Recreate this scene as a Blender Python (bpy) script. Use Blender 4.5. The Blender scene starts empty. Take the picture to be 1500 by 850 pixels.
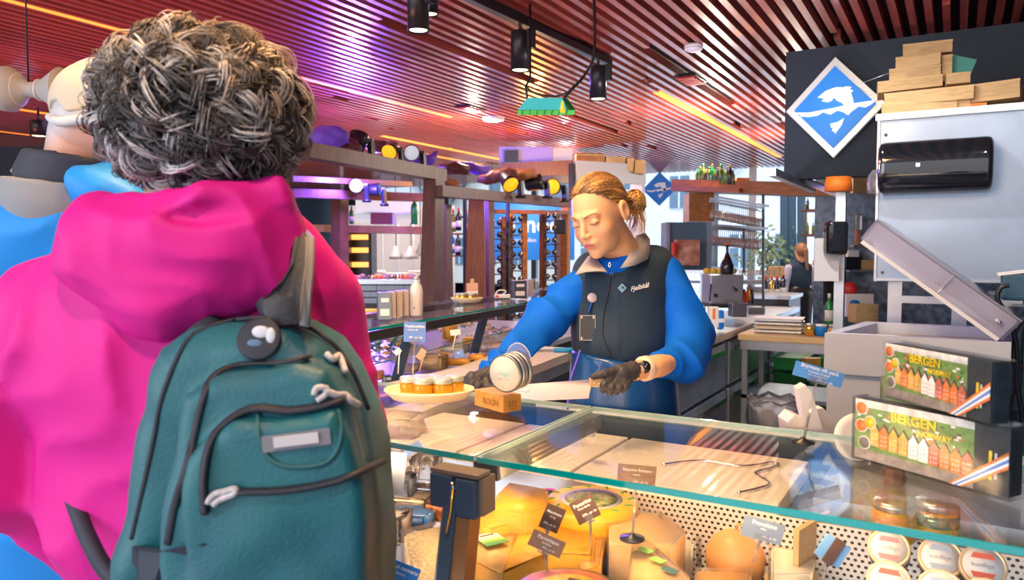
import bpy, bmesh, math, random
import numpy as np
from mathutils import Vector, Matrix, Euler
random.seed(7); rng = np.random.default_rng(7)
SC = bpy.context.scene; COL = SC.collection
# ---------------------------------------------------------------- camera, world, exposure
F = 1100.0; CX, CY = 750.0, 425.0; H = 1.52
PITCH = math.atan(58 / F); YAW = math.radians(30.6)
cam = bpy.data.cameras.new('camera'); camo = bpy.data.objects.new('camera', cam); COL.objects.link(camo)
cam.sensor_width = 36; cam.lens = F / 1500 * 36; cam.clip_start = 0.05; cam.clip_end = 200
camo.location = (0, 0, H); camo.rotation_euler = (math.pi / 2 - PITCH, 0, YAW)
cam.dof.use_dof = True; cam.dof.focus_distance = 2.05; cam.dof.aperture_fstop = 6.0
SC.camera = camo
SC.view_settings.view_transform = 'Standard'; SC.view_settings.look = 'None'
SC.view_settings.exposure = 0.58; SC.view_settings.gamma = 1; SC.view_settings.use_curve_mapping = False
W = bpy.data.worlds.new('world'); SC.world = W; W.use_nodes = True
wn = W.node_tree.nodes; wl = W.node_tree.links
bg = wn['Background']
tcw = wn.new('ShaderNodeTexCoord'); sepw = wn.new('ShaderNodeSeparateXYZ'); rampw = wn.new('ShaderNodeValToRGB')
wl.new(tcw.outputs['Generated'], sepw.inputs[0]); wl.new(sepw.outputs[2], rampw.inputs[0])
rampw.color_ramp.elements[0].position = 0.0; rampw.color_ramp.elements[0].color = (.62, .60, .62, 1)
rampw.color_ramp.elements[1].position = 0.35; rampw.color_ramp.elements[1].color = (.72, .84, 1.0, 1)
wl.new(rampw.outputs[0], bg.inputs[0]); bg.inputs[1].default_value = 1.7

def lamp(kind, name, loc, energy, color, target=None, size=.1, spot=None, blend=.5, sy=None):
    l = bpy.data.lights.new(name, kind); o = bpy.data.objects.new(name, l); COL.objects.link(o)
    l.energy = energy; l.color = color; o.location = loc
    if kind == 'AREA':
        l.size = size
        if sy: l.shape = 'RECTANGLE'; l.size_y = sy
    elif kind == 'SUN': l.angle = size
    else: l.shadow_soft_size = size
    if spot: l.spot_size = math.radians(spot); l.spot_blend = blend
    if target is not None:
        o.rotation_euler = (Vector(target) - Vector(loc)).to_track_quat('-Z', 'Y').to_euler()
    return o

# ---------------------------------------------------------------- pixel rays -> points of the place
fv = np.array([-math.sin(YAW) * math.cos(PITCH), math.cos(YAW) * math.cos(PITCH), -math.sin(PITCH)])
rv = np.array([math.cos(YAW), math.sin(YAW), 0.0]); uv = np.cross(rv, fv); C0 = np.array([0, 0, H])
def ray(x, y): return fv + rv * (x - CX) / F + uv * (CY - y) / F
def P(x, y, d): return Vector(C0 + ray(x, y) * d)
def PZ(x, y, z): v = ray(x, y); return Vector(C0 + v * (z - H) / v[2])
def PY(x, y, Y): v = ray(x, y); return Vector(C0 + v * Y / v[1])
def PX(x, y, X): v = ray(x, y); return Vector(C0 + v * X / v[0])
RYAW = Matrix.Rotation(YAW, 4, 'Z')

# ---------------------------------------------------------------- materials
MATS = {}
def mat(name, col, rough=.5, metal=0, emis=0, ecol=None, noise=0, nscale=20, bump=0, bscale=60, stretch=None,
        col2=None, spec=.5, trans=0, alpha=1, coat=0, vc=False, sheen=0, sss=0, dots=None):
    m = bpy.data.materials.new(name); m.use_nodes = True; nt = m.node_tree; n = nt.nodes; L = nt.links
    b = n['Principled BSDF']
    b.inputs['Base Color'].default_value = (*col, 1); b.inputs['Roughness'].default_value = rough
    b.inputs['Metallic'].default_value = metal; b.inputs['Specular IOR Level'].default_value = spec
    b.inputs['Coat Weight'].default_value = coat; b.inputs['Alpha'].default_value = alpha
    b.inputs['Sheen Weight'].default_value = sheen * .3
    if sss: b.inputs['Subsurface Weight'].default_value = sss; b.inputs['Subsurface Radius'].default_value = (.02, .008, .004)
    if emis:
        b.inputs['Emission Color'].default_value = (*(ecol or col), 1); b.inputs['Emission Strength'].default_value = emis
    tc = n.new('ShaderNodeTexCoord'); mp = n.new('ShaderNodeMapping'); L.new(tc.outputs['Object'], mp.inputs[0])
    if stretch: mp.inputs['Scale'].default_value = stretch
    src = None
    if noise or col2:
        tx = n.new('ShaderNodeTexNoise'); tx.inputs['Scale'].default_value = nscale; tx.inputs['Detail'].default_value = 4
        L.new(mp.outputs[0], tx.inputs[0])
        r = n.new('ShaderNodeValToRGB'); r.color_ramp.elements[0].position = .35; r.color_ramp.elements[1].position = .65
        c2 = col2 or tuple(c * (1 - noise) for c in col)
        r.color_ramp.elements[0].color = (*c2, 1); r.color_ramp.elements[1].color = (*col, 1)
        L.new(tx.outputs[0], r.inputs[0]); src = r.outputs[0]
    if vc:
        a = n.new('ShaderNodeAttribute'); a.attribute_name = 'Col'
        if src:
            mx = n.new('ShaderNodeMixRGB'); mx.blend_type = 'MULTIPLY'; mx.inputs[0].default_value = 1
            L.new(a.outputs[0], mx.inputs[1]); L.new(src, mx.inputs[2]); src = mx.outputs[0]
        else: src = a.outputs[0]
    if dots:   # (spacing, radius fraction, dark colour) : perforations in the object's own X-Z plane
        sp, rad, dc = dots
        sx = n.new('ShaderNodeSeparateXYZ'); L.new(tc.outputs['Object'], sx.inputs[0])
        def M(op, a, bb=None):
            q = n.new('ShaderNodeMath'); q.operation = op
            for i, v in enumerate((a, bb)):
                if v is None: continue
                if isinstance(v, (int, float)): q.inputs[i].default_value = v
                else: L.new(v, q.inputs[i])
            return q.outputs[0]
        row = M('DIVIDE', sx.outputs[2], sp * .87); fl = M('FLOOR', row); odd = M('MULTIPLY', M('MODULO', M('ABSOLUTE', fl), 2), .5)
        fx = M('SUBTRACT', M('FRACT', M('ADD', M('DIVIDE', sx.outputs[0], sp), odd)), .5); fz = M('SUBTRACT', M('FRACT', row), .5)
        d2 = M('ADD', M('MULTIPLY', fx, fx), M('MULTIPLY', fz, fz)); hit = M('LESS_THAN', d2, rad * rad)
        mx = n.new('ShaderNodeMixRGB'); L.new(hit, mx.inputs[0]); mx.inputs[1].default_value = (*col, 1); mx.inputs[2].default_value = (*dc, 1)
        src = mx.outputs[0]
    if src: L.new(src, b.inputs['Base Color'])
    if bump:
        tx = n.new('ShaderNodeTexNoise'); tx.inputs['Scale'].default_value = bscale; tx.inputs['Detail'].default_value = 5
        L.new(mp.outputs[0], tx.inputs[0]); bp = n.new('ShaderNodeBump'); bp.inputs['Strength'].default_value = bump
        bp.inputs['Distance'].default_value = .01; L.new(tx.outputs[0], bp.inputs['Height']); L.new(bp.outputs[0], b.inputs['Normal'])
    MATS[name] = m; return m
def glassmat(name, tint=(.93, .98, .97), rough=0.0, refl=1.0, ior=1.5, film=0.0, filmcol=(1, 1, 1)):
    m = bpy.data.materials.new(name); m.use_nodes = True; nt = m.node_tree; n = nt.nodes; L = nt.links; n.clear()
    o = n.new('ShaderNodeOutputMaterial'); mx = n.new('ShaderNodeMixShader'); tr = n.new('ShaderNodeBsdfTransparent')
    gl = n.new('ShaderNodeBsdfGlossy'); fr = n.new('ShaderNodeFresnel'); fr.inputs[0].default_value = ior
    mt = n.new('ShaderNodeMath'); mt.operation = 'MULTIPLY'; mt.inputs[1].default_value = refl; mt.use_clamp = True
    tr.inputs[0].default_value = (*tint, 1); gl.inputs['Roughness'].default_value = rough
    L.new(fr.outputs[0], mt.inputs[0]); L.new(mt.outputs[0], mx.inputs[0])
    first = tr.outputs[0]
    if film:
        df = n.new('ShaderNodeBsdfDiffuse'); df.inputs[0].default_value = (*filmcol, 1)
        m2 = n.new('ShaderNodeMixShader'); m2.inputs[0].default_value = film
        L.new(tr.outputs[0], m2.inputs[1]); L.new(df.outputs[0], m2.inputs[2]); first = m2.outputs[0]
    L.new(first, mx.inputs[1]); L.new(gl.outputs[0], mx.inputs[2]); L.new(mx.outputs[0], o.inputs[0])
    MATS[name] = m; return m

M = MATS
mat('zip_dark', (.014, .018, .032), .6, noise=.3, nscale=60)
mat('slat', (.55, .10, .06), .30, spec=.8, coat=.5, noise=.45, nscale=3, stretch=(8, .4, 8))
mat('ceil_dark', (.06, .018, .02), .6)
mat('led', (1, .42, .06), .5, emis=1.15, ecol=(1, .27, .025))
mat('black', (.015, .016, .02), .35); mat('black_gloss', (.01, .012, .018), .08, coat=.6)
mat('dark_blue', (.02, .045, .08), .6); mat('panel_dark', (.028, .045, .065), .7, noise=.15, nscale=60)
mat('steel', (.62, .64, .67), .32, metal=.85, noise=.12, nscale=6); mat('steel_blue', (.38, .47, .60), .42, metal=.55, noise=.25, nscale=2.5, bump=.02, bscale=200)
mat('steel_dark', (.22, .24, .27), .35, metal=.8); mat('chrome', (.85, .86, .88), .1, metal=1)
mat('chest', (.66, .69, .74), .45, metal=.2, noise=.1, nscale=4)
mat('wood_brown', (.20, .07, .045), .4, noise=.35, nscale=5, stretch=(10, 10, 1)); mat('wood_face', (.50, .20, .05), .45, noise=.3, nscale=5, stretch=(10, 10, 1))
mat('wood_orange', (.52, .21, .065), .45, noise=.3, nscale=4, stretch=(1.2, 8, 8)); mat('wood_pale', (.66, .44, .20), .55, noise=.22, nscale=14, stretch=(1, 6, 6), bump=.05)
mat('wood_beech', (.72, .48, .22), .5, noise=.15, nscale=10, stretch=(1, 8, 8)); mat('wood_block', (.66, .33, .07), .45, noise=.25, nscale=10, stretch=(8, 1, 8))
mat('wood_tray', (.86, .73, .50), .5, noise=.1, nscale=12)
mat('white', (.86, .86, .86), .5); mat('board', (.84, .80, .72), .45, noise=.04, nscale=30); mat('grey', (.35, .36, .39), .5); mat('light_grey', (.62, .62, .66), .5)
mat('paper', (.9, .9, .88), .7); mat('floor', (.42, .41, .40), .4, noise=.3, nscale=3)
mat('outside_ground', (.58, .62, .67), .8); mat('house_white', (.66, .70, .74), .8, noise=.06, nscale=2); mat('house_roof', (.16, .2, .26), .7)
mat('house_window', (.10, .18, .26), .3); mat('house_cream', (.66, .65, .60), .8)
mat('blue_sign', (.02, .26, .72), .45); mat('blue_lit', (.0, .20, .66), .4, emis=.22, ecol=(0, .32, .9)); mat('white_lit', (.8, .85, .9), .4, emis=.28, ecol=(.85, .95, 1))
mat('blue_card', (.13, .29, .68), .5); mat('blue_bright', (.0, .20, .70), .5); mat('grey_card', (.20, .27, .40), .5); mat('brown_card', (.105, .058, .045), .5); mat('tan_card', (.30, .18, .12), .5)
mat('green_bottle', (.02, .30, .06), .12, coat=.3); mat('dark_bottle', (.02, .02, .03), .1, coat=.5); mat('olive_bottle', (.12, .16, .02), .12, coat=.3)
mat('orange', (.95, .22, .02), .5); mat('red', (.75, .04, .03), .45); mat('gold', (.9, .55, .12), .25, metal=.8); mat('green', (.03, .35, .08), .5)
mat('amber_lit', (1, .45, .02), .4, emis=.9, ecol=(1, .38, .01)); mat('blue_white_lit', (.8, .9, 1), .4, emis=5, ecol=(.7, .8, 1)); mat('warm_lit', (1, .8, .5), .4, emis=4, ecol=(1, .78, .45))
mat('orange_glow', (1, .5, .12), .4, emis=1.2, ecol=(1, .42, .08)); mat('green_lit', (.1, .7, .05), .4, emis=.3, ecol=(.1, .9, .12)); mat('cyan_lit', (.05, .5, .5), .4, emis=.25, ecol=(.08, .7, .85))
glassmat('glass', (.965, .985, .98), refl=.36); glassmat('front_glass', (.97, .985, .99), refl=.10); glassmat('glass_window', (.93, .96, .99), refl=.5)
mat('glass_edge', (.0, .36, .34), .08, emis=.0, spec=.8, coat=.6)
glassmat('clear_plastic', (.97, .97, .98), rough=.06, refl=.9, film=.10); glassmat('clear_lid', (.86, .84, .92), rough=.1, refl=1.0, film=.32, filmcol=(.78, .76, .88)); glassmat('wine_glass', (.94, .92, .90), rough=.05, refl=3.0, film=.22, filmcol=(1, .90, .80))
glassmat('wrap', (.98, .98, .99), rough=.18, refl=1.0, film=.05)

# ---------------------------------------------------------------- mesh builder
class MB:
    def __init__(s): s.v = []; s.f = []; s.mi = []; s.sm = []; s.mats = []; s.cur = 0; s.smooth = False; s.X = None
    def use(s, m, smooth=None):
        m = MATS[m] if isinstance(m, str) else m
        if m not in s.mats: s.mats.append(m)
        s.cur = s.mats.index(m)
        if smooth is not None: s.smooth = smooth
        return s
    def add(s, vs, fs, smooth=None):
        b = len(s.v)
        if s.X is not None: vs = [s.X @ Vector(v) for v in vs]
        s.v += [tuple(v) for v in vs]; s.f += [tuple(b + i for i in f) for f in fs]
        s.mi += [s.cur] * len(fs); s.sm += [s.smooth if smooth is None else smooth] * len(fs); return s
    def box(s, c, size, R=None, bev=0):
        x, y, z = [q / 2 for q in size]; c = Vector(c)
        if bev <= 0:
            vs = [Vector((a * x, b * y, d * z)) for a in (-1, 1) for b in (-1, 1) for d in (-1, 1)]
            fs = [(0, 1, 3, 2), (4, 6, 7, 5), (0, 4, 5, 1), (2, 3, 7, 6), (0, 2, 6, 4), (1, 5, 7, 3)]
        else:
            bm = bmesh.new(); bmesh.ops.create_cube(bm, size=1)
            for v in bm.verts: v.co = Vector((v.co.x * 2 * x, v.co.y * 2 * y, v.co.z * 2 * z))
            bmesh.ops.bevel(bm, geom=bm.edges[:], offset=min(bev, x * .9, y * .9, z * .9), segments=2, affect='EDGES', profile=.6)
            bm.verts.index_update(); vs = [v.co.copy() for v in bm.verts]; fs = [[v.index for v in f.verts] for f in bm.faces]; bm.free()
        if R is not None: vs = [R.to_3x3() @ v for v in vs]
        return s.add([v + c for v in vs], fs, False)
    def bar(s, a, b, w, h, up=(0, 0, 1), w2=None, h2=None):
        a = Vector(a); b = Vector(b); d = (b - a).normalized(); up = Vector(up)
        if abs(d.dot(up)) > .98: up = Vector((0, 1, 0))
        sd = d.cross(up).normalized(); u = sd.cross(d).normalized(); vs = []
        for p, ww, hh in ((a, w, h), (b, w2 or w, h2 or h)):
            vs += [p - sd * ww / 2 - u * hh / 2, p + sd * ww / 2 - u * hh / 2, p + sd * ww / 2 + u * hh / 2, p - sd * ww / 2 + u * hh / 2]
        return s.add(vs, [(0, 3, 2, 1), (4, 5, 6, 7), (0, 1, 5, 4), (1, 2, 6, 5), (2, 3, 7, 6), (3, 0, 4, 7)], False)
    def lathe(s, prof, o=(0, 0, 0), axis=(0, 0, 1), n=20, smooth=True):
        o = Vector(o); q = Vector(axis).normalized().to_track_quat('Z', 'Y').to_matrix(); vs = []; fs = []
        for r, z in prof:
            for k in range(n):
                t = 2 * math.pi * k / n; vs.append(o + q @ Vector((max(r, 1e-5) * math.cos(t), max(r, 1e-5) * math.sin(t), z)))
        for i in range(len(prof) - 1):
            for k in range(n):
                k2 = (k + 1) % n; fs.append((i * n + k, i * n + k2, (i + 1) * n + k2, (i + 1) * n + k))
        if prof[0][0] > 1e-4: fs.append(tuple(range(n))[::-1])
        if prof[-1][0] > 1e-4: fs.append(tuple((len(prof) - 1) * n + k for k in range(n)))
        return s.add(vs, fs, smooth)
    def cyl(s, a, b, r, r2=None, n=16, smooth=True):
        a = Vector(a); b = Vector(b); L = (b - a).length
        q = (b - a).normalized(); r2 = r if r2 is None else r2; e = min(r, r2, L) * .0
        s.lathe([(r, 0), (r2, L)], a, q, n, smooth); return s
    def tube(s, pts, r, n=8, closed=False, flat=1.0):
        pts = [Vector(p) for p in pts]; vs = []; fs = []; N = len(pts); up = Vector((0, 0, 1)); prev = None
        for i, p in enumerate(pts):
            d = (pts[min(i + 1, N - 1)] - pts[max(i - 1, 0)])
            if closed: d = pts[(i + 1) % N] - pts[i - 1]
            d = d.normalized() if d.length > 0 else Vector((0, 0, 1))
            if prev is None: a = up if abs(d.dot(up)) < .95 else Vector((1, 0, 0)); sd = d.cross(a).normalized()
            else: sd = (prev - d * prev.dot(d)).normalized()
            prev = sd; u = sd.cross(d); rr = r[i] if hasattr(r, '__len__') else r
            for k in range(n):
                t = 2 * math.pi * k / n; vs.append(p + (sd * math.cos(t) + u * math.sin(t) * flat) * rr)
        for i in range(N if closed else N - 1):
            for k in range(n):
                k2 = (k + 1) % n; j = (i + 1) % N; fs.append((i * n + k, i * n + k2, j * n + k2, j * n + k))
        if not closed: fs += [tuple(range(n))[::-1], tuple((N - 1) * n + k for k in range(n))]
        return s.add(vs, fs, True)
    def sphere(s, c, r, n=14, m=9, R=None):
        r = r if hasattr(r, '__len__') else (r, r, r); c = Vector(c); vs = [Vector((0, 0, -r[2]))]; fs = []
        for i in range(1, m):
            p = math.pi * i / m
            for k in range(n):
                t = 2 * math.pi * k / n; vs.append(Vector((r[0] * math.sin(p) * math.cos(t), r[1] * math.sin(p) * math.sin(t), -r[2] * math.cos(p))))
        vs.append(Vector((0, 0, r[2]))); T = len(vs) - 1
        for k in range(n):
            k2 = (k + 1) % n; fs.append((0, 1 + k2, 1 + k)); fs.append((T, T - n + k, T - n + k2))
            for i in range(m - 2): a = 1 + i * n; fs.append((a + k, a + k2, a + n + k2, a + n + k))
        if R is not None: vs = [R.to_3x3() @ v for v in vs]
        return s.add([v + c for v in vs], fs, True)
    def prism(s, poly, t, X=None):   # polygon in the local x-z plane, thickness t along local y
        n = len(poly); vs = [Vector((x, -t / 2, z)) for x, z in poly] + [Vector((x, t / 2, z)) for x, z in poly]
        if X is not None: vs = [X @ v for v in vs]
        return s.add(vs, [tuple(range(n)), tuple(range(n, 2 * n))[::-1]] + [(i, n + i, n + (i + 1) % n, (i + 1) % n) for i in range(n)], False)
    def slab(s, poly, z0, z1):       # polygon in x-y, from z0 to z1
        n = len(poly); vs = [Vector((p[0], p[1], z0)) for p in poly] + [Vector((p[0], p[1], z1)) for p in poly]
        return s.add(vs, [tuple(range(n))[::-1], tuple(range(n, 2 * n))] + [(i, (i + 1) % n, n + (i + 1) % n, n + i) for i in range(n)], False)
WM = {}
def link(name, me, parent=None, M4=None):
    o = bpy.data.objects.new(name, me); COL.objects.link(o)
    if M4 is not None: o.matrix_world = M4
    if parent is not None: o.parent = parent
    return o
def mkmesh(name, mb, inv=None):
    me = bpy.data.meshes.new(name)
    vs = mb.v if inv is None else [inv @ Vector(v) for v in mb.v]
    me.from_pydata([tuple(v) for v in vs], [], mb.f)
    for m in mb.mats: me.materials.append(m)
    me.polygons.foreach_set('material_index', mb.mi); me.polygons.foreach_set('use_smooth', mb.sm)
    bm = bmesh.new(); bm.from_mesh(me); bmesh.ops.recalc_face_normals(bm, faces=bm.faces); bm.to_mesh(me); bm.free()
    me.update(); return me
def tag(o, label=None, cat=None, group=None, kind=None):
    if label: o['label'] = label
    if cat: o['category'] = cat
    if group: o['group'] = group
    if kind: o['kind'] = kind
    return o
def thing(name, label, cat, M4=None, group=None):   # an Empty at the thing's base
    o = bpy.data.objects.new(name, None); COL.objects.link(o); o.empty_display_size = .05
    M4 = M4 if M4 is not None else Matrix()
    if isinstance(M4, (Vector, tuple)): M4 = Matrix.Translation(M4)
    o.matrix_world = M4; WM[o.name] = M4; return tag(o, label, cat, group)
def part(name, mb, parent, label=None, world=False, kind=None):
    base = WM.get(parent.name, Matrix())
    o = link(name, mkmesh(name, mb, base.inverted() if world else None), parent); WM[o.name] = base
    return tag(o, label, kind=kind)
def solo(name, mb, label, cat, M4=None, group=None, world=False, kind=None):
    M4 = M4 if M4 is not None else Matrix()
    if isinstance(M4, (Vector, tuple)): M4 = Matrix.Translation(M4)
    o = link(name, mkmesh(name, mb, M4.inverted() if world else None)); o.matrix_world = M4; WM[o.name] = M4
    return tag(o, label, cat, group, kind)
def struct(name, mb): return tag(link(name, mkmesh(name, mb)), kind='structure')
def dup(root, M4, label=None, group=None):
    r = root.copy(); COL.objects.link(r); r.matrix_world = M4; WM[r.name] = M4
    if label: r['label'] = label
    if group: r['group'] = group
    def rec(src, dst):
        for ch in list(src.children):
            c = ch.copy(); COL.objects.link(c); c.parent = dst; WM[c.name] = M4; rec(ch, c)
    rec(root, r); return r
def T(x, y=None, z=None, rz=0, rx=0, ry=0, s=1):
    v = Vector(x) if y is None else Vector((x, y, z))
    return Matrix.Translation(v) @ Euler((rx, ry, rz)).to_matrix().to_4x4() @ Matrix.Scale(s, 4)
def frame(o, xa, za):       # local x along xa, local z near za, local y = pointing away from the reader
    x = Vector(xa).normalized(); z = Vector(za); y = z.cross(x).normalized(); z = x.cross(y).normalized()
    m = Matrix((x, y, z)).transposed().to_4x4(); m.translation = Vector(o); return m
_tc = {}
def text_mb(mb, body, size, X, m, align='CENTER', shear=0, bold=0, sx=1):
    """lettering in the local x-z plane of X, facing local -y"""
    cu = bpy.data.curves.new('t', 'FONT'); cu.body = body; cu.size = size; cu.align_x = align; cu.align_y = 'CENTER'
    cu.shear = shear; cu.offset = bold; cu.extrude = size * .004; cu.resolution_u = 3
    o = bpy.data.objects.new('t', cu); COL.objects.link(o)
    dg = bpy.context.evaluated_depsgraph_get(); me = o.evaluated_get(dg).to_mesh()
    R = X @ Matrix.Rotation(math.pi / 2, 4, 'X') @ Matrix.Diagonal((sx, 1, 1, 1))
    mb.use(m); mb.add([R @ v.co for v in me.vertices], [tuple(p.vertices) for p in me.polygons], False)
    o.evaluated_get(dg).to_mesh_clear(); bpy.data.objects.remove(o); bpy.data.curves.remove(cu)
def fastmesh(name, V, Q, m, parent=None, col=None, M4=None, smooth=True):
    me = bpy.data.meshes.new(name); V = np.asarray(V, np.float32); Q = np.asarray(Q, np.int32); k = Q.shape[1]
    me.vertices.add(len(V)); me.vertices.foreach_set('co', V.ravel()); me.loops.add(Q.size); me.loops.foreach_set('vertex_index', Q.ravel())
    me.polygons.add(len(Q)); me.polygons.foreach_set('loop_start', np.arange(0, Q.size, k, dtype=np.int32)); me.polygons.foreach_set('use_smooth', [smooth] * len(Q))
    me.update(calc_edges=True); me.validate()
    me.materials.append(MATS[m] if isinstance(m, str) else m)
    if col is not None:
        a = me.color_attributes.new('Col', 'FLOAT_COLOR', 'POINT'); c4 = np.ones((len(V), 4), np.float32); c4[:, :3] = col; a.data.foreach_set('color', c4.ravel())
    o = link(name, me, parent)
    if M4 is not None: o.matrix_world = M4
    if parent is not None: WM[o.name] = WM.get(parent.name, Matrix())
    return o
def tubes(paths, rad, n=4):
    """paths (S,K,3) float, rad (S,K): merged tube mesh arrays"""
    S, K, _ = paths.shape; d = np.gradient(paths, axis=1); d /= np.linalg.norm(d, axis=2, keepdims=True) + 1e-9
    a = np.cross(d, np.array([.3, .5, .81])); a /= np.linalg.norm(a, axis=2, keepdims=True) + 1e-9; b = np.cross(d, a)
    t = np.arange(n) * 2 * np.pi / n
    V = paths[:, :, None, :] + rad[:, :, None, None] * (a[:, :, None, :] * np.cos(t)[None, None, :, None] + b[:, :, None, :] * np.sin(t)[None, None, :, None])
    idx = np.arange(S * K * n).reshape(S, K, n); i2 = np.roll(idx, -1, axis=2)
    Q = np.stack([idx[:, :-1], i2[:, :-1], i2[:, 1:], idx[:, 1:]], axis=-1).reshape(-1, 4)
    return V.reshape(-1, 3), Q

# ---------------------------------------------------------------- signed-distance modelling -> one continuous surface
def surf(fn, lo, hi, h):
    lo = np.array(lo, float); hi = np.array(hi, float); n = np.ceil((hi - lo) / h).astype(int) + 1
    ax = [lo[i] + h * np.arange(n[i]) for i in range(3)]
    g = np.meshgrid(*ax, indexing='ij'); f = fn(g[0].astype(np.float32), g[1].astype(np.float32), g[2].astype(np.float32))
    s = f < 0; c = tuple(n - 1); acc = np.zeros(c + (3,), np.float32); cnt = np.zeros(c, np.float32)
    corner = [(0, 0, 0), (1, 0, 0), (0, 1, 0), (1, 1, 0), (0, 0, 1), (1, 0, 1), (0, 1, 1), (1, 1, 1)]
    sl = lambda o: tuple(slice(o[i], n[i] - 1 + o[i]) for i in range(3))
    for a in range(8):
        for ax_ in range(3):
            if corner[a][ax_]: continue
            b = list(corner[a]); b[ax_] = 1
            fa = f[sl(corner[a])]; fb = f[sl(b)]; m = (fa < 0) != (fb < 0)
            t = np.where(m, fa / np.where(m, fa - fb, 1), 0)
            for k in range(3): acc[..., k] += m * (corner[a][k] + (t if k == ax_ else 0))
            cnt += m
    act = cnt > 0; ids = -np.ones(c, np.int64); ids[act] = np.arange(act.sum()); I = np.argwhere(act)
    V = (I + acc[act] / cnt[act][:, None]) * h + lo; Q = []
    for ax_ in range(3):
        o1, o2 = [(1, 2), (2, 0), (0, 1)][ax_]
        A = [slice(None)] * 3; B = [slice(None)] * 3; A[ax_] = slice(0, n[ax_] - 1); B[ax_] = slice(1, n[ax_])
        d = s[tuple(A)] != s[tuple(B)]; neg = s[tuple(A)]
        J = np.argwhere(d); ok = (J[:, o1] > 0) & (J[:, o2] > 0) & (J[:, o1] < n[o1] - 1) & (J[:, o2] < n[o2] - 1); J = J[ok]
        e1 = np.zeros(3, int); e1[o1] = 1; e2 = np.zeros(3, int); e2[o2] = 1
        q = np.stack([ids[tuple((J - e1 - e2).T)], ids[tuple((J - e2).T)], ids[tuple(J.T)], ids[tuple((J - e1).T)]], 1)
        ng = neg[tuple(J.T)]; q[~ng] = q[~ng][:, ::-1]; Q.append(q)
    return V.astype(np.float32), np.concatenate(Q)
def smin(a, b, k): h = np.clip(.5 + .5 * (b - a) / k, 0, 1); return b + (a - b) * h - k * h * (1 - h)
def smax(a, b, k): return -smin(-a, -b, k)
def ell(X, Y, Z, c, r, R=None):
    x = X - c[0]; y = Y - c[1]; z = Z - c[2]
    if R is not None:
        R = np.array(R.to_3x3()); x, y, z = R[0, 0] * x + R[1, 0] * y + R[2, 0] * z, R[0, 1] * x + R[1, 1] * y + R[2, 1] * z, R[0, 2] * x + R[1, 2] * y + R[2, 2] * z
    k0 = np.sqrt((x / r[0]) ** 2 + (y / r[1]) ** 2 + (z / r[2]) ** 2) + 1e-6; k1 = np.sqrt((x / r[0] ** 2) ** 2 + (y / r[1] ** 2) ** 2 + (z / r[2] ** 2) ** 2) + 1e-6
    return k0 * (k0 - 1) / k1
def cap(X, Y, Z, a, b, ra, rb):
    a = np.array(a, float); b = np.array(b, float); d = b - a; L = (d @ d) + 1e-9
    t = np.clip(((X - a[0]) * d[0] + (Y - a[1]) * d[1] + (Z - a[2]) * d[2]) / L, 0, 1)
    return np.sqrt((X - a[0] - t * d[0]) ** 2 + (Y - a[1] - t * d[1]) ** 2 + (Z - a[2] - t * d[2]) ** 2) - (ra + (rb - ra) * t)
def poly2d(U, Vv, poly):   # signed distance to a polygon on a 2-D grid
    P0 = np.array(poly, float); d = np.full(U.shape, 1e9); ins = np.zeros(U.shape, bool)
    for i in range(len(P0)):
        a = P0[i]; b = P0[(i + 1) % len(P0)]; e = b - a; wx = U - a[0]; wy = Vv - a[1]
        t = np.clip((wx * e[0] + wy * e[1]) / (e @ e + 1e-12), 0, 1); d = np.minimum(d, (wx - t * e[0]) ** 2 + (wy - t * e[1]) ** 2)
        c = ((a[1] > Vv) != (b[1] > Vv)); xx = a[0] + (Vv - a[1]) / (b[1] - a[1] + 1e-12) * e[0]; ins ^= c & (U < xx)
    d = np.sqrt(d); return np.where(ins, -d, d)
def catmull(pts, per=6, closed=False):
    pts = [Vector(p) for p in pts]; out = []; N = len(pts)
    for i in range(N if closed else N - 1):
        g = (lambda j: pts[j % N]) if closed else (lambda j: pts[min(max(j, 0), N - 1)])
        p0, p1, p2, p3 = g(i - 1), g(i), g(i + 1), g(i + 2)
        for k in range(per):
            t = k / per; out.append(.5 * ((2 * p1) + (p2 - p0) * t + (2 * p0 - 5 * p1 + 4 * p2 - p3) * t * t + (3 * p1 - p0 - 3 * p2 + p3) * t ** 3))
    if not closed: out.append(pts[-1])
    return out
# ================================================================ lights of the place, plus added fill
ZC = 3.08
lamp('AREA', 'daylight_from_entrance', (-3.6, -4.2, 2.4), 105, (.86, .90, 1.0), (-1.4, 2.5, 1.2), 3.6, sy=2.6)
lamp('AREA', 'counter_display_light', (-1.05, 1.15, 2.98), 50, (1, .58, .26), (-.8, 1.75, 1.0), .9, sy=.5)
lamp('AREA', 'display_case_light', (-.75, .985, 1.165), 3.0, (1, .60, .28), (-.85, 1.9, 1.32), 1.3, sy=.03)
lamp('SPOT', 'prep_area_light', (-.9, 3.6, 3.02), 75, (1, .95, .9), (-.3, 4.4, .6), .03, 100)
lamp('SPOT', 'cabinet_light', (.3, 2.2, 3.0), 22, (.85, .92, 1), (.3, 4.6, 1.6), .03, 80)
lamp('POINT', 'bar_light', (-2.3, 8.2, 2.7), 60, (1, .86, .7), size=.06)
lamp('POINT', 'bar_light', (-1.9, 10.6, 2.7), 60, (1, .86, .7), size=.06)
lamp('SPOT', 'near_warm_fill', (-.1, -.2, 2.95), 70, (1, .70, .50), (-.85, .6, 1.5), .05, 60)  # warm fill spot added to brighten the pink hood and curls; no fitting
for q_ in ((-6, 3.4, 1.5), (-8.6, 3.5, 1.6)): lamp('SPOT', 'pavilion_ceiling_fill', q_, 60, (1, .20, .16), (q_[0], q_[1], 5), .15, 150, 1)  # red fill added to brighten the ceiling slats; floats free, no fitting
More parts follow.
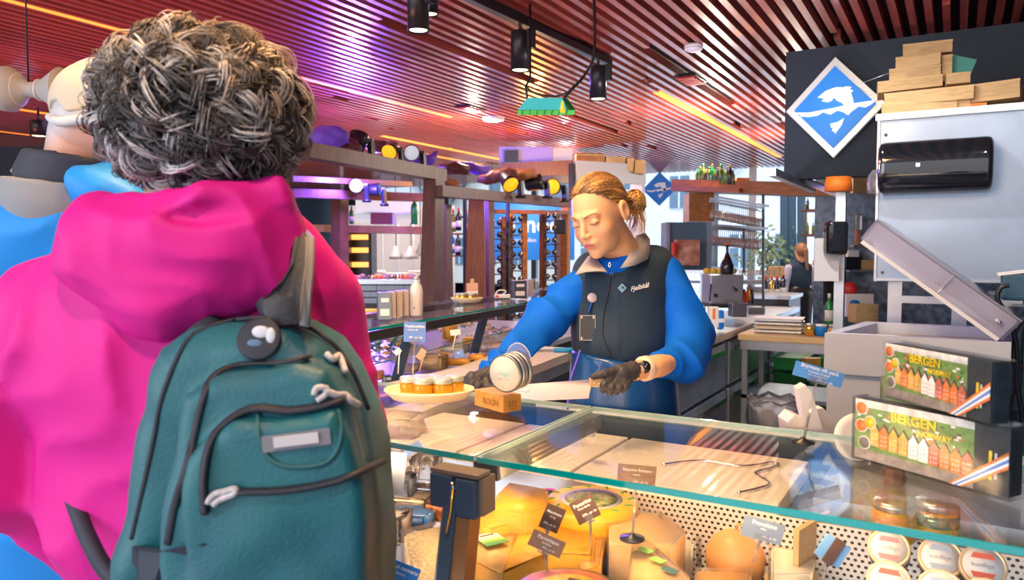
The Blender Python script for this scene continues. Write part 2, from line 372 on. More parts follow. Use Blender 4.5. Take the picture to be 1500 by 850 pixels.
lamp('SPOT', 'front_ceiling_fill', (-3.4, 2.4, 1.3), 50, (1, .34, .24), (-3.4, 2.8, 4), .15, 150, 1)  # upward fill added to lift the near ceiling; no lamp stands here
lamp('SPOT', 'cabinet_ceiling_fill', (-1.6, 5.0, 1.6), 40, (.9, .7, .95), (-1.6, 5.5, 4), .1, 140, 1)  # unseen upward fill added to brighten the slats towards the cabinet
lamp('SUN', 'sun', (0, -10, 20), 1.5, (1, .97, .92), (3, 0, 0), .02)
# ================================================================ shell
mb = MB().use('floor'); mb.box((-5.5, 5.5, -.05), (19, 20, .1)); struct('floor', mb)
mb = MB().use('outside_ground'); mb.box((-8, 45, -.16), (120, 60, .1)); mb.box((-45, 6, -.16), (60, 60, .1)); struct('street_ground', mb)
mb = MB().use('ceil_dark'); mb.box((-5.5, 6.6, 3.24), (19, 17.4, .1)); struct('ceiling', mb)
mb = MB().use('slat')
xs = np.arange(-14.9, 3.9, .1); LEDX = [-2.6, -5.15, -6.8, -7.5, -9.0, -10.85]
SEG = {-2.6: [(7.2, 13.2)], -5.15: [(-2, 7.3)], -6.8: [(8.0, 12.4)], -7.5: [(8.4, 11.6)], -9.0: [(-2, 6.2)], -10.85: [(-2, 7.5)]}
for x in xs:
    y = -2.0; cuts = []
    for lx in LEDX:
        if abs(x - lx) < .075: cuts += SEG[lx]
    for a, b, c in ((-2.1, 5.6, 8.2), (-1.6, 3.2, 4.4), (-3.4, 4.0, 6.2), (-3.9, 7.6, 9.4)):     # open service slots between slats
        if abs(x - a) < .06: cuts.append((b, c))
    if random.random() < .25: q = random.uniform(5, 12); cuts.append((q, q + random.uniform(.1, .5)))
    for c in sorted(cuts):
        if c[0] > y: mb.box((x, (y + c[0]) / 2, ZC + .035), (.046, c[0] - y, .07)); y = c[1]
    if y < 14.7: mb.box((x, (y + 14.7) / 2, ZC + .035), (.046, 14.7 - y, .07))
struct('ceiling_slats', mb)
for lx in LEDX:
    for a, b in SEG[lx]:
        mb = MB().use('led'); mb.box((lx, (a + b) / 2, ZC + .01), (.075, b - a, .02)); mb.use('black'); mb.box((lx, (a + b) / 2, ZC + .035), (.095, b - a, .03))
        solo('ceiling_light_strip', mb, {-2.6: 'orange light strip in the slatted ceiling left of the diamond sign', -5.15: 'longest orange light strip crossing the ceiling above the curly-haired woman',
             -6.8: 'orange light strip over the stage spotlights in the middle distance', -7.5: 'thin orange strip just below another one in the middle distance',
             -9.0: 'upper of two orange ceiling strips beside the white cap', -10.85: 'lowest orange ceiling strip at the left edge of the photo'}[lx], 'ceiling light', world=True)
# walls
mb = MB().use('dark_blue'); mb.box((-14.1, 5.3, 1.6), (.2, 19, 3.2)); struct('wall_left', mb)
mb = MB().use('dark_blue'); mb.box((1.4, 8.1, 1.6), (5.2, .15, 3.2)); mb.box((3.6, 2, 1.6), (.15, 12, 3.2)); struct('wall_right', mb)
mb = MB(); mb.use(mat('tile_pattern', (.03, .07, .15), .3, col2=(.16, .24, .38), nscale=16, stretch=(1, 1, 1), bump=.3, bscale=30)); mb.box((-.35, 8.0, 1.2), (1.75, .03, 2.2)); struct('wall_back', mb)
mb = MB().use('dark_blue'); mb.box((-13.2, 14.6, 1.6), (.9, .1, 3.2)); struct('wall_corner', mb)
xw = -12.75
for i in range(6):
    w = 2.35; mb = MB().use('steel_dark')
    for x in (xw + .03, xw + w - .03): mb.box((x, 14.6, 1.6), (.06, .1, 3.2))
    for z in (.05, 2.3 if i < 3 else .9, 3.15): mb.box((xw + w / 2, 14.6, z), (w, .08, .05))
    wo = struct('window_%d' % (i + 1), mb); gm = MB().use('glass_window'); gm.box((xw + w / 2, 14.6, 1.6), (w - .12, .012, 3.1)); part('pane', gm, wo); xw += w
# outside houses
def house(x, y, w, hwall, hgable, m, label, dy=6, cat='building'):
    t = thing('gabled_house', label, cat, T(x, y, -.1)); mb = MB().use(m)
    mb.prism([(-w / 2, 0), (w / 2, 0), (w / 2, hwall), (0, hwall + hgable), (-w / 2, hwall)], dy, T(0, dy / 2, 0)); part('facade', mb, t)
    rb = MB().use('house_roof'); s = math.hypot(w / 2, hgable); a = math.atan2(hgable, w / 2)
    for q in (-1, 1): rb.box((q * w / 4, dy / 2 - .1, hwall + hgable / 2 + .09), (s + .5, dy + .6, .12), Matrix.Rotation(q * a, 4, 'Y'))
    part('roof', rb, t); nf = max(2, int(w / 1.7))
    for r in range(int(hwall / 2.4)):
        for k in range(nf):
            wb = MB().use('house_window'); wx = -w / 2 + (k + .5) * w / nf; wb.box((wx, -.02, 1.6 + r * 2.4), (.8, .08, 1.3)); wb.use('house_white'); wb.box((wx, -.05, 1.6 + r * 2.4), (.06, .05, 1.3)); wb.box((wx, -.05, 1.75 + r * 2.4), (.8, .05, .06)); part('window', wb, t)
    for k in (-.5, .5):
        wb = MB().use('house_window'); wb.box((k, -.02, hwall + .8), (.6, .08, 1.1)); part('window', wb, t)
for a in [(-26, 30, 6.5, 4.6, 3.2, 'house_white', 'white gabled house outside, beyond the pendant lamps'), (-18.8, 31, 6.8, 3.6, 3.4, 'house_cream', 'cream gabled house outside behind the blue banner'),
          (-11.8, 30, 6, 5.2, 2.6, 'house_white', 'white gabled house outside behind the hair bun of the server'), (-5.6, 30, 5.2, 4.6, 2.7, 'house_white', 'white gabled house outside, right above the green bottles on the beam'),
          (-.2, 31, 5, 4.2, 3, 'house_cream', 'cream gabled house outside behind the right end of the wooden beam')]: house(*a)
mb = MB().use('house_white'); mb.box((-11, 46, 6.0), (80, .5, 12)); solo('hillside_terrace', mb, 'pale hazy row of buildings far behind the gabled houses', 'building', world=True)

# ================================================================ emblem (diamond with leaping fish)
def N(pts): return [((x - 233) / 172, (386 - y) / 176) for x, y in pts]
FISH = N([(176, 348), (205, 327), (240, 318), (272, 322), (292, 345), (300, 372), (296, 400), (286, 418), (274, 416), (274, 394), (262, 376), (242, 364), (232, 352), (228, 362), (212, 368), (190, 362), (200, 354)])
FIN = N([(268, 318), (292, 322), (286, 330), (299, 336), (290, 342)]); TAIL = N([(222, 444), (248, 440), (270, 428), (262, 452), (240, 481), (236, 472), (228, 470), (232, 460), (224, 456)])
WAVE = N([(92, 394), (150, 398), (230, 390), (300, 380), (374, 375), (362, 388), (340, 398), (318, 392), (300, 404), (284, 416), (262, 406), (246, 400), (222, 412), (196, 402), (176, 412), (146, 414), (118, 410), (112, 402)])
def emblem(par, X, s, blue, white, frm=None, t=.004, world=True, s2=None):
    s2 = s2 or s; mb = MB().use(blue); D = lambda k: [(-k * s, 0), (0, -k * s2), (k * s, 0), (0, k * s2)]
    mb.prism(D(.82 if frm else 1), t, X)
    part('blue_field', mb, par, world=world)
    if frm:
        f = MB().use(frm); f.prism(D(1.0), t * 3, X @ T(0, t * 2.2, 0)); part('frame', f, par, 'silvery lit diamond border', world=world)
    w = MB().use(white)
    for pl in (FISH, FIN, TAIL, WAVE): w.prism([(x * s, z * s2) for x, z in pl], t, X @ T(0, -t * .9, 0))
    part('fish_symbol', w, par, 'white leaping fish and wave', world=world)
# sign panel + lit diamond
mb = MB().use('panel_dark'); mb.box((.15, 5.97, 2.52), (2.56, .12, .94)); mb.use('steel'); mb.box((-1.05, 5.9, 2.03), (.05, 1.6, .05)); panel = solo('sign_board', mb, 'large dark hanging board behind the lit diamond fish sign', 'sign board', world=True)
t = thing('diamond_sign', 'large lit blue diamond sign with a leaping fish on the dark board', 'sign', T(-.78, 5.84, 2.54)); emblem(t, T(-.78, 5.83, 2.54), .33, 'blue_lit', 'white_lit', mat('sign_frame', (.50, .53, .54), .3, metal=.4, emis=.12, ecol=(.8, .9, .9)), .014, s2=.355)
lamp('POINT', 'diamond_sign_glow', (-.78, 5.55, 2.54), 1.2, (.5, .75, 1), size=.2)
t = thing('window_emblem', 'blue diamond fish emblem on the far window beside the hair bun', 'sign', PY(966, 277, 14.58)); emblem(t, T(PY(966, 277, 14.585)), .36, 'blue_bright', 'white', None, .01, s2=.34)
t = thing('diamond_sign', 'small blue and white diamond sign on the dark wall beside the white cap', 'sign', P(38, 250, 9)); emblem(t, T(P(38, 250, 9)) @ RYAW, .2, 'blue_lit', 'white_lit', 'white', .012)
mb = MB().use('panel_dark'); q = P(20, 275, 9.3); mb.box((0, 0, 0), (3.2, .1, 1.0)); solo('sign_board', mb, 'dark board behind the small diamond sign at the left edge', 'sign board', T(q) @ RYAW)

# ================================================================ ceiling fittings
def spot(px0, py_bot, d, r, h, on, label, energy=9):
    b = P(px0, py_bot, d); t = thing('ceiling_spotlight', label, 'spotlight', b, 'black can spotlights on the ceiling'); m = MB().use('black', True)
    m.lathe([(r * .86, .012), (r, 0), (r, h), (r * .93, h + .008)], n=24); part('housing', m, t)
    e = MB().use('warm_lit'); e.lathe([(r * .8, .008), (r * .8, .014)], n=24); part('lens', e, t, 'glowing warm lens')
    a = MB().use('black'); a.cyl((0, 0, h), (0, 0, min(h + .12, ZC - b.z)), .012); a.box((r + .02, .0, h * .8), (.04, .05, h * .5)); a.cyl((0, 0, h + .1), (0, 0, ZC - b.z), .008); part('bracket', a, t)
    if energy: lamp('SPOT', 'spot_light', b - Vector((0, 0, .02)), energy, (1, .83, .62), b + Vector((.1, -.3, -2)), .05, 80)
spot(613, 46, 4.1, .060, .25, 1, 'black can spotlight nearest the curly-haired woman, cut by the photo top', 16)
spot(630, 22, 4.3, .048, .22, 1, 'half-hidden black can right behind the nearest spotlight', 0)
spot(762, 104, 5.0, .064, .25, 1, 'black can spotlight in the middle of the three on the track', 34)
spot(876, 146, 5.9, .067, .25, 1, 'black can spotlight on the track furthest right', 30)
spot(57, 200, 8.2, .085, .16, 1, 'small black can spotlight by the white cap, far left', 8)
a, b = PZ(676, -10, 3.03), PZ(893, 92, 3.03); mb = MB().use('black'); mb.bar(a, b, .05, .05); mb.bar(a + Vector((.0, 0, .03)), b + Vector((0, 0, .03)), .02, .04); solo('lighting_track', mb, 'black ceiling track holding two can spotlights', 'track', world=True)
# coloured box lamp hung by chains
c = P(794, 158, 4.6); t = thing('heater_lamp', 'teal and green glowing box lamp hung under the track by cables', 'lamp', T(c)); X = T(c) @ RYAW
m = MB().use('steel_dark'); m.X = X
m.add([(-.15, -.07, -.025), (.20, -.07, -.025), (.20, .09, -.025), (-.15, .09, -.025), (-.09, -.05, .05), (.15, -.05, .05), (.15, .06, .05), (-.09, .06, .05)], [(4, 5, 6, 7), (0, 4, 7, 3), (1, 2, 6, 5), (3, 7, 6, 2)]); part('housing', m, t, world=True)
m = MB().use('cyan_lit'); m.X = X; m.add([(-.15, -.072, -.025), (.15, -.072, -.025), (.12, -.052, .05), (-.09, -.052, .05)], [(0, 1, 2, 3)]); part('front_panel', m, t, 'cyan glowing front', world=True)
m = MB().use('green_lit'); m.X = X; m.add([(-.15, -.07, -.027), (.20, -.07, -.027), (.20, .09, -.027), (-.15, .09, -.027)], [(0, 3, 2, 1)]); m.use('green');
for k in range(7): m.box((-.12 + k * .045, 0, -.03), (.006, .14, .008))
part('grille', m, t, 'green glowing underside', world=True)
m = MB().use('amber_lit'); m.X = X; m.lathe([(.016, -.02), (.008, .02), (.006, .045)], (.12, -.078, -.02), n=10); part('indicator', m, t, 'small orange light', world=True)
m = MB().use('black'); m.X = X; m.tube([(-.09, 0, .05), (-.1, 0, .13), (-.07, .1, .2), (-.07, .2, ZC - c.z)], .008, 6); m.tube(catmull([(.13, 0, .05), (.17, 0, .1), (.26, .02, .2), (.32, .02, .34), (.32, .05, ZC - c.z)]), .010, 6); m.tube(catmull([(-.1, 0, .13), (-.04, 0, .09), (.08, 0, .07), (.17, 0, .1)]), .006, 6); part('cable', m, t, world=True)
def smoke(px0, py0, label, r=.075, z=ZC):
    b = PZ(px0, py0, z); m = MB().use('white', True); m.lathe([(r * .5, -.05), (r * .95, -.035), (r, -.01), (r, 0)], n=24); t = thing('ceiling_detector', label, 'detector', b, 'round detectors on the ceiling')
    part('body', m, t); m = MB().use('grey'); m.lathe([(r * .97, -.03), (r * .97, -.022)], n=24); part('ring', m, t)
smoke(723, 172, 'white round detector on the ceiling right of the orange strip', .13); smoke(1016, 66, 'round pale detector on the ceiling above the right orange strip', .07)
for px0, py0, lab in ((1012, 115, 'slotted vent with red bars near the right orange strip'), (690, 158, 'slotted vent with red bars left of the white detector'), (1475, 100, 'slotted vent in the slats above the dark sign board')):
    b = PZ(px0, py0, ZC); m = MB().use('black'); m.box((0, .0, .0), (.2, .34, .03)); t = thing('ceiling_vent', lab, 'vent', b); part('backing', m, t)
    m = MB().use('red')
    for k in range(5): m.box((0, -.14 + .07 * k, -.02), (.16, .03, .02))
    part('grille', m, t)

# ================================================================ timber pavilion left of centre
def beam(p0, p1, w, h, m, name, label, cat='beam', group=None):
    mb = MB().use(m); mb.bar(p0, p1, w, h); return solo(name, mb, label, cat, world=True, group=group)
def post(px0, ptop, pbot, d, wt, wb, lab, zb=0.0, m2='wood_face'):
    top = P(px0, ptop, d); x2 = P(pbot, 600, d); bot = Vector((x2.x, x2.y, zb)); mb = MB().use('wood_brown'); mb.bar(bot, top, wb, wb, w2=wt, h2=wt)
    t = solo('tapered_post', mb, lab, 'post', world=True, group='tapered timber posts')
    return t
post(636, 256, 630, 7.5, .15, .20, 'thick tapered timber post nearest the server, middle of the pavilion')
post(498, 288, 498, 9.2, .15, .15, 'timber post just right of the pink shoulder')
mb = MB().use('wood_face'); a = P(698, 288, 8.6); b = P(694, 430, 8.6); b.z = 0; mb.bar(b, a, .3, .14, up=fv, w2=.17, h2=.14); solo('tapered_post', mb, 'light orange faced timber post right of the thick one', 'post', world=True)
post(713, 288, 715, 9.05, .13, .13, 'greyish timber post touching the orange faced one')
post(652, 300, 652, 8.2, .1, .16, 'dark narrow post between the thick and the orange faced posts')
mb = MB().use('wood_orange'); a = P(650, 345, 9.2); b = P(652, 428, 9.2); b.z = 0; mb.bar(b, a, .22, .1, w2=.12); solo('tapered_post', mb, 'short orange timber post behind the thick one', 'post', world=True)
mb = MB().use('wood_orange'); a = P(829, 300, 10.5); b = P(825, 400, 10.5); b.z = 0; mb.bar(b, a, .16, .1, w2=.1); solo('tapered_post', mb, 'orange timber post just left of the face of the server', 'post', world=True)
beam(P(400, 212, 5.6), P(645, 257, 7.6), .16, .12, 'wood_brown', 'timber_beam', 'upper brown beam carrying the stage spotlights')
beam(P(640, 280, 7.4), P(832, 298, 10.2), .14, .11, 'wood_brown', 'timber_beam', 'greyish beam right of the thick post carrying amber spotlights')
beam(P(425, 283, 8.4), P(626, 290, 9.4), .14, .10, 'wood_brown', 'timber_beam', 'lower purple-lit beam at the height of the white hot spotlight')
beam(P(425, 262, 8.0), P(600, 270, 9.4), .1, .06, 'wood_brown', 'timber_beam', 'thin middle beam under the upper one')
beam(P(425, 334, 9.6), P(622, 338, 9.6), .35, .09, 'wood_orange', 'timber_shelf', 'timber shelf holding green bottles and a dark red box', 'shelf')
beam(P(722, 310, 9.6), P(830, 312, 10.4), .12, .05, 'wood_brown', 'timber_beam', 'thin rail along the top of the wine racks')
# kiosk roof fascia behind the head of the server
A = P(740, 247, 10.6); Bk = P(838, 247, 10.6); Cc = P(941, 262, 12.4)
mb = MB().use('wood_brown'); mb.bar(P(735, 250, 10.8), P(839, 246, 10.6), .1, .2); mb.use('black'); mb.bar(P(790, 263, 10.75), P(839, 262, 10.6), .1, .12); mb.use('black'); mb.bar(P(838, 240, 10.55), P(838, 300, 10.55), .06, .1)
mb.use('light_grey'); mb.bar(P(840, 251, 10.6), P(942, 256, 12.0), .1, .30); mb.bar(P(934, 270, 11.9), P(934, 420, 11.9), .2, .12); solo('kiosk_frame', mb, 'boxed brown and grey roof edge behind the head of the server', 'kiosk', world=True)
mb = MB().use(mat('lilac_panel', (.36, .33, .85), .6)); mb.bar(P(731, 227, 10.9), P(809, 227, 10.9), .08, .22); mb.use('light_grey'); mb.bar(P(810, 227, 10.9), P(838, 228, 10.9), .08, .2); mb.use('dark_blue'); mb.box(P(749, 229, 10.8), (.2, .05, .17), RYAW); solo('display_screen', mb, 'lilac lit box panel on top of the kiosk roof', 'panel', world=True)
for i, (x0, x1, y0, lab) in enumerate(((843, 884, 237, 'largest pale wooden crate on the kiosk roof'), (886, 914, 242, 'middle wooden crate on the kiosk roof'), (916, 926, 244, 'narrow wooden crate between two others on the kiosk roof'), (928, 943, 247, 'rightmost small wooden crate on the kiosk roof'))):
    mb = MB().use('wood_pale' if i else 'wood_orange'); a = P(x0, y0 - 2, 11.7); b = P(x1, y0 - 1, 11.7); mb.bar(a, b, .3, .20); mb.use('wood_beech'); mb.bar(a + Vector((0, 0, .07)), b + Vector((0, 0, .07)), .31, .02); solo('wooden_crate', mb, lab, 'crate', world=True, group='crates on the kiosk roof')
# stage spotlights
def stage(px0, py0, d, dirv, lens, lab, base_dy=.16, s=1, col=None):
    c = P(px0, py0, d); t = thing('stage_spotlight', lab, 'spotlight', c); dv = Vector(dirv).normalized(); m = MB().use('black', True)
    m.lathe([(.045 * s, -.13 * s), (.075 * s, -.1 * s), (.085 * s, .02 * s), (.095 * s, .07 * s), (.088 * s, .06 * s)], (0, 0, 0), dv, 18); part('head', m, t)
    m = MB().use(lens); m.lathe([(.084 * s, .060 * s), (.080 * s, .068 * s)], (0, 0, 0), dv, 18); part('lens', m, t)
    r = Vector(rv); m = MB().use('black'); m.bar(r * .12 * s, r * .13 * s + Vector((0, 0, -base_dy)), .05 * s, .05 * s); m.bar(r * .05 * s, r * .14 * s, .03, .05); m.cyl((r * .13 * s) + Vector((0, 0, -base_dy)), (r * .13 * s) + Vector((0, 0, -base_dy - .03)), .06 * s); part('yoke', m, t)
    return c
fr_ = Vector((-fv[0], -fv[1], 0))
lamp('POINT', 'pavilion_light', (-4.9, 7.4, 2.85), 22, (1, .75, .65), size=.06); lamp('POINT', 'pavilion_light', (-7.2, 8.6, 2.0), 40, (1, .8, .7), size=.06); lamp('POINT', 'pavilion_light', (-5.3, 10.6, 2.7), 36, (1, .85, .8), size=.06)
c = stage(524, 208, 6.9, (-.1, .5, 1), 'blue_white_lit', 'blue-lit stage spotlight aimed up at the ceiling, leftmost on the upper beam')
lamp('SPOT', 'blue_uplight', P(520, 200, 6.9), 1500, (.08, .03, 1), PZ(500, 70, 3.1), .04, 75, .8)
stage(572, 220, 7.2, fr_ + Vector((-.2, 0, -.5)), 'amber_lit', 'amber stage spotlight, second on the upper beam', s=.85)
stage(604, 225, 7.3, fr_, 'white_lit', 'white ringed stage spotlight facing the camera near the thick post', s=.85)
c = stage(523, 272, 8.6, fr_ + Vector((0, 0, -.1)), 'blue_white_lit', 'dazzling blue-white stage spotlight between the two beams', s=.85)
lamp('SPOT', 'violet_beam', c + fr_ * .2, 420, (.22, .10, 1), P(470, 240, 6.5), .05, 110)
lamp('POINT', 'violet_spill', P(530, 262, 8.3), 150, (.2, .10, 1), size=.1)
stage(549, 278, 8.7, Vector(rv), 'blue_lit', 'unlit blue tinted stage spotlight right of the dazzling one', s=.85)
stage(745, 266, 8.6, fr_ + Vector((.5, .3, -.9)), 'amber_lit', 'amber stage spotlight on the grey beam, leftmost of three there', s=1.1)
stage(785, 268, 9.2, Vector(rv) + Vector((0, 0, .2)), 'black', 'dark stage spotlight turned away, middle of three on the grey beam', s=1.1)
stage(811, 274, 9.5, fr_ + Vector((-.3, 0, 0)), 'amber_lit', 'amber stage spotlight on the grey beam nearest the face of the server', s=1.1)
lamp('POINT', 'amber_spill', P(780, 262, 9.6), 45, (1, .5, .1), size=.15)
# driftwood / fabric decorations on the pavilion roof
for i, (x0, y0, d, w, h, m, lab) in enumerate(((470, 205, 6.6, .5, .22, 'cloth_in_violet_light', 'violet lit fabric leaf shape left of the blue spotlight'), (497, 215, 6.8, .42, .16, 'wood_brown', 'dark leaf shaped roof decoration behind the blue spotlight'), (552, 214, 7.4, .4, .13, 'wood_brown', 'brown leaf shaped roof decoration between two spotlights'),
        (612, 238, 7.8, .42, .13, 'cloth_in_violet_light', 'violet lit fabric fold on the roof at the thick post'), (665, 247, 8.2, .36, .14, 'wood_brown', 'dark fish shaped driftwood piece right of the thick post'), (690, 246, 8.4, .4, .12, 'cloth_in_violet_light', 'purple lit fabric mound above the grey beam'), (728, 258, 8.9, .5, .16, 'wood_brown', 'brown driftwood clump above the amber spotlights'), (762, 256, 9.1, .4, .14, 'wood_orange', 'orange lit driftwood above the amber spotlights'), (655, 268, 8.1, .3, .1, 'wood_orange', 'orange lit curled board on the grey beam beside the thick post'))):
    if m not in MATS: mat(m, (.22, .10, .75), .6)  # violet of the stage lamps is put into the cloth colour
    def fn(X, Y, Z, w=w, h=h, i=i):
        f = ell(X, Y, Z, (0, 0, 0), (w / 2, .12, h / 2)); f = smin(f, cap(X, Y, Z, (0, 0, 0), (w * .55, 0, h * .5 * (1 if i % 2 else -1)), .04, .008), .03)
        return f + .012 * np.sin(X * 35 + i) * np.sin(Z * 40 + Y * 20)
    V, Q = surf(fn, (-w * .7, -.2, -h * .9), (w * .75, .2, h * .9), .02)
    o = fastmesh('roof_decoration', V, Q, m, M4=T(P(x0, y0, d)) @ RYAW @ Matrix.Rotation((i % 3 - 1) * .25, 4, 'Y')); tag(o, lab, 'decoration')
# blue banner + racks
mb = MB().use('blue_bright'); cb = P(778, 338, 13.4); mb.box((0, 0, 0), (1.55, .03, 1.05)); t = thing('blue_banner', 'blue banner with white letters behind the wine racks', 'banner', T(cb) @ RYAW); part('sheet', mb, t)
for tx, sz, xx, zz in (('in', .42, -.42, .1), ('noo', .42, .22, .1), ('mathallen', .1, -.1, -.17)): mb = MB(); text_mb(mb, tx, sz, T(xx, -.02, zz), 'white', bold=.008 if sz > .2 else 0); part('lettering', mb, t)
for xx in (-.7, .7): mb = MB().use('black'); mb.cyl((xx, 0, .5), (xx, 0, 1.24), .006); part('cord', mb, t)
lamp('POINT', 'banner_fill', cb - Vector(fv) * .9 + Vector((0, 0, .5)), 30, (.9, .95, 1), size=.05)  # added lamp that brightens the banner in place of daylight behind it
def bottle_mb(m, s=1, label=None, cap_=None):
    mb = MB().use(m, True); mb.lathe([(.03 * s, 0), (.037 * s, .006), (.037 * s, .19 * s), (.03 * s, .215 * s), (.014 * s, .24 * s), (.0135 * s, .3 * s)], n=14); return mb
def bottle(M4, m='dark_bottle', lab='', s=1, cat='bottle', group=None, lbl='paper', capm='red', lh=.08):
    t = thing('bottle', lab, cat, M4, group); part('glass_body', bottle_mb(m, s), t)
    if lbl: b = MB().use(lbl, True); b.lathe([(.0378 * s, .05 * s), (.0378 * s, (.05 + lh) * s)], n=14); part('paper_label', b, t)
    if capm: b = MB().use(capm, True); b.lathe([(.0145 * s, .262 * s), (.0145 * s, .304 * s), (.004, .306 * s)], n=10); part('cap', b, t)
    return t
RB = None; mat('kraft_cap', (.35, .22, .14), .4)
for ri, (x0, d, y0, y1, side, m) in enumerate(((727, 9.7, 318, 432, 'left', 'wood_brown'), (757, 10.0, 312, 425, 'middle', 'wood_orange'), (806, 10.3, 308, 400, 'right', 'wood_brown'))):
    a = P(x0, y0, d); b = P(x0, y1, d); b.z = .3; mb = MB().use(m); o = Vector(rv) * .10; mb.bar(b - o, a - o, .05, .12); mb.bar(b + o, a + o, .03, .12); nb = 10; zs = [a.z - (k + .6) * (a.z - .45) / nb for k in range(nb)]
    for z in zs: mb.box((a.x, a.y, z - .05), (.24, .12, .015), RYAW)
    solo('wine_rack', mb, '%s of the three tall timber wine racks before the blue banner' % side, 'wine rack', world=True, group='wine racks')
    for z in zs:
        for s_ in (-1, 1):
            p = Vector((a.x, a.y, z)) + Vector(rv) * .048 * s_ - Vector((fv[0], fv[1], 0)) * .1; Mx = Matrix.Translation(p) @ Vector((-fv[0], -fv[1], .05)).to_track_quat('Z', 'Y').to_matrix().to_4x4()
            l = 'dark wine bottle lying in the %s tall wine rack' % side
            if RB is None: RB = bottle(Mx, 'dark_bottle', l, 1, group='bottles in the wine racks', lbl=None, capm='kraft_cap')
            else: dup(RB, Mx, l, 'bottles in the wine racks')
for x0, y0, d, w, lab in ((744, 330, 9.5, .035, 'thin dark upright pole before the blue banner'), (681, 330, 9.8, .04, 'thin dark pole between the orange faced and short posts')):
    mb = MB().use('black'); a = P(x0, 290, d); b = Vector((a.x, a.y, 0)); mb.bar(b, a, w, w); solo('upright_pole', mb, lab, 'pole', world=True)
mb = MB().use('black'); mb.box((0, 0, 0), (.16, .12, .2), bev=.02); solo('loudspeaker', mb, 'small black loudspeaker beside the forehead of the server', 'loudspeaker', T(P(820, 332, 10)) @ RYAW)
# bottles and glassware between posts 1 and 2
for k, (x0, y0, m) in enumerate(((662, 372, 'blue_bright'), (671, 375, 'dark_bottle'), (683, 372, 'olive_bottle'), (664, 340, 'olive_bottle'), (672, 338, 'dark_bottle'), (684, 342, 'blue_bright'))):
    bottle(T(P(x0, y0, 10)), m, '%s of six bottles on the narrow shelves between the posts' % ['lower left', 'lower middle', 'lower right', 'upper left', 'upper middle', 'upper right'][k], 1.0, lbl='paper')
for y0, lab in ((374, 'lower'), (342, 'upper')):
    beam(P(655, y0 + 1, 10), P(692, y0 + 1, 10), .14, .02, 'wood_brown', 'narrow_shelf', lab + ' narrow bottle shelf between the timber posts', 'shelf')
# shelf goods left
bottle(T(P(607, 329, 9.4)), 'green_bottle', 'bright green bottle at the right end of the timber shelf', 1.15, lbl=None, capm='green'); bottle(T(P(515, 328.5, 9.4)), 'green_bottle', 'small green bottle at the left part of the timber shelf', .75, lbl='white', capm='green')
mb = MB().use(mat('maroon', (.28, .03, .05), .5)); mb.box((0, 0, .07), (.27, .15, .14)); mb.use('paper'); mb.box((.16, 0, .06), (.05, .12, .12)); solo('carton', mb, 'dark red carton lying on the timber shelf', 'carton', T(P(560, 328.5, 9.5)) @ RYAW)
mb = MB().use('white_lit'); mb.bar(P(522, 308, 10.3), P(612, 308, 10.3), .1, .35); mb.use('steel'); mb.bar(P(522, 312, 10.2), P(612, 312, 10.2), .1, .03)
solo('lit_shop_window', mb, 'bright blue-white lit opening above the timber shelf', 'window', world=True)
# back area under shelf: dark cabinet with orange lit shelves, pendants
mb = MB().use('black'); mb.box((0, 0, -.4), (.04, .4, 1.8)); mb.box((.33, 0, -.4), (.04, .4, 1.8)); mb.box((.16, .2, -.4), (.36, .02, 1.8)); mb.use('orange_glow')
for z in (.38, .2, 0): mb.box((.16, .1, z), (.26, .1, .07))
solo('lit_shelf_cabinet', mb, 'dark cabinet with orange lit shelves right of the pink shoulder', 'cabinet', T(P(511, 388, 10.3)) @ RYAW)
mb = MB().use(mat('bright_wall', (.80, .88, .92), .6)); mb.box((0, 0, 0), (2.0, .05, 2.0)); mb.use('steel')
for k in range(7): mb.box((-.8 + k * .27, -.03, 0), (.012, .01, 2.0))
solo('partition_wall', mb, 'pale panelled partition behind the pendant lamps', 'partition', T(P(583, 385, 13.2)) @ RYAW)
for x0, y0, s, lab in ((580, 372, 1, 'left'), (602, 372, 1.15, 'middle'), (616, 368, 1, 'right')):
    t = thing('pendant_lamp', lab + ' of the three grey bell pendant lamps over the distant tables', 'lamp', P(x0, y0, 11.5 if lab != 'right' else 12.4), 'bell pendant lamps'); m = MB().use('grey', True); m.lathe([(.10 * s, -.08), (.10 * s, -.02), (.05 * s, .04), (.04 * s, .1), (.015, .12)], n=16); part('shade', m, t)
    m = MB().use('black'); m.cyl((0, 0, .1), (0, 0, 1.6), .006); part('cord', m, t)
for k, (x0, y0) in enumerate(((540, 399), (584, 402), (622, 399))):
    t = thing('round_table', '%s small round cafe table under the pendant lamps' % ['left', 'middle', 'right'][k], 'table', P(x0, y0, 11.6)); m = MB().use('white', True); m.lathe([(.26, 0), (.26, .03)], n=20); part('top', m, t); m = MB().use('black'); m.cyl((0, 0, -t.location.z + .01), (0, 0, 0), .02); part('leg', m, t)
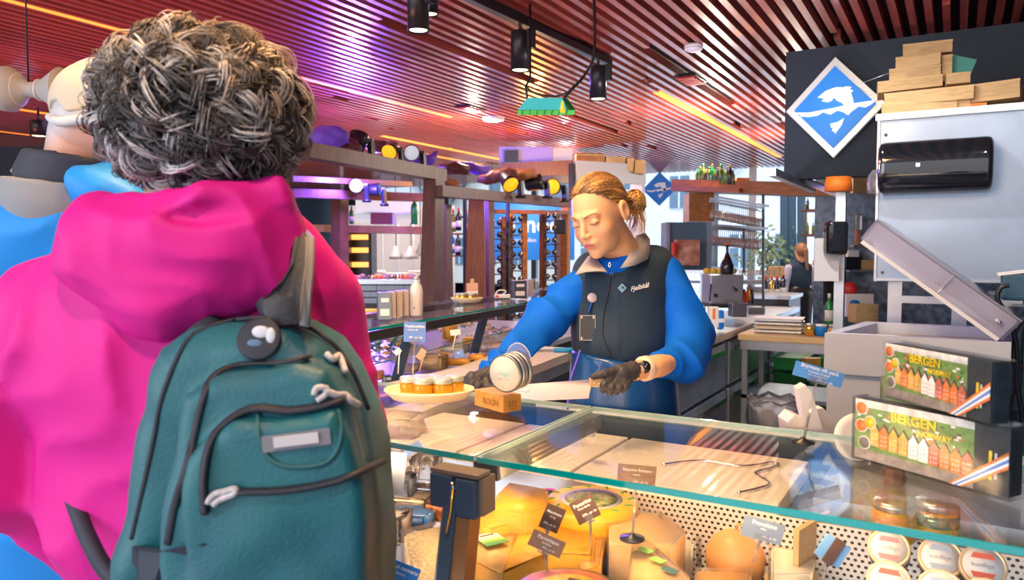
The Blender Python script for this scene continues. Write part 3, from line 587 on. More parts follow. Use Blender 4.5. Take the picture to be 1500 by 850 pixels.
# food island behind the pink shoulder
c = P(572, 424, 8.6); t = thing('food_counter', 'dark tiled food counter with a pale top behind the near glass shelf', 'counter', T(c) @ RYAW); m = MB().use('steel'); m.box((-.2, 0, .1), (1.3, .7, .05)); part('top', m, t)
m = MB().use('black'); m.box((-.2, 0, -.35), (1.2, .6, .85)); m.use('steel_dark')
for r in range(3):
    for k in range(12): m.box((-.75 + k * .10 + .03 * (r % 2), -.305, .03 - r * .07), (.11, .02, .055))
part('base', m, t); m = MB().use('orange_glow'); m.box((-.3, -.31, -.25), (.9, .02, .1)); part('light_band', m, t, 'orange lit band')
for k in range(12):
    x0 = 508 + k * 9.5; mm = ['gold', 'orange', 'wood_pale', 'olive_bottle'][k % 4]; m = MB().use(mm, True); m.sphere((0, 0, .03), (.05, .05, .035), 10, 6); m.sphere((.04, 0, .05), (.035, .03, .03), 10, 6); m.use('white', True); m.lathe([(.04, -.01), (.07, .012), (.07, .016)], n=12)
    solo('food_dish', m, 'small dish of %s snack food on the distant tiled counter' % ['golden', 'orange', 'pale', 'green'][k % 4], 'dish', T(P(x0, 411 + (k % 2) * 2, 8.5)), group='dishes on the tiled counter')
# ================================================================ bar at the back, right of the server
def obox(name, label, cat, px0, py0, d, size, m, rz=None, group=None, bev=0, bottom=True, extra=None):
    """a box whose bottom centre stands at the pixel point"""
    X = T(P(px0, py0, d)) @ (RYAW if rz is None else Matrix.Rotation(rz, 4, 'Z')); mb = MB().use(m)
    mb.box((0, 0, size[2] / 2 if bottom else 0), size, bev=bev)
    if extra: extra(mb)
    return solo(name, mb, label, cat, X, group)
mb = MB().use('wood_orange'); mb.bar(P(998, 273, 8.6), P(1243, 280, 7.4), .45, .13); mb.bar(P(1000, 277, 8.6), P(1100, 281, 8.0), .5, .05); solo('bar_beam', mb, 'long orange timber beam over the glass racks, carrying green bottles', 'beam', world=True)
mb = MB().use('wood_orange'); a = P(1023, 285, 8.5); mb.bar(P(1023, 326, 8.5), a, .28, .3, up=fv); solo('bar_pillar', mb, 'short orange timber pillar under the left end of the bar beam', 'pillar', world=True)
for k in range(13):
    d = 8.3 - k * .03; m = ['olive_bottle', 'green_bottle', 'olive_bottle', 'dark_bottle'][k % 4]
    bottle(T(P(1021 + k * 4.4, 268.5 + k * .18, d)), m, 'green and olive wine bottle standing in the row on the bar beam', .50 + .1 * (k % 3), group='bottles on the bar beam', lbl=None, capm='gold' if k % 2 else 'green')
obox('small_crate', 'small orange wooden crate at the right end of the bottle row on the beam', 'crate', 1086, 271, 8, (.13, .12, .07), 'wood_orange')
for (x0, y0, x1, y1, lab) in ((1040, 291, 1118, 305, 'upper'), (1040, 332, 1116, 337, 'lower')):
    A, B = P(x0, y0, 8.2), P(x1, y1, 7.9); mb = MB().use('steel_dark'); t = thing('glass_rack', lab + ' hanging rack full of upside-down wine glasses', 'glass rack', A)
    for o in (-.18, 0, .18): mb.bar(A + Vector(fv) * o, B + Vector(fv) * o, .02, .025)
    part('rail', mb, t, world=True)
WG = None
for lab, (x0, y0, x1, y1) in (('upper', (1044, 297, 1116, 310)), ('lower', (1044, 336, 1114, 341))):
    for r in range(2):
        for k in range(12):
            f = (k + .5 * r) / 12; p = P(x0 + (x1 - x0) * f, y0 + (y1 - y0) * f, 8.15 - .3 * f + r * .22); X = Matrix.Translation(p)
            l = 'upside-down wine glass hanging in the %s row of the %s glass rack' % (['front', 'back'][r], lab); g = 'wine glasses %s rack %s row' % (lab, ['front', 'back'][r])
            if WG is None:
                WG = thing('wine_glass', l, 'wine glass', X, g); mb = MB().use('wine_glass', True); mb.lathe([(.034, 0), (.034, .003), (.004, .008), (.004, -.07), (.02, -.085), (.038, -.12), (.036, -.16), (.03, -.175)], n=12)
                part('bowl', mb, WG)
            else: dup(WG, X, l, g)
for x0, ya, yb, lab in ((1118, 285, 480, 'tall thin black pole right of the glass racks'), (1090, 336, 400, 'short thin pole under the lower glass rack')):
    mb = MB().use('black'); a = P(x0, ya, 8); b = P(x0, yb, 8); mb.bar(b, a, .025, .025); solo('upright_pole', mb, lab, 'pole', world=True)
# grey machine, shelf, coffee machine
X = T(P(1003, 396, 7.6)) @ RYAW; t = thing('drinks_machine', 'blue grey box shaped machine below the short timber pillar', 'machine', X); mb = MB().use(mat('machine_blue', (.09, .17, .25), .5)); mb.box((0, .1, .24), (.36, .4, .48)); part('housing', mb, t)
mb = MB().use('steel_blue'); mb.box((.205, .0, .24), (.05, .3, .48)); mb.box((-.2, .0, .24), (.03, .3, .48)); part('side_panel', mb, t)
obox('snack_packet', 'red and brown printed packet standing before the blue grey machine', 'packet', 1006, 389, 7.3, (.24, .04, .25), mat('packet_red', (.36, .07, .05), .5, col2=(.75, .45, .32), nscale=9)); obox('sauce_bottle', 'small red bottle left of the printed packet', 'bottle', 987, 388, 7.25, (.05, .05, .22), 'red', bev=.02)
mb = MB().use('steel'); mb.bar(P(1008, 398, 7.3), P(1062, 393, 8.4), .3, .03); a_ = P(1030, 397, 7.8); mb.box((a_.x, a_.y, a_.z / 2), (.05, .05, a_.z)); solo('steel_shelf', mb, 'steel shelf under the blue grey machine', 'shelf', world=True)
X = T(P(1062, 449, 6.6)) @ RYAW; t = thing('coffee_machine', 'brushed steel coffee machine behind the shoulder of the server', 'coffee machine', X); mb = MB().use('steel'); mb.box((0, .1, .15), (.29, .3, .26), bev=.01); part('housing', mb, t); mb = MB().use('black'); mb.box((0, .05, .01), (.3, .34, .03)); mb.box((-.1, -.06, .1), (.03, .03, .03)); part('drip_tray', mb, t)
mb = MB().use('black'); mb.tube([(.05, -.06, .17), (.05, -.12, .16), (.05, -.16, .15)], .012, 8); mb.tube([(-.14, -.06, .2), (-.16, -.1, .1), (-.16, -.1, .05)], .006, 6); part('handle', mb, t)
X = T(P(1062, 449, 6.6)) @ RYAW @ T(.03, .06, .282); t = thing('carafe', 'tall dark glass carafe with long neck on top of the coffee machine', 'carafe', X); mb = MB().use('dark_bottle', True); mb.lathe([(.05, 0), (.06, .01), (.06, .08), (.03, .15), (.012, .19), (.012, .26), (.03, .265)], n=16); part('glass_body', mb, t); mb = MB().use('orange', True); mb.lathe([(.03, .262), (.03, .272)], n=14); part('cap', mb, t)
for k in range(5):
    mb = MB().use(mat('lemon', (.95, .62, .06), .5) if 'lemon' not in MATS else 'lemon', True); mb.sphere((0, 0, .025), (.035, .027, .026), 10, 7); solo('lemon', mb, 'yellow lemon in the little row beside the dark carafe', 'lemon', T(P(1062, 449, 6.6)) @ RYAW @ T(-.12 + .06 * k, .17, .282), 'lemons beside the carafe')
# fridge counter along the aisle
X0, X1, Y0, Y1 = -1.98, -1.47, 4.2, 8.6
t = thing('fridge_counter', 'long stainless steel counter with fridge drawers behind the server', 'counter', T(X1, Y0, 0)); mb = MB().use('steel'); mb.box(((X0 + X1) / 2, (Y0 + Y1) / 2, .885), (X1 - X0 + .04, Y1 - Y0, .05)); part('worktop', mb, t, world=True)
mb = MB().use('steel_dark'); mb.box(((X0 + X1) / 2, (Y0 + Y1) / 2, .47), (X1 - X0 - .05, Y1 - Y0 - .04, .78)); part('body', mb, t, world=True)
for k in range(3):
    ya = Y0 + .05 + k * 1.45
    for j, (za, zb) in enumerate(((.12, .47), (.5, .83))):
        mb = MB().use(['steel_blue', 'steel', 'steel_dark'][k]); mb.box((X1 - .01, ya + .7, (za + zb) / 2), (.03, 1.35, zb - za), bev=.008); dr = part('drawer', mb, t, world=True)
        mb = MB().use('chrome'); mb.box((X1 + .02, ya + .7, zb - .05), (.035, 1.2, .03)); part('handle', mb, dr, world=True)
X = T(P(1108, 448, 8.8)); t = thing('glass_washer', 'dark fridge unit with steel edges at the far end of the steel counter', 'machine', T(-1.55, 8.9, 0)); mb = MB().use('black'); mb.box((-1.85, 9.0, .5), (.55, .7, .95)); mb.use('steel'); mb.box((-1.85, 9.0, 1.0), (.6, .75, .04)); part('housing', mb, t, world=True)
obox('spray_bottle', 'bright blue bottle with white band on the steel counter by the blue sleeve', 'bottle', 1055, 483, 5.6, (.05, .05, .15), 'blue_bright', bev=.02, extra=lambda b: (b.use('white'), b.box((0, 0, .07), (.052, .052, .03))))
obox('paper_cup_stack', 'white pack with an orange stripe left of the bright blue bottle', 'packet', 1044, 479, 5.6, (.07, .06, .15), 'white', extra=lambda b: (b.use('orange'), b.box((.0, -.031, .1), (.02, .004, .08))))
obox('toaster', 'dark box appliance behind the bright blue bottle', 'appliance', 1080, 464, 6.4, (.13, .12, .12), 'steel_dark', bev=.01)
obox('steel_tub', 'steel tub at the end of the counter right of the dark appliance', 'tub', 1103, 463, 7.3, (.16, .2, .09), 'steel')
for k in range(7):
    bottle(T(P(1080 + k * 3.6, 446 - (k % 3) * 3, 7.4)), ['orange', 'gold', 'dark_bottle', 'red'][k % 4], 'small colourful syrup bottle in the cluster right of the coffee machine', .5, group='syrup bottles', lbl=None, capm='black')
# counter with spirits
mb = MB().use('steel'); mb.bar(P(1105, 440, 9.6), P(1160, 441, 9.4), .6, .05); mb.use('steel_dark'); a = P(1135, 445, 9.8); mb.box((a.x, a.y, a.z / 2), (.5, .5, a.z), RYAW); solo('spirits_counter', mb, 'steel counter carrying spirit bottles before the second server', 'counter', world=True)
for k, (x0, m, s, lab) in enumerate(((1121, 'dark_bottle', .95, 'dark spirit bottle with pale label, leftmost on the spirits counter'), (1130, 'gold', .9, 'amber spirit bottle on the spirits counter'), (1138, 'dark_bottle', .95, 'dark spirit bottle between the amber one and the champagne'), (1147, 'dark_bottle', 1.1, 'champagne bottle with a gold neck beside the second server'))):
    bottle(T(P(x0, 438, 9.4)), m, lab, s, lbl='paper', capm='gold' if k == 3 else 'red')
for k in range(3): obox('cup_stack', '%s stack of brown paper cups above the spirit bottles' % ['left', 'middle', 'right'][k], 'cups', 1129 + k * 8, 408, 9.9, (.06, .06, .16), 'wood_pale', bev=.02)
for k in range(14):
    rx = random.uniform(0, 1); mb = MB().use('wine_glass', True); mb.lathe([(.025, 0), (.004, .005), (.004, .05), (.03, .08), (.028, .13)], n=10); solo('stemmed_glass', mb, 'small clear stemmed glass on the bar behind the coffee machine', 'glass', T(P(1085 + 60 * (k / 14), 410.5, 9.9)), 'stemmed glasses on the bar')
for k in range(8):
    mb = MB().use('wine_glass', True); mb.lathe([(.025, 0), (.004, .005), (.004, .05), (.03, .08), (.028, .13)], n=10); solo('stemmed_glass', mb, 'clear stemmed glass beside the dark spirit bottles', 'glass', T(P(1098 + 2.6 * k, 436 + (k % 2) * 2, 9.0)), 'stemmed glasses beside the spirits')
mb = MB().use('steel'); mb.bar(P(1078, 412, 9.9), P(1150, 412, 9.9), .25, .03); a_ = P(1082, 412, 9.9); mb.box((a_.x, a_.y, a_.z / 2), (.05, .05, a_.z)); solo('glass_shelf', mb, 'slim steel shelf under the small stemmed glasses', 'shelf', world=True)
# leafy plant outside the bar window
VV = []; QQ = []
for k in range(420):
    c = np.array(P(1125 + random.gauss(0, 18), 372 + random.gauss(0, 15), 12 + random.uniform(-.2, .2))); a = rng.normal(size=3); a /= np.linalg.norm(a); b = np.cross(a, rng.normal(size=3)); b /= np.linalg.norm(b); i = len(VV)
    VV += [c - a * .055, c + b * .025, c + a * .055, c - b * .025]; QQ.append([i, i + 1, i + 2, i + 3])
pc = P(1125, 380, 12); t = thing('leafy_plant', 'pale green leafy plant behind the bar by the window', 'plant', T(pc.x, pc.y, 0)); o = fastmesh('foliage', np.array(VV) - np.array((pc.x, pc.y, 0)), QQ, mat('leaf', (.30, .46, .30), .6), t); tag(o, kind='stuff'); mb = MB().use('wood_brown'); mb.cyl((0, 0, .4), (0, 0, 1.5), .02); part('stem', mb, t); mb = MB().use('light_grey', True); mb.lathe([(.15, 0), (.2, .4), (.18, .4), (0, .36)], n=20); part('pot', mb, t)
mb = MB().use(mat('frame_blue', (.03, .14, .28), .5))
for x0 in (1149, 1160, 1174): mb.bar(P(x0, 500, 12.5), P(x0, 285, 12.5), .12, .1)
solo('window_frame_posts', mb, 'dark blue upright window frames right of the wine glasses', 'window frame', world=True)
mb = MB().use('black')
for x0 in (1180, 1212): a_, b_ = P(x0, 480, 11.8), P(x0, 300, 11.8); a_.z = 0; mb.bar(a_, b_, .045, .045)
mb.use('wood_brown')
for y0 in (309, 345, 400, 430): mb.bar(P(1178, y0, 11.8), P(1214, y0, 11.8), .3, .04)
solo('metal_shelving', mb, 'black shelf unit with brown boards behind the second server', 'shelving', world=True)
for k in range(9): bottle(T(P(1183 + (k % 4) * 8, [307, 343, 398][k % 3], 11.7)), ['dark_bottle', 'olive_bottle', 'gold'][k % 3], 'small bottle on the black shelf unit behind the second server', .6, group='bottles on the black shelf unit', lbl=None, capm=None)
# pole with dispenser and orange shade
mb = MB().use('steel'); a = P(1233, 268, 5.0); b = Vector((a.x, a.y, 0)); mb.bar(b, a, .06, .06); pole = solo('steel_post', mb, 'square steel post left of the big steel cabinet', 'post', world=True)
X = T(P(1224, 349, 4.85)) @ RYAW; t = thing('towel_dispenser', 'glossy black paper towel dispenser on the steel post', 'dispenser', X); mb = MB().use('black_gloss'); mb.box((0, 0, 0), (.135, .1, .22), bev=.03); part('cover', mb, t); mb = MB().use('white'); mb.box((-.03, .06, -.14), (.16, .01, .28)); part('back_plate', mb, t)
mb = MB().use('orange'); mb.X = T(P(1228, 270, 4.8)); mb.lathe([(.085, -.045), (.075, .045)], n=20); t = thing('lamp_shade', 'bright orange lamp shade just under the dark sign board', 'lamp shade', P(1228, 270, 4.8)); part('shade', mb, t, world=True)
mb = MB().use('wood_pale'); mb.bar(P(1248, 272, 7.0), P(1290, 272, 7.0), .05, .14); solo('timber_fascia', mb, 'pale timber strip behind the orange lamp shade', 'board', world=True)
mb = MB().use('steel_blue'); mb.bar(P(1175, 263, 5.8), P(1230, 285, 5.1), .04, .04); solo('support_arm', mb, 'slanted steel arm from the sign board to the steel post', 'bar', world=True)
# shelves and goods on the tiled wall
for k, (xa, xb, y0, lab) in enumerate(((1240, 1290, 361, 'upper'), (1234, 1290, 396, 'lower'))):
    mb = MB().use('steel'); mb.bar(P(xa, y0, 7.2), P(xb, y0, 7.2), .3, .025); solo('wall_shelf', mb, lab + ' steel shelf on the patterned tile wall', 'shelf', world=True)
obox('black_carton', 'tall black carton with white print on the tile wall', 'carton', 1259, 337, 7.4, (.13, .1, .42), 'black'); obox('book', 'dark maroon menu board behind the steel post', 'board', 1236, 340, 7.5, (.24, .08, .36), 'maroon')
obox('drink_bottle', 'amber bottle on the upper steel shelf', 'bottle', 1256, 360, 7.1, (.06, .06, .3), 'wine_glass', bev=.02, extra=lambda b: (b.use('orange'), b.box((0, 0, .08), (.045, .045, .14)))); obox('drink_bottle', 'clear bottle with blue cap on the upper steel shelf', 'bottle', 1277, 360, 7.1, (.07, .07, .25), 'clear_plastic', bev=.02)
obox('black_tub', 'black tub holding a pale box on the lower steel shelf', 'tub', 1247, 395, 7.1, (.15, .12, .12), 'black', extra=lambda b: (b.use('paper'), b.box((0, 0, .14), (.1, .08, .08)))); obox('cardboard_box', 'brown cardboard box on the lower steel shelf', 'box', 1271, 395, 7.1, (.18, .15, .09), 'wood_pale')
obox('white_card', 'white board with a blue disc beside the cardboard box', 'board', 1258, 464, 6.6, (.24, .03, .2), 'paper', extra=lambda b: (b.use('blue_bright'), b.lathe([(.05, 0), (.05, .01)], (-.05, -.02, .1), (0, -1, 0), 24))); obox('cardboard_box', 'cardboard box in front of the white board with the blue disc', 'box', 1264, 472, 6.25, (.18, .15, .15), 'wood_pale')
mb = MB().use('red', True); mb.sphere((0, 0, 0), (.07, .05, .07), 14, 8); mb.sphere((-.05, 0, .02), (.04, .03, .04), 10, 6); solo('red_cloth', mb, 'bright red cloth hanging by the steel post', 'cloth', P(1244, 424, 6.8))
mb = MB().use('black'); mb.box((0, 0, 0), (.2, .05, .36), bev=.02); solo('apron', mb, 'black apron hanging behind the steel post', 'apron', T(P(1222, 420, 6.9)) @ RYAW)
t = bottle(T(P(1214, 478, 6.3)), 'green_bottle', 'green and white spray bottle left of the steel post', .9, lbl='white', capm='white', lh=.1)
# prep table
t = thing('prep_table', 'beech topped prep table on steel legs left of the chest machine', 'table', T(-1.1, 6.1, 0)); mb = MB().use('wood_beech'); mb.box((-1.0, 6.15, .86), (.85, .7, .05), bev=.008); part('tabletop', mb, t, world=True)
mb = MB().use('steel'); mb.box((-1.0, 6.15, .80), (.82, .66, .07)); part('frame', mb, t, world=True); mb = MB().use('steel_blue'); mb.box((-1.0, 6.15, .40), (.8, .62, .03)); part('lower_shelf', mb, t, world=True)
for a in (-1.38, -.62):
    for b in (5.86, 6.44): mb = MB().use('steel'); mb.box((a, b, .40), (.04, .04, .8)); part('leg', mb, t, world=True)
for k in range(4):
    mb = MB().use(['steel', 'wood_tray', 'steel', 'white'][k]); mb.box((0, 0, .012), (.34, .24, .018), bev=.006); mb.box((0, 0, .024), (.36, .26, .004)); solo('baking_tray', mb, '%s of the flat trays stacked on the beech prep table' % ['lowest', 'second lowest', 'second highest', 'topmost'][k], 'tray', T(-1.17, 6.05, .886 + k * .03, YAW * .2), 'trays on the prep table')
for k, (x, m, lab) in enumerate(((-.93, 'gold', 'amber jar beside the trays on the prep table'), (-.85, 'blue_bright', 'small blue and white tub on the prep table'), (-.76, 'wood_pale', 'brown glass jar on the prep table beside the blue tub'))):
    mb = MB().use(m, True); mb.lathe([(.04, 0), (.042, .06), (.038, .07)], n=16); mb.use('white' if k == 1 else 'steel', True); mb.lathe([(.04, .07), (.04, .085)], n=16); solo('jar', mb, lab, 'jar', T(x, 5.95, .886))
mb = MB().use('white'); mb.box((0, 0, .03), (.22, .2, .06)); solo('bread_board', mb, 'pale block at the right end of the prep table', 'board', T(-.66, 6.0, .886))
for k, (x, y) in enumerate(((-1.28, 7.3), (-.9, 7.4))):
    mb = MB().use('green'); 
    for q in range(4): mb.box((0, 0, .06 + q * .14), (.28, .4, .1)); mb.box((0, 0, .12 + q * .14), (.31, .43, .02))
    solo('green_crate', mb, ['left', 'right'][k] + ' stack of green plastic crates under and behind the prep table', 'crate', T(x, y, 0))
obox('foil_packet', 'yellow packet leaning on the lower part of the chest machine', 'packet', 1188, 535, 5.2, (.11, .06, .05), 'gold')
# rubbish bin with bag
c = PZ(1135, 588, .66); t = thing('rubbish_bin', 'round rubbish bin lined with a clear bag left of the white trays', 'bin', T(c.x, c.y, 0)); mb = MB().use('grey', True); mb.lathe([(.10, 0), (.14, .64), (.13, .64), (.1, .3), (0, .3)], n=24); part('bucket', mb, t)
mb = MB().use('wrap', True)
pr = [(.145, .50), (.155, .56), (.15, .64), (.145, .68), (.13, .66), (.12, .52), (.09, .5)]; mb.lathe(pr, n=28)
for i, v in enumerate(mb.v): a = math.atan2(v[1], v[0]); k = 1 + .05 * math.sin(9 * a + v[2] * 40); mb.v[i] = (v[0] * k, v[1] * k, v[2] + .012 * math.sin(7 * a))
part('bag', mb, t, 'crumpled clear liner')
mb = MB().use('paper', True)
for k in range(9): mb.sphere((random.uniform(-.07, .07), random.uniform(-.07, .07), .54 + random.uniform(0, .04)), (.04, .035, .025), 8, 5)
part('waste_paper', mb, t)
mb = MB().use('black'); mb.box((0, 0, .2), (.5, .34, .4)); mb.use('steel_dark'); mb.box((0, 0, .41), (.54, .38, .03)); solo('black_crate', mb, 'low black crate on the floor behind the glass counter', 'crate', T(-1.0, 3.6, 0, .2))

# ================================================================ chest machine with open lid, steel cabinet
def quad(a, b, c, d, k): return [a, b, c, d]
t = thing('vacuum_chest', 'pale steel chest machine with its clear lid propped open', 'machine', T(-.15, 3.9, 0)); fl, fr2, bk, bl = (-.50, 3.6), (.20, 3.62), (.24, 4.3), (-.40, 4.3)
mb = MB().use('chest'); mb.slab([(-.49, 3.63), (.19, 3.65), (.22, 4.28), (-.40, 4.28)], .08, .98)
def ringpoly(i): return [(fl[0] + i, fl[1] + i), (fr2[0] - i, fr2[1] + i), (bk[0] - i, bk[1] - i), (bl[0] + i, bl[1] - i)]
o_, i_ = ringpoly(0), ringpoly(.06); vs = [(*p, 1.15) for p in o_] + [(*p, 1.15) for p in i_] + [(*p, .97) for p in o_] + [(*p, .97) for p in i_]
fs = [];
for k in range(4): k2 = (k + 1) % 4; fs += [(k, k2, 4 + k2, 4 + k), (k, 8 + k, 8 + k2, k2), (4 + k, 4 + k2, 12 + k2, 12 + k)]
mb.add(vs, fs, False); part('body', mb, t, world=True)
mb = MB().use('steel'); mb.slab(ringpoly(.07), 1.0, 1.01); mb.use(mat('chamber_tan', (.42, .33, .26), .4)); mb.box((-.13, 4.2, 1.06), (.52, .05, .08)); mb.bar((-.45, 4.2, 1.04), (-.4, 3.7, 1.04), .02, .1); part('chamber', mb, t, 'brownish inner chamber', world=True)
mb = MB(); hx, hz = .17, 1.155; ang = math.radians(38); X = Matrix.Translation((hx, 3.62, hz)) @ Matrix.Rotation(ang, 4, 'Y'); mb.X = X
mb.use('clear_lid')
L_, Dp, Th = .68, .62, .10
for c, s_ in (((-L_ / 2, 0.006, Th / 2), (L_, .012, Th)), ((-L_ / 2, Dp, Th / 2), (L_, .012, Th)), ((-.006, Dp / 2, Th / 2), (.012, Dp, Th)), ((-L_ + .006, Dp / 2, Th / 2), (.012, Dp, Th)), ((-L_ / 2, Dp / 2, Th), (L_, Dp, .012))): mb.box(c, s_)
lid = part('lid', mb, t, 'thick clear lid propped open', world=True)
for yy in (.02, Dp - .02): mb = MB().use('white'); mb.X = X; mb.box((-L_ / 2, yy, -.008), (L_ * .96, .05, .016)); part('seal_strip', mb, lid, 'white sealing strip', world=True)
mb = MB().use('chrome'); mb.X = X; mb.box((-.06, -.01, .05), (.03, .01, .012)); mb.cyl((-.055, -.012, .05), (-.055, -.02, .05), .008); mb.box((-.30, -.004, .05), (.004, .006, .09)); part('hinge', mb, lid, world=True)
for a in (-.44, .16):
    mb = MB().use('black'); mb.cyl((a, 3.7, 0), (a, 3.7, .08), .04); part('foot', mb, t, world=True)
t = thing('steel_cabinet', 'big brushed steel cabinet with wooden boxes on top', 'cabinet', T(.4, 4.9, 0)); mb = MB().use('steel_blue'); mb.box((.46, 5.0, 1.79), (1.68, .8, .88)); part('body', mb, t, world=True)
mb = MB().use('steel'); mb.box((.46, 5.0, 2.245), (1.72, .84, .035)); mb.bar((-.385, 4.6, 2.23), (-.385, 4.6, 1.35), .012, .02); mb.bar((-.38, 4.59, 1.36), (1.3, 4.59, 1.36), .02, .012); part('trim', mb, t, world=True)
mb = MB().use('steel_dark')
for x, z in ((-.35, 1.40), (-.35, 1.6), (-.35, 1.9), (-.35, 2.15)): mb.cyl((x, 4.6, z), (x, 4.592, z), .008, n=10)
part('screws', mb, t, world=True)
for x in (-.29, .02, 1.2):
    mb = MB().use('steel'); mb.box((x, 4.7, .68), (.07, .05, 1.36)); part('leg', mb, t, world=True)
mb = MB().use('steel_dark'); mb.bar((.15, 4.62, 1.30), (.9, 4.62, 1.30), .02, .02); mb.bar((.25, 4.6, 1.24), (.9, 4.6, 1.24), .012, .012); mb.use('steel'); mb.bar((-.3, 4.68, 1.25), (.3, 4.68, 1.25), .03, .04); part('rail', mb, t, world=True)
c = PY(1368, 243, 4.53); t = thing('wall_dispenser', 'glossy black rounded dispenser mounted on the steel cabinet', 'dispenser', T(c))
def fn(X, Y, Z):
    q = (np.sqrt((Y / .085) ** 2 + (np.abs(Z) / .137) ** 2.6) - 1) * .085
    return smax(q, np.abs(X) - .262, .03)
V, Q = surf(fn, (-.3, -.12, -.16), (.3, .12, .16), .01); fastmesh('cover', V, Q, 'black_gloss', t)
mb = MB().use('white'); mb.box((-.07, -.094, .0), (.02, .004, .02)); part('logo_patch', mb, t); mb = MB().use('chrome'); mb.tube([(-.245, -.06, .08), (-.25, -.09, 0), (-.245, -.06, -.08)], .006, 6); part('edge_trim', mb, t)
mb = MB().use('clear_plastic', True); mb.lathe([(.05, -.06), (.06, -.02), (.055, .04), (.03, .07)], n=14); solo('plastic_bottle', mb, 'white translucent holder on the left edge of the steel cabinet', 'holder', PY(1287, 268, 4.55))
# wooden boxes on the cabinet
ZT = 2.265
def wbox(x0, x1, y0, y1, Y, dpt, rz, label, m='wood_pale', rx=0, openf=False):
    a = PY(x0, y1, Y); b = PY(x1, y1, Y); h = (y1 - y0) / F * ((Y - .0) / (ray((x0 + x1) / 2, 100)[1])); w = (b.x - a.x); c = (a + b) / 2; c.z = max(c.z, ZT + .002)
    X = T(c.x, Y + dpt / 2, c.z) @ Matrix.Rotation(rz, 4, 'Z') @ Matrix.Rotation(rx, 4, 'Y'); t = thing('wooden_box', label, 'wooden box', X); e = .009
    mb = MB().use(m); mb.box((0, -dpt / 2 + e / 2, h / 2), (w, e, h)); mb.box((0, dpt / 2 - e / 2, h / 2), (w, e, h)); mb.box((-w / 2 + e / 2, 0, h / 2), (e, dpt - 2 * e, h)); mb.box((w / 2 - e / 2, 0, h / 2), (e, dpt - 2 * e, h)); part('side_boards', mb, t)
    mb = MB().use('wood_beech'); mb.box((0, 0, e / 2 + .001), (w - 2 * e, dpt - 2 * e, e)); part('bottom_board', mb, t)
    mb = MB().use('wood_beech' if m != 'wood_beech' else 'wood_pale'); mb.box((0, 0, h + e / 2), (w + .004, dpt, e)); part('lid_board', mb, t); return t
wbox(1290, 1400, 152, 166, 4.66, .22, .05, 'lowest wooden box, lying at the left corner of the steel cabinet')
wbox(1400, 1424, 152, 166, 4.68, .2, -.1, 'small wooden offcut between the lowest box and the orange tag')
wbox(1297, 1428, 133, 150, 4.66, .22, -.06, 'long wooden box, second layer from the bottom of the pile')
wbox(1283, 1377, 117, 131, 4.68, .24, .10, 'wooden box, third layer, sticking out furthest left of the pile', rx=-.04)
wbox(1394, 1499, 124, 148, 4.68, .25, -.12, 'large wooden box on the right of the pile, reaching the photo edge', rx=-.03)
wbox(1302, 1377, 100, 115, 4.70, .2, .02, 'wooden box, fourth layer of the pile')
wbox(1314, 1380, 82, 97, 4.70, .2, -.08, 'pale wooden box, fifth layer of the pile', 'wood_beech')
wbox(1321, 1393, 64, 79, 4.72, .2, .06, 'topmost wooden box of the pile')
wbox(1379, 1394, 83, 119, 4.74, .16, 0, 'upright narrow wooden box right of the fifth layer')
wbox(1384, 1419, 109, 122, 4.66, .14, .1, 'small wooden box beside the upright narrow one')
wbox(1424, 1470, 152, 165, 4.95, .2, .0, 'dark shadowed wooden box under the large right one', 'wood_brown')
mb = MB().use('orange'); mb.box((0, 0, 0), (.075, .01, .035)); q = T(PY(1433, 156, 4.66)); t = thing('price_tag', 'bright orange tag at the foot of the wooden box pile', 'tag', q); part('card', mb, t); mb = MB(); text_mb(mb, 'N.A.', .022, T(0, -.007, 0), 'black'); part('lettering', mb, t)
mb = MB().use(mat('teal_card', (.03, .30, .26), .5)); mb.box((0, 0, 0), (.13, .006, .10), Matrix.Rotation(.35, 4, 'Y')); solo('folder', mb, 'teal folder sticking out right of the topmost wooden boxes', 'folder', PY(1406, 97, 4.8))
mb = MB().use('steel'); mb.tube([PY(1262, 122, 4.7), PY(1300, 108, 4.7), PY(1320, 104, 4.72)], .002, 6); mb.tube([PY(1258, 128, 4.7), PY(1275, 140, 4.7), PY(1285, 136, 4.7)], .002, 6); solo('wire', mb, 'thin wire poking left out of the wooden box pile', 'wire', world=True)
# socket box and cables at the right edge
c = PY(1488, 420, 3.95); t = thing('socket_box', 'dark blue socket box at the right edge above the cables', 'socket box', T(c)); mb = MB().use(mat('box_blue', (.03, .10, .17), .5)); mb.box((.03, 0, 0), (.17, .1, .12), bev=.015); part('housing', mb, t); mb = MB().use('paper'); mb.box((.03, .0, .068), (.2, .1, .012), Matrix.Rotation(-.15, 4, 'Y')); part('cover', mb, t)
mb = MB().use('black')
for pts in ([(1478, 418), (1466, 422), (1461, 436), (1470, 455), (1483, 480), (1490, 520), (1489, 560), (1496, 600), (1500, 640)], [(1500, 470), (1488, 490), (1482, 520), (1488, 560), (1480, 600), (1484, 650)], [(1500, 540), (1492, 535), (1486, 545), (1492, 580), (1498, 640)]):
    m2 = MB().use('black'); m2.tube(catmull([PY(x, y, 3.93 - .01 * len(pts)) for x, y in pts]), .010 if len(pts) == 9 else .006, 8); solo('power_cable', m2, {9: 'thick black cable hanging from the dark blue socket box', 6: 'thin black cable looping down beside the chest machine', 5: 'short black cable loop at the right photo edge'}[len(pts)], 'cable', world=True)
mb = MB().use(mat('dark_green', (.01, .12, .08), .5, noise=.6, nscale=20)); mb.box((.45, 4.25, .6), (.35, .2, 1.2)); solo('green_bin', mb, 'dark green bin in the shade behind the cables', 'bin', world=True)
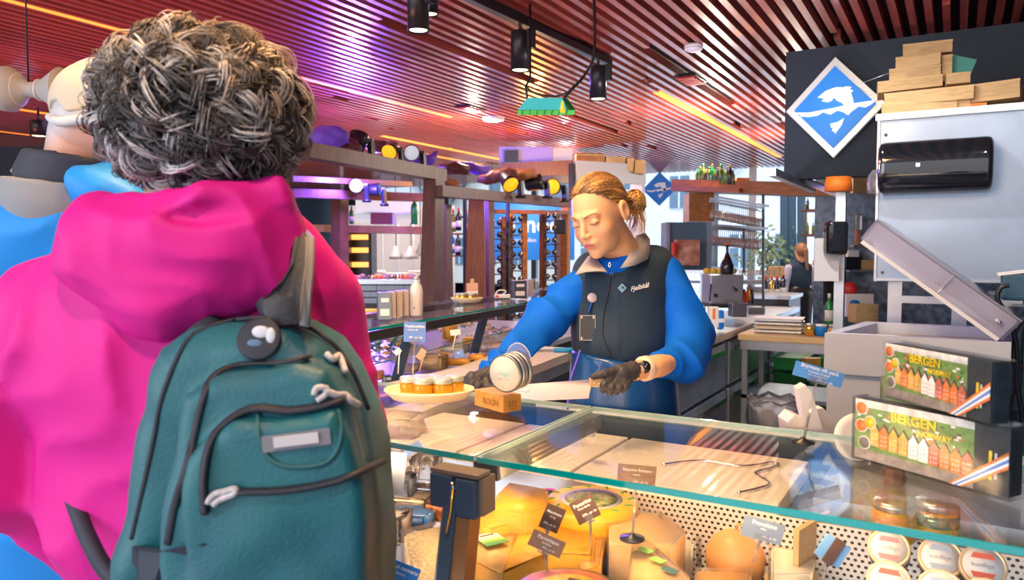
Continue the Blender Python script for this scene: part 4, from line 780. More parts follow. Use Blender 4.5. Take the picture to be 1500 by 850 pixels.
# ================================================================ near glass counter (leg A) and receding counter (leg B)
ZG = 1.20; SX = -.635; XR = .75; XL = -1.30
t = thing('display_counter', 'near glass cheese counter running across the foreground', 'counter', T(-.3, 1.3, 0))
mb = MB().use('panel_dark'); mb.box(((XL + XR) / 2, 1.345, .42), (XR - XL, .85, .80)); part('base', mb, t, world=True)
mb = MB().use('steel'); mb.box(((XL + XR) / 2, 1.12, .86), (XR - XL, .62, .03)); part('display_deck', mb, t, world=True)
mb = MB().use(mat('perforated', (.80, .74, .66), .4, metal=.2, dots=(.0115, .27, (.03, .03, .03)))); mb.box(((SX + XR) / 2 , 1.425, .95), (XR - SX, .006, .16)); mb.use('steel'); mb.box(((XL + SX) / 2, 1.425, .95), (SX - XL, .006, .16)); part('perforated_back', mb, t, world=True)
mb = MB().use('steel'); mb.box(((XL + XR) / 2, 1.62, .995), (XR - XL, .39, .03)); part('work_ledge', mb, t, world=True)
mb = MB().use('panel_dark'); mb.box(((-.98 + XR) / 2, 1.80, 1.03), (XR + .98, .02, .13)); mb.use('steel'); mb.box(((-.98 + XR) / 2, 1.80, 1.098), (XR + .98, .03, .008)); part('upstand', mb, t, world=True)
for a, b, nm in ((XL, SX - .004, 'left'), (SX + .004, XR, 'right')):
    mb = MB().use('glass'); mb.box(((a + b) / 2, 1.18, ZG - .004), (b - a, .434, .008)); part('glass_top', mb, t, world=True)
    mb = MB().use('glass_edge'); mb.box(((a + b) / 2, .9615, ZG - .004), (b - a, .003, .009)); part('glass_edge', mb, t, 'green front edge of the glass', world=True)
    mb = MB().use('front_glass'); mb.add([(a + .03, .945, 1.185), (b - .0, .945, 1.185), (b - .0, .865, .83), (a + .03, .865, .83)], [(0, 1, 2, 3)]); part('front_glass', mb, t, world=True)
    mb = MB().use(mat('edge_pale', (.55, .75, .70), .1, spec=.8) if 'edge_pale' not in MATS else 'edge_pale'); mb.box(((a + b) / 2, 1.398, ZG - .004), (b - a, .002, .0082)); mb.box((a if a == SX + .004 else b, 1.18, ZG - .004), (.002, .434, .0085)); part('glass_rim', mb, t, world=True)
mb = MB().use('steel_dark'); mb.box((SX, 1.19, ZG - .028), (.045, .40, .03)); part('glass_support', mb, t, world=True)
# clamp + sloping post
mb = MB().use(mat('clamp_blue', (.035, .075, .14), .45)); mb.box((SX - .030, .925, 1.155), (.040, .03, .052), bev=.003); cl = part('clamp', mb, t, 'dark two-piece glass clamp', world=True)
mb = MB().use('clamp_blue'); mb.box((SX + .015, .925, 1.150), (.036, .03, .058), bev=.003); part('clamp_jaw', mb, cl, world=True)
mb = MB().use(mat('clamp_tan', (.26, .22, .19), .4, metal=.4)); mb.box((SX - .007, .93, 1.185), (.086, .036, .006)); mb.box((SX + .036, .94, 1.152), (.006, .036, .056)); part('clamp_plate', mb, cl, world=True)
mb = MB().use('clamp_blue'); mb.bar((SX - .012, .930, 1.16), (SX - .012, .86, .80), .022, .03, up=(0, 1, 0)); mb.use(mat('post_bronze', (.38, .21, .10), .35, metal=.5)); mb.bar((SX + .011, .935, 1.16), (SX + .011, .865, .80), .024, .03, up=(0, 1, 0)); mb.use('steel'); mb.bar((SX - .0245, .92, 1.13), (SX - .0245, .85, .79), .003, .02, up=(0, 1, 0)); part('glass_post', mb, t, 'sloping post with dark and bronze faces', world=True)
mb = MB().use('chrome'); mb.cyl((SX - .010, .912, 1.172), (SX - .004, .909, 1.162), .003); mb.use('gold'); mb.tube([(SX - .004, .907, 1.162), (SX - .005, .902, 1.13), (SX - .008, .895, 1.10)], .0018, 6); part('clamp_screw', mb, cl, world=True)
for x, lab in ((-.98, .5), (-.78, .5)): pass
# cutting boards on the ledge
for a, b, lab in ((-1.28, -1.00, 'white cutting board left of the seam in the near counter'), (-.995, -.70, 'white cutting board in front of the server'), (-.695, -.27, 'white cutting board under the bent wire cutter')):
    mb = MB().use('board'); mb.box(((a + b) / 2, 1.60, 1.03), (b - a - .004, .335, .036), bev=.004); solo('cutting_board', mb, lab, 'cutting board', world=True)
mb = MB().use('chrome'); z = 1.052
mb.tube(catmull([PZ(970, 681, z), PZ(1025, 675, z), PZ(1085, 683, z), PZ(1130, 678, z), PZ(1141, 681, z), PZ(1128, 686, z), PZ(1107, 692, z), PZ(1113, 698, z), PZ(1127, 709, z), PZ(1105, 717, z), PZ(1081, 722, z)], 5), .0028, 8); solo('wire_cutter', mb, 'bent steel wire tool lying on the right white cutting board', 'wire tool', world=True)
mb = MB().use('steel', True); mb.X = T(PZ(866, 632, 1.12)); mb.lathe([(.002, .05), (.003, .028), (.011, .012), (.012, 0), (.008, -.012)], n=16); solo('suction_hook', mb, 'small silver hook hanging under the back rim of the glass top', 'hook', world=True)
mb = MB().use('clear_plastic'); mb.tube([PZ(1040, 660, 1.18), PZ(1000, 690, 1.1)], .004, 6)
# leg B
e0 = Vector((-1.66, 1.35, 1.25)); e1 = Vector((-2.13, 4.95, 1.25)); dB = (e1 - e0).normalized(); nB = Vector((-dB.y, dB.x, 0))   # nB points to the customers' side
t = thing('display_counter', 'receding glass counter left of the server with cartons on its top shelf', 'counter', T(-2.0, 2.6, 0)); p = lambda s, o, z: e0 + dB * s + nB * o + Vector((0, 0, z - 1.25)); LB = (e1 - e0).length
mb = MB().use('glass'); q = [p(0, 0, 1.25), p(LB, 0, 1.25), p(LB, .46, 1.25), p(0, .46, 1.25)]; mb.slab([(v.x, v.y) for v in q], 1.242, 1.25); part('glass_top', mb, t, world=True)
mb = MB().use('glass_edge'); mb.bar(p(0, -.002, 1.246), p(LB, -.002, 1.246), .004, .009); part('glass_edge', mb, t, world=True)
mb = MB().use('black'); mb.bar(p(0, .012, 1.222), p(LB, .012, 1.222), .03, .034); mb.bar(p(0, .44, 1.222), p(LB, .44, 1.222), .03, .03); part('shelf_frame', mb, t, world=True)
for s in (.95, 1.62, 2.45):
    mb = MB().use('clamp_blue'); mb.bar(p(s, .03, 1.21), p(s - .06, .07, .98), .03, .03); mb.use('steel'); mb.bar(p(s + .02, .03, 1.21), p(s - .04, .07, .98), .006, .03); part('glass_post', mb, t, world=True)
mb = MB().use('glass'); mb.add([p(0, .08, 1.10), p(LB, .08, 1.10), p(LB, .08, .98), p(0, .08, .98)], [(0, 1, 2, 3)]); mb.add([p(0, .46, 1.24), p(LB, .46, 1.24), p(LB, .94, 1.0), p(0, .94, 1.0)], [(0, 1, 2, 3)]); mb.use('glass_edge'); mb.bar(p(0, .08, 1.10), p(LB, .08, 1.10), .005, .004); part('inner_glass', mb, t, world=True)
mb = MB().use('steel'); q = [p(0, .08, 0), p(LB, -.0, 0), p(LB, .95, 0), p(0, .95, 0)]; mb.slab([(v.x, v.y) for v in q], .96, .99); part('display_deck', mb, t, world=True)
mb = MB().use('panel_dark'); q = [p(.2, -.16, 0), p(2.2, -.16, 0), p(2.2, .03, 0), p(LB, .03, 0), p(LB, .9, 0), p(.2, .9, 0)]; mb.slab([(v.x, v.y) for v in q], .02, .958); part('base', mb, t, world=True)
# white boards of leg B
qb = [(-1.72, 1.50), (-1.31, 1.50), (-1.35, 2.05), (-1.44, 2.50), (-1.63, 2.46)]
mb = MB().use('board'); mb.slab([(-1.74, 1.62), (-1.31, 1.62), (-1.45, 2.50), (-1.72, 2.48)], 1.013, 1.05); solo('cutting_board', mb, 'large white cutting board on the receding counter, nearest part', 'cutting board', world=True)
mb = MB().use('board'); mb.slab([(-1.722, 2.484), (-1.452, 2.504), (-1.54, 3.25), (-1.86, 3.22)], 1.013, 1.05); solo('cutting_board', mb, 'white cutting board further along the receding counter beside the sleeve', 'cutting board', world=True)
mb = MB().use('steel'); mb.slab([(-1.74, 1.45), (-1.32, 1.45), (-1.55, 3.25), (-1.88, 3.22)], .96, 1.012); solo('board_riser', mb, 'steel ledge carrying the boards of the receding counter', 'ledge', world=True)
mb = MB().use(mat('knife_blue', (.02, .35, .75), .4)); mb.tube([PZ(811, 513, 1.062), PZ(846, 513, 1.062)], [.010, .012], 8); mb.use('chrome'); mb.bar(PZ(778, 514, 1.055), PZ(811, 513, 1.055), .03, .003); solo('kitchen_knife', mb, 'knife with a bright blue handle on the far white board', 'knife', world=True)
mb = MB().use('black_gloss'); 
# things on the glass shelf of leg B
def carton(px0, py0, size, m, label, side='paper', rz=YAW + .25, z=1.251, ex=None):
    c = PZ(px0, py0, z); t = thing('carton', label, 'carton', T(c) @ Matrix.Rotation(rz, 4, 'Z'), 'small cartons on the glass shelf'); mb = MB().use(m); mb.box((0, 0, size[2] / 2), size, bev=.002); part('box_body', mb, t)
    mb = MB().use(side); mb.box((-size[0] * .02, -size[1] / 2 - .001, size[2] * .27), (size[0] * .7, .002, size[2] * .25)); mb.box((0, -size[1] / 2 - .001, size[2] * .72), (size[0] * .6, .002, size[2] * .16)); part('label', mb, t); return t
cg = mat('carton_grey', (.55, .50, .50), .6)
carton(563, 467, (.050, .08, .105), 'grey_card', 'blue grey carton at the left end of the glass shelf'); 
for k, (x0, y0, lab) in enumerate(((574, 465, 'first'), (584, 463, 'second'), (593, 461.5, 'third'))):
    c = PZ(x0, y0, 1.251); mb = MB().use('carton_grey'); mb.box((0, 0, .052), (.026, .085, .104), bev=.002); mb.use('black'); mb.box((.0135, 0, .052), (.002, .085, .104)); solo('carton', mb, lab + ' of three slim grey cartons right of the blue grey one', 'carton', T(c) @ Matrix.Rotation(YAW + .25, 4, 'Z'), 'slim grey cartons')
c = PZ(610, 463, 1.251); t = thing('pump_bottle', 'white translucent pump bottle on the glass shelf', 'bottle', T(c)); mb = MB().use(mat('milky', (.80, .80, .86), .35), True); mb.lathe([(.024, 0), (.027, .006), (.027, .10), (.022, .125), (.010, .14), (.010, .15)], n=18); part('bottle_body', mb, t); mb = MB().use('light_grey', True); mb.lathe([(.011, .15), (.011, .162), (.003, .163), (.003, .175)], n=12); mb.box((-.01, 0, .175), (.035, .008, .005)); part('pump', mb, t); mb = MB().use('blue_bright'); mb.box((.01, -.0275, .035), (.006, .001, .006)); part('mark', mb, t)
def tray(c, a, b, label, rz=0):
    t = thing('wooden_tray', label, 'tray', T(c) @ Matrix.Rotation(rz, 4, 'Z')); mb = MB().use('wood_tray', True); mb.lathe([(.55, 0), (.80, .004), (.97, .16 * .12), (1, .022), (.985, .026), (.95, .022), (.80, .012), (.5, .008), (0, .008)], n=40)
    mb.v = [(x * a, y * b, z) for x, y, z in mb.v]; part('dish', mb, t); return t
def honey(M4, label, s=1, m='honey', group='honey jars on the tray'):
    t = thing('honey_jar', label, 'jar', M4, group); mb = MB().use(m, True); mb.lathe([(.015 * s, 0), (.0185 * s, .003), (.0185 * s, .024), (.016 * s, .028)], n=20); part('glass', mb, t)
    mb = MB().use(mat('lid_pale', (.50, .58, .55), .4, metal=.3) if 'lid_pale' not in MATS else 'lid_pale', True); mb.lathe([(.0185 * s, .028), (.019 * s, .030), (.019 * s, .036), (.017 * s, .038), (0, .0375)], n=20); part('lid', mb, t)
    mb = MB().use('label_green' if 'label_green' in MATS else mat('label_green', (.45, .55, .12), .5)); mb.lathe([(.0187 * s, .004), (.0187 * s, .010)], n=20); part('label', mb, t); return t
mat('honey', (.85, .40, .02), .12, noise=.25, nscale=60)
ct = PZ(684, 443, 1.251); tray(ct, .085, .06, 'small wooden tray with gold lidded jars on the far glass shelf', YAW)
HJ = None
for k, (dx, dy) in enumerate(((-.045, -.015), (-.008, -.025), (.035, -.012), (-.02, .02), (.03, .022))):
    M4 = T(ct + Vector((dx, dy, .010)), s=1); l = 'small gold lidded jar on the far wooden tray'
    if HJ is None: HJ = honey(M4, l, .95, 'gold', 'jars on the far tray')
    else: dup(HJ, M4, l, 'jars on the far tray')
c = ct + Vector((.0, .05, .01)); mb = MB().use(mat('kraft', (.72, .42, .28), .6)); mb.box((0, 0, .05), (.06, .02, .075)); mb.use('paper'); mb.box((0, -.011, .03), (.06, .002, .03)); mb.use('wood_beech'); mb.box((0, 0, .095), (.02, .015, .03)); solo('pack_of_crackers', mb, 'kraft and white packet standing on the far wooden tray', 'packet', T(c) @ RYAW)
c = PZ(736, 437, 1.251); mb = MB().use('paper'); mb.box((0, 0, .012), (.09, .04, .02), bev=.004); mb.tube(catmull([(-.04, 0, .02), (-.02, 0, .045), (.02, 0, .04), (0, .0, .02)]), .004, 6); mb.use('red'); mb.box((-.03, -.021, .012), (.02, .002, .01)); solo('label_gun', mb, 'white label gun lying right of the far tray', 'tool', T(c) @ RYAW)
carton(760, 436.5, (.075, .07, .10), 'steel_dark', 'dark carton with white labels near the sleeve of the server'); 
for k, x0 in enumerate((775, 783)): mb = MB().use('carton_grey' if k == 0 else 'clear_plastic'); mb.box((0, 0, .05), (.03, .08, .10)); solo('carton', mb, ['slim grey carton right of the dark one near the sleeve', 'clear pack at the right end of the far shelf near the sleeve'][k], 'carton', T(PZ(x0, 434 - k, 1.251)) @ Matrix.Rotation(YAW + .25, 4, 'Z'))
mb = MB().use('paper'); mb.tube(catmull([PZ(748, 438, 1.255), PZ(765, 439, 1.26), PZ(778, 441, 1.27), PZ(785, 447, 1.25)]), .003, 6); solo('white_cable', mb, 'thin white cable at the far end of the glass shelf', 'cable', world=True)
# foil sweets, packs and cheeses inside leg B
def heap(cx_, cy_, z, n, rx_, ry_, cols, label, group, name='foil_sweet', cat='sweet', s=.016, seed=1, hgt=.05):
    R = random.Random(seed); b = PZ(cx_, cy_, z); pr = {}
    for k in range(n):
        a = R.uniform(0, 6.28); q = math.sqrt(R.random()); off = Vector(rv) * (rx_ * q * math.cos(a)) + dB * (ry_ * q * math.sin(a)); zz = z + s * .5 + hgt * (1 - q) * R.random()
        M4 = Matrix.Translation(Vector((b.x, b.y, zz)) + off) @ Euler((R.uniform(-.6, .6), R.uniform(-.6, .6), R.uniform(0, 3.1))).to_matrix().to_4x4(); m = cols[k % len(cols)]
        if m not in pr:
            mb = MB().use(m, True); mb.sphere((0, 0, 0), (s, s * .7, s * .5), 8, 6); mb.lathe([(s * .5, 0), (.001, s * .5), (s * .55, s * 1.0)], (s * .6, 0, 0), (1, 0, 0), 6); pr[m] = solo(name, mb, label, cat, M4, group)
        else: dup(pr[m], M4, label, group)
mat('foil_green', (.20, .42, .34), .2, metal=.6); mat('foil_blue', (.25, .42, .50), .2, metal=.6); mat('foil_gold', (.85, .60, .28), .2, metal=.6); mat('foil_violet', (.45, .35, .62), .25, metal=.4); mat('foil_pink', (.80, .55, .55), .3, metal=.3)
heap(566, 515, 1.0, 46, .11, .16, ['foil_green', 'foil_blue', 'gold'], 'foil wrapped sweet in the green and blue heap beside the pink sleeve', 'green and blue foil sweets', seed=3, hgt=.10)
heap(722, 492, .99, 46, .14, .3, ['foil_violet', 'foil_gold', 'foil_blue', 'foil_pink'], 'foil wrapped sweet in the gold and violet heap by the glass post', 'gold and violet foil sweets', seed=4, hgt=.09)
heap(668, 480, 1.02, 22, .05, .2, ['foil_gold', 'foil_pink', 'foil_blue'], 'wrapped sweet on the far shelf behind the glass post', 'far wrapped sweets', seed=5, hgt=.08)
def chunk(px0, py0, z, size, m, label, name='cheese_piece', cat='cheese', rz=.3, seed=1, wrap=False, M4=None):
    R = random.Random(seed); bm = bmesh.new(); bmesh.ops.create_cube(bm, size=1); bmesh.ops.bevel(bm, geom=bm.edges[:], offset=.08, segments=2, affect='EDGES'); bmesh.ops.subdivide_edges(bm, edges=bm.edges[:], cuts=1, use_grid_fill=True)
    for v in bm.verts: v.co = Vector(((v.co.x + R.uniform(-.05, .05)) * size[0], (v.co.y + R.uniform(-.05, .05)) * size[1], (v.co.z + .5 + R.uniform(-.04, .04)) * size[2]))
    bm.verts.index_update(); mb = MB().use(m, True); mb.add([v.co.copy() for v in bm.verts], [[v.index for v in f.verts] for f in bm.faces], True); M4 = M4 if M4 is not None else T(PZ(px0, py0, z), rz=rz)
    if not wrap: bm.free(); return solo(name, mb, label, cat, M4)
    t = thing(name, label, cat, M4); part('cheese', mb, t); w = MB().use('wrap', True); w.add([v.co * 1.06 + Vector((R.uniform(-1, 1), R.uniform(-1, 1), R.uniform(0, 1))) * .004 for v in bm.verts], [[v.index for v in f.verts] for f in bm.faces], True); bm.free(); part('plastic_wrap', w, t); return t
mat('cheese_yellow', (.88, .46, .06), .4, noise=.12, nscale=30, bump=.1, bscale=60, sss=.15); mat('cheese_pale', (.90, .62, .24), .45, noise=.1, nscale=40, bump=.1, bscale=90, sss=.15); mat('cheese_white', (.93, .87, .72), .45, noise=.06, nscale=30, sss=.1); mat('cheese_orange', (.90, .42, .06), .4, noise=.2, nscale=12); mat('rind', (.70, .36, .06), .5, noise=.3, nscale=25, bump=.3); mat('salmon', (.92, .28, .08), .4, noise=.3, nscale=30)
chunk(634, 541, 1.0, (.12, .08, .06), 'cheese_pale', 'pale yellow wrapped cheese block on the receding counter', wrap=True, seed=2); chunk(649, 521, 1.0, (.05, .045, .045), 'cheese_yellow', 'small mustard yellow cheese cube behind the pale wrapped block', seed=3); chunk(672, 535, 1.01, (.1, .04, .03), 'cheese_orange', 'orange cheese piece in front of the small blue card', seed=4)
chunk(668, 516, 1.02, (.13, .08, .03), 'cheese_white', 'white wrapped cheese behind the small blue card', seed=5, wrap=True); chunk(715, 515, 1.02, (.17, .07, .045), 'foil_pink', 'pink wrapped sausage packs near the sleeve', 'wrapped_pack', 'packet', seed=6, wrap=True); chunk(775, 490, 1.02, (.1, .2, .05), 'cheese_pale', 'pale cheese block far along the counter beside the sleeve', seed=7, wrap=True)
chunk(552, 556, 1.0, (.05, .05, .035), 'salmon', 'orange red sausage piece next to the pink sleeve', seed=8); chunk(587, 562, 1.0, (.12, .06, .03), 'cheese_white', 'white wrapped piece left of the wooden tray', seed=9, wrap=True); chunk(610, 562, 1.0, (.05, .04, .03), 'cheese_yellow', 'yellow cheese cube between the wrapped pieces behind the tray', seed=10); chunk(598, 545, 1.0, (.08, .05, .03), 'foil_pink', 'pale pink wrapped piece behind the tray', 'wrapped_pack', 'packet', seed=11, wrap=True)
chunk(700, 528, 1.02, (.07, .05, .03), 'cheese_orange', 'orange piece right of the small blue card', seed=12); chunk(690, 505, 1.01, (.08, .06, .04), 'cheese_yellow', 'yellow piece under the gold and violet sweets', seed=13)
mat('purple_cloth', (.12, .10, .75), .6)
chunk(560, 588, 1.06, (.10, .10, .045), 'purple_cloth', 'folded violet blue cloth between the pink sleeve and the tray', 'cloth', 'cloth', seed=14)
chunk(577, 634, 1.052, (.14, .10, .05), 'carton_grey', 'pale lilac carton seen below the glass next to the backpack', 'carton', 'carton', seed=15)
for k, (x0, y0, w) in enumerate(((600, 492, .1), (585, 482, .09), (660, 487, .07))):
    chunk(x0, y0 + 10, 1.0, (w, .1, .09), ['steel_blue', 'wood_pale', 'cheese_orange'][k], ['blue grey pack in the shade under the glass shelf', 'tan pack at the left end under the glass shelf', 'orange pack beside the tilted glass post'][k], 'wrapped_pack', 'packet', seed=20 + k)

# ================================================================ price cards
def price_card(ctr, w, h, xa, za, m, lines, label, base=None, stick=True, disc=.0, cat='price card', clip='clear_plastic'):
    X = frame(ctr, xa, za); t = thing('price_card', label, cat, X); mb = MB().use(m); mb.box((0, 0, 0), (w, .0015, h), bev=.0); part('card', mb, t)
    mb = MB()
    for txt, sz, x, z, al in lines: text_mb(mb, txt, sz, X.inverted() @ X @ T(x, -.0012, z), 'white', al, bold=sz * .02)
    part('lettering', mb, t)
    if base is not None:
        c = X @ Vector((0, 0, -h / 2)); base = Vector(base); mb = MB().use(clip); mb.X = X.inverted(); mb.tube([base, c], .0022, 8); part('stick', mb, t)
        mb = MB().use('clear_plastic' if clip == 'clear_plastic' else clip); mb.box((-.0, 0, -h / 2 + .003), (w * .34, .008, .012)); part('clip', mb, t)
        if disc: mb = MB().use('black', True); mb.X = X.inverted() @ T(base); mb.lathe([(disc, 0), (disc, .003), (disc * .3, .006), (.004, .010)], n=24); part('base_disc', mb, t, 'round dark foot')
    return t
def card_px(c1, c2, c3, d, d2=None):   # top-left, top-right, bottom-left pixels
    a, b, c = P(*c1, d), P(*c2, d2 or d), P(*c3, d); return (b + c) / 2, (b - a).length, (c - a).length, b - a, a - c
ctr, w, h, xa, za = card_px((596, 472), (628, 473), (587, 500), 1.72)
price_card(ctr, w, h, xa, za, 'blue_card', [('Vestlandsbie', .0088, 0, .013, 'CENTER'), ('honning 30g', .005, -.004, .005, 'CENTER'), ('49,- pr stk', .0075, .003, -.0125, 'CENTER')], 'blue price card on a tall stick behind the honey jars', PZ(603, 579, 1.207), disc=.014)
ctr, w, h, xa, za = card_px((1166, 528), (1237, 548), (1161, 549), 1.32)
price_card(ctr, w, h, xa, za, 'blue_bright' if 0 else mat('card_sky', (.10, .32, .72), .5), [('Bryggens gift pack', .0095, 0, .0085, 'CENTER'), ('2 varieties of salami', .005, 0, .001, 'CENTER'), ('in a souvenir box', .005, 0, -.004, 'CENTER'), ('329,- pr. pk.', .006, .014, -.0098, 'CENTER')], 'sky blue price card on a clear stick in front of the chest machine', PZ(1176, 649, 1.202), disc=.019)
ctr, w, h, xa, za = card_px((836, 738), (868, 722), (846, 771), 1.22)
price_card(ctr, w, h, xa, za, 'brown_card', [('Pecorino', .0085, 0, .011, 'CENTER'), ('Fiore Sardo', .0045, 0, .004, 'CENTER'), ('599,- pr. kg', .0055, .004, -.008, 'CENTER')], 'dark brown price card reading Pecorino, tilted before the yellow wheel', P(866, 812, 1.25))
ctr, w, h, xa, za = card_px((803, 737), (830, 748), (788, 771), 1.18)
price_card(ctr, w, h, xa, za, 'brown_card', [('Manchego', .006, 0, .009, 'CENTER'), ('(1 kg)', .004, 0, .002, 'CENTER'), ('575,- pr. kg', .0045, 0, -.010, 'CENTER')], 'dark price card reading Manchego left of the Pecorino card', P(800, 800, 1.2))
ctr, w, h, xa, za = card_px((785, 776), (832, 797), (770, 796), 1.13)
price_card(ctr, w, h, xa, za, 'tan_card', [('Parmigiano', .0078, 0, .006, 'CENTER'), ('Reggiano', .0042, 0, -.0005, 'CENTER'), ('495,- pr. kg', .0045, .006, -.007, 'CENTER')], 'light brown price card reading Parmigiano on the cheese block', P(804, 846, 1.13))
ctr, w, h, xa, za = card_px((905, 679), (961, 684), (904, 712), 1.36)
price_card(ctr, w, h, xa, za, 'tan_card', [('Pecorino Romano', .0072, 0, .011, 'CENTER'), ('italiensk', .004, 0, .003, 'CENTER'), ('745,- pr. kg', .006, .008, -.010, 'CENTER')], 'brown price card reading Pecorino Romano standing under the glass on its stick', P(926, 790, 1.26), disc=.021)
ctr, w, h, xa, za = card_px((1094, 755), (1153, 771), (1082, 783), 1.16)
price_card(ctr, w, h, xa, za, 'grey_card', [('Provolone', .0095, 0, .009, 'CENTER'), ('dolce', .0042, 0, .002, 'CENTER'), ('449,- pr. kg', .005, .012, -.009, 'CENTER')], 'blue grey price card reading Provolone', P(1103, 822, 1.18))
ctr, w, h, xa, za = card_px((559, 812), (615, 835), (548, 850), 1.15)
price_card(ctr, w, h, xa, za, 'blue_bright', [('Vega al romero', .0088, .002, .013, 'CENTER'), ('rosmarin', .0045, .004, .004, 'CENTER'), ('549,-', .007, .006, -.010, 'CENTER')], 'bright blue price card reading Vega al romero beside the backpack', P(590, 860, 1.16))
ctr, w, h, xa, za = card_px((553, 660), (594, 664), (551, 722), 1.30)
price_card(ctr, w, h, xa, za, 'grey_card', [('Stubbeost', .0088, 0, .027, 'CENTER'), ('39,- pr. stk', .005, .006, .012, 'CENTER'), ('129,-', .007, -.006, -.012, 'CENTER')], 'blue grey price card reading Stubbeost beside the backpack')
ctr, w, h, xa, za = card_px((590, 660), (612, 645), (598, 670), 1.42)
price_card(ctr, w, h, xa, za, 'blue_card', [('71,- pr.', .006, 0, 0, 'CENTER')], 'small blue price card tilted above the Stubbeost card')
ctr, w, h, xa, za = card_px((664, 516), (678, 512), (667, 526), 2.6)
price_card(ctr, w, h, xa, za, 'blue_card', [('75,-', .009, 0, .004, 'CENTER')], 'tiny blue price card among the cheeses of the receding counter')
ctr, w, h, xa, za = card_px((580, 515), (588, 508), (577, 522), 2.3); price_card(ctr, w, h, xa, za, 'paper', [], 'small pale price card on a stick left of the tall blue card', P(583, 548, 2.3), clip='paper')
ctr, w, h, xa, za = card_px((611, 521), (620, 508), (614, 530), 2.3); price_card(ctr, w, h, xa, za, 'kraft', [], 'small brown price card right of the tall blue card', P(614, 545, 2.3), clip='kraft')
ctr, w, h, xa, za = card_px((659, 484), (674, 482), (660, 492), 3.0); price_card(ctr, w, h, xa, za, 'paper', [], 'small white price card on a stick beside the glass post', P(663, 512, 3.0), clip='paper')
ctr, w, h, xa, za = card_px((1208, 779), (1243, 802), (1196, 812), 1.05)
price_card(ctr, w, h, xa, za, mat('card_blue2', (.16, .36, .66), .5), [], 'blue and black price card tilted left of the jar lids', P(1206, 850, 1.06)); mb = MB().use('brown_card'); mb.box((0, 0, 0), (w * .4, .001, h * 1.15)); solo('price_card', mb, 'narrow black card crossing the tilted blue card left of the jar lids', 'price card', frame(ctr - Vector(fv) * .004, xa, za))

# ================================================================ tray, honey jars, block, tin on the glass
ct = PZ(629, 586, ZG + .001); tray(ct, .097, .072, 'oval wooden tray holding honey jars on the near glass counter', YAW)
spots = [(-.030, .000, 'leftmost'), (.002, -.022, 'front middle'), (.042, -.018, 'front right'), (-.006, .016, 'back left'), (.028, .018, 'back middle'), (.064, .014, 'rightmost')]
HJ2 = None
for dx, dy, l in spots:
    M4 = T(ct + Vector(rv) * (dx - .012) + Vector((-rv[1], rv[0], 0)) * dy + Vector((0, 0, .008)), s=1.12); l = 'small honey jar with a pale lid, %s on the oval tray' % l
    if HJ2 is None: HJ2 = honey(M4, l)
    else: dup(HJ2, M4, l)
a = PZ(697, 594, ZG); b = PZ(739, 606, ZG); X = frame((a + b) / 2, b - a, (0, 0, 1)); w = (b - a).length; dd = .045
t = thing('wooden_block', 'orange brown wooden block with ROGN burnt into it, holding the tins', 'block', X); mb = MB().use('wood_block'); mb.box((0, dd / 2 - .003, .0175), (w, dd, .033), bev=.001); part('block', mb, t); mb = MB(); text_mb(mb, 'ROGN', .019, T(.008, -.0042, .016), mat('burnt', (.30, .12, .03), .6), sx=.95); text_mb(mb, '375', .016, T(w / 2 + .0008, .02, .016) @ Matrix.Rotation(math.pi / 2, 4, 'Z'), 'burnt'); part('lettering', mb, t)
c = P(739, 548, 1.44); nrm = Vector(P(739, 548, 1.44) - Vector((0, 0, H))).normalized(); nrm = (Matrix.Rotation(math.radians(-34), 3, 'Z') @ nrm); nrm.z += .22; nrm.normalize()
for k in range(4):
    t = thing('round_tin', ['front round tin with a pale printed lid leaning on the wooden block', 'second round tin behind the pale lid', 'third round tin behind the pale lid', 'rearmost round tin in front of the clear disc'][k], 'tin', T(c + nrm * .0115 * k)); mb = MB().use('steel' if k % 2 else 'steel_dark', True); mb.lathe([(.0345, 0), (.037, .001), (.037, .0095), (.035, .0105)], (0, 0, 0), nrm, 40); part('rim', mb, t)
    if k == 0:
        mb = MB().use(mat('tin_lid', (.62, .65, .62), .7), True); mb.lathe([(.0335, -.0008), (.0335, .0002)], (0, 0, 0), nrm, 40); part('printed_lid', mb, t)
        mb = MB(); F_ = frame((0, 0, 0), nrm.cross(Vector((0, 0, 1))) * 1, Vector((0, 0, 1)) - nrm * nrm.z); text_mb(mb, 'rogn', .013, F_ @ T(0, -.0014, .0), mat('teal_ink', (.25, .60, .58), .5), bold=.0003); text_mb(mb, 'kaviar fra vest', .005, F_ @ T(0, -.0014, -.010), 'grey'); part('lettering', mb, t)
c2 = c + nrm * .05; F_ = frame(c2, nrm.cross(Vector((0, 0, 1))), Vector((0, 0, 1)) - nrm * nrm.z); mb = MB().use('clear_plastic')
pts = [(.030 * math.cos(a_), .014 + .038 * max(math.sin(a_), -1)) for a_ in np.linspace(0, math.pi, 22)] + [(-.028, -.03), (-.02, -.045), (.02, -.045), (.028, -.03)]; mb.prism(pts, .0015, F_); t = thing('plastic_tag', 'clear rounded plastic sign standing behind the round tins', 'sign', F_); part('sheet', mb, t, world=True)
mb = MB().use('white'); R_ = [F_ @ Vector((x, 0, z)) for x, z in pts]; mb.tube(R_, .0008, 5); text_mb(mb, '89,-', .014, F_ @ T(.008, -.0015, .01), 'paper'); part('rim', mb, t, world=True)
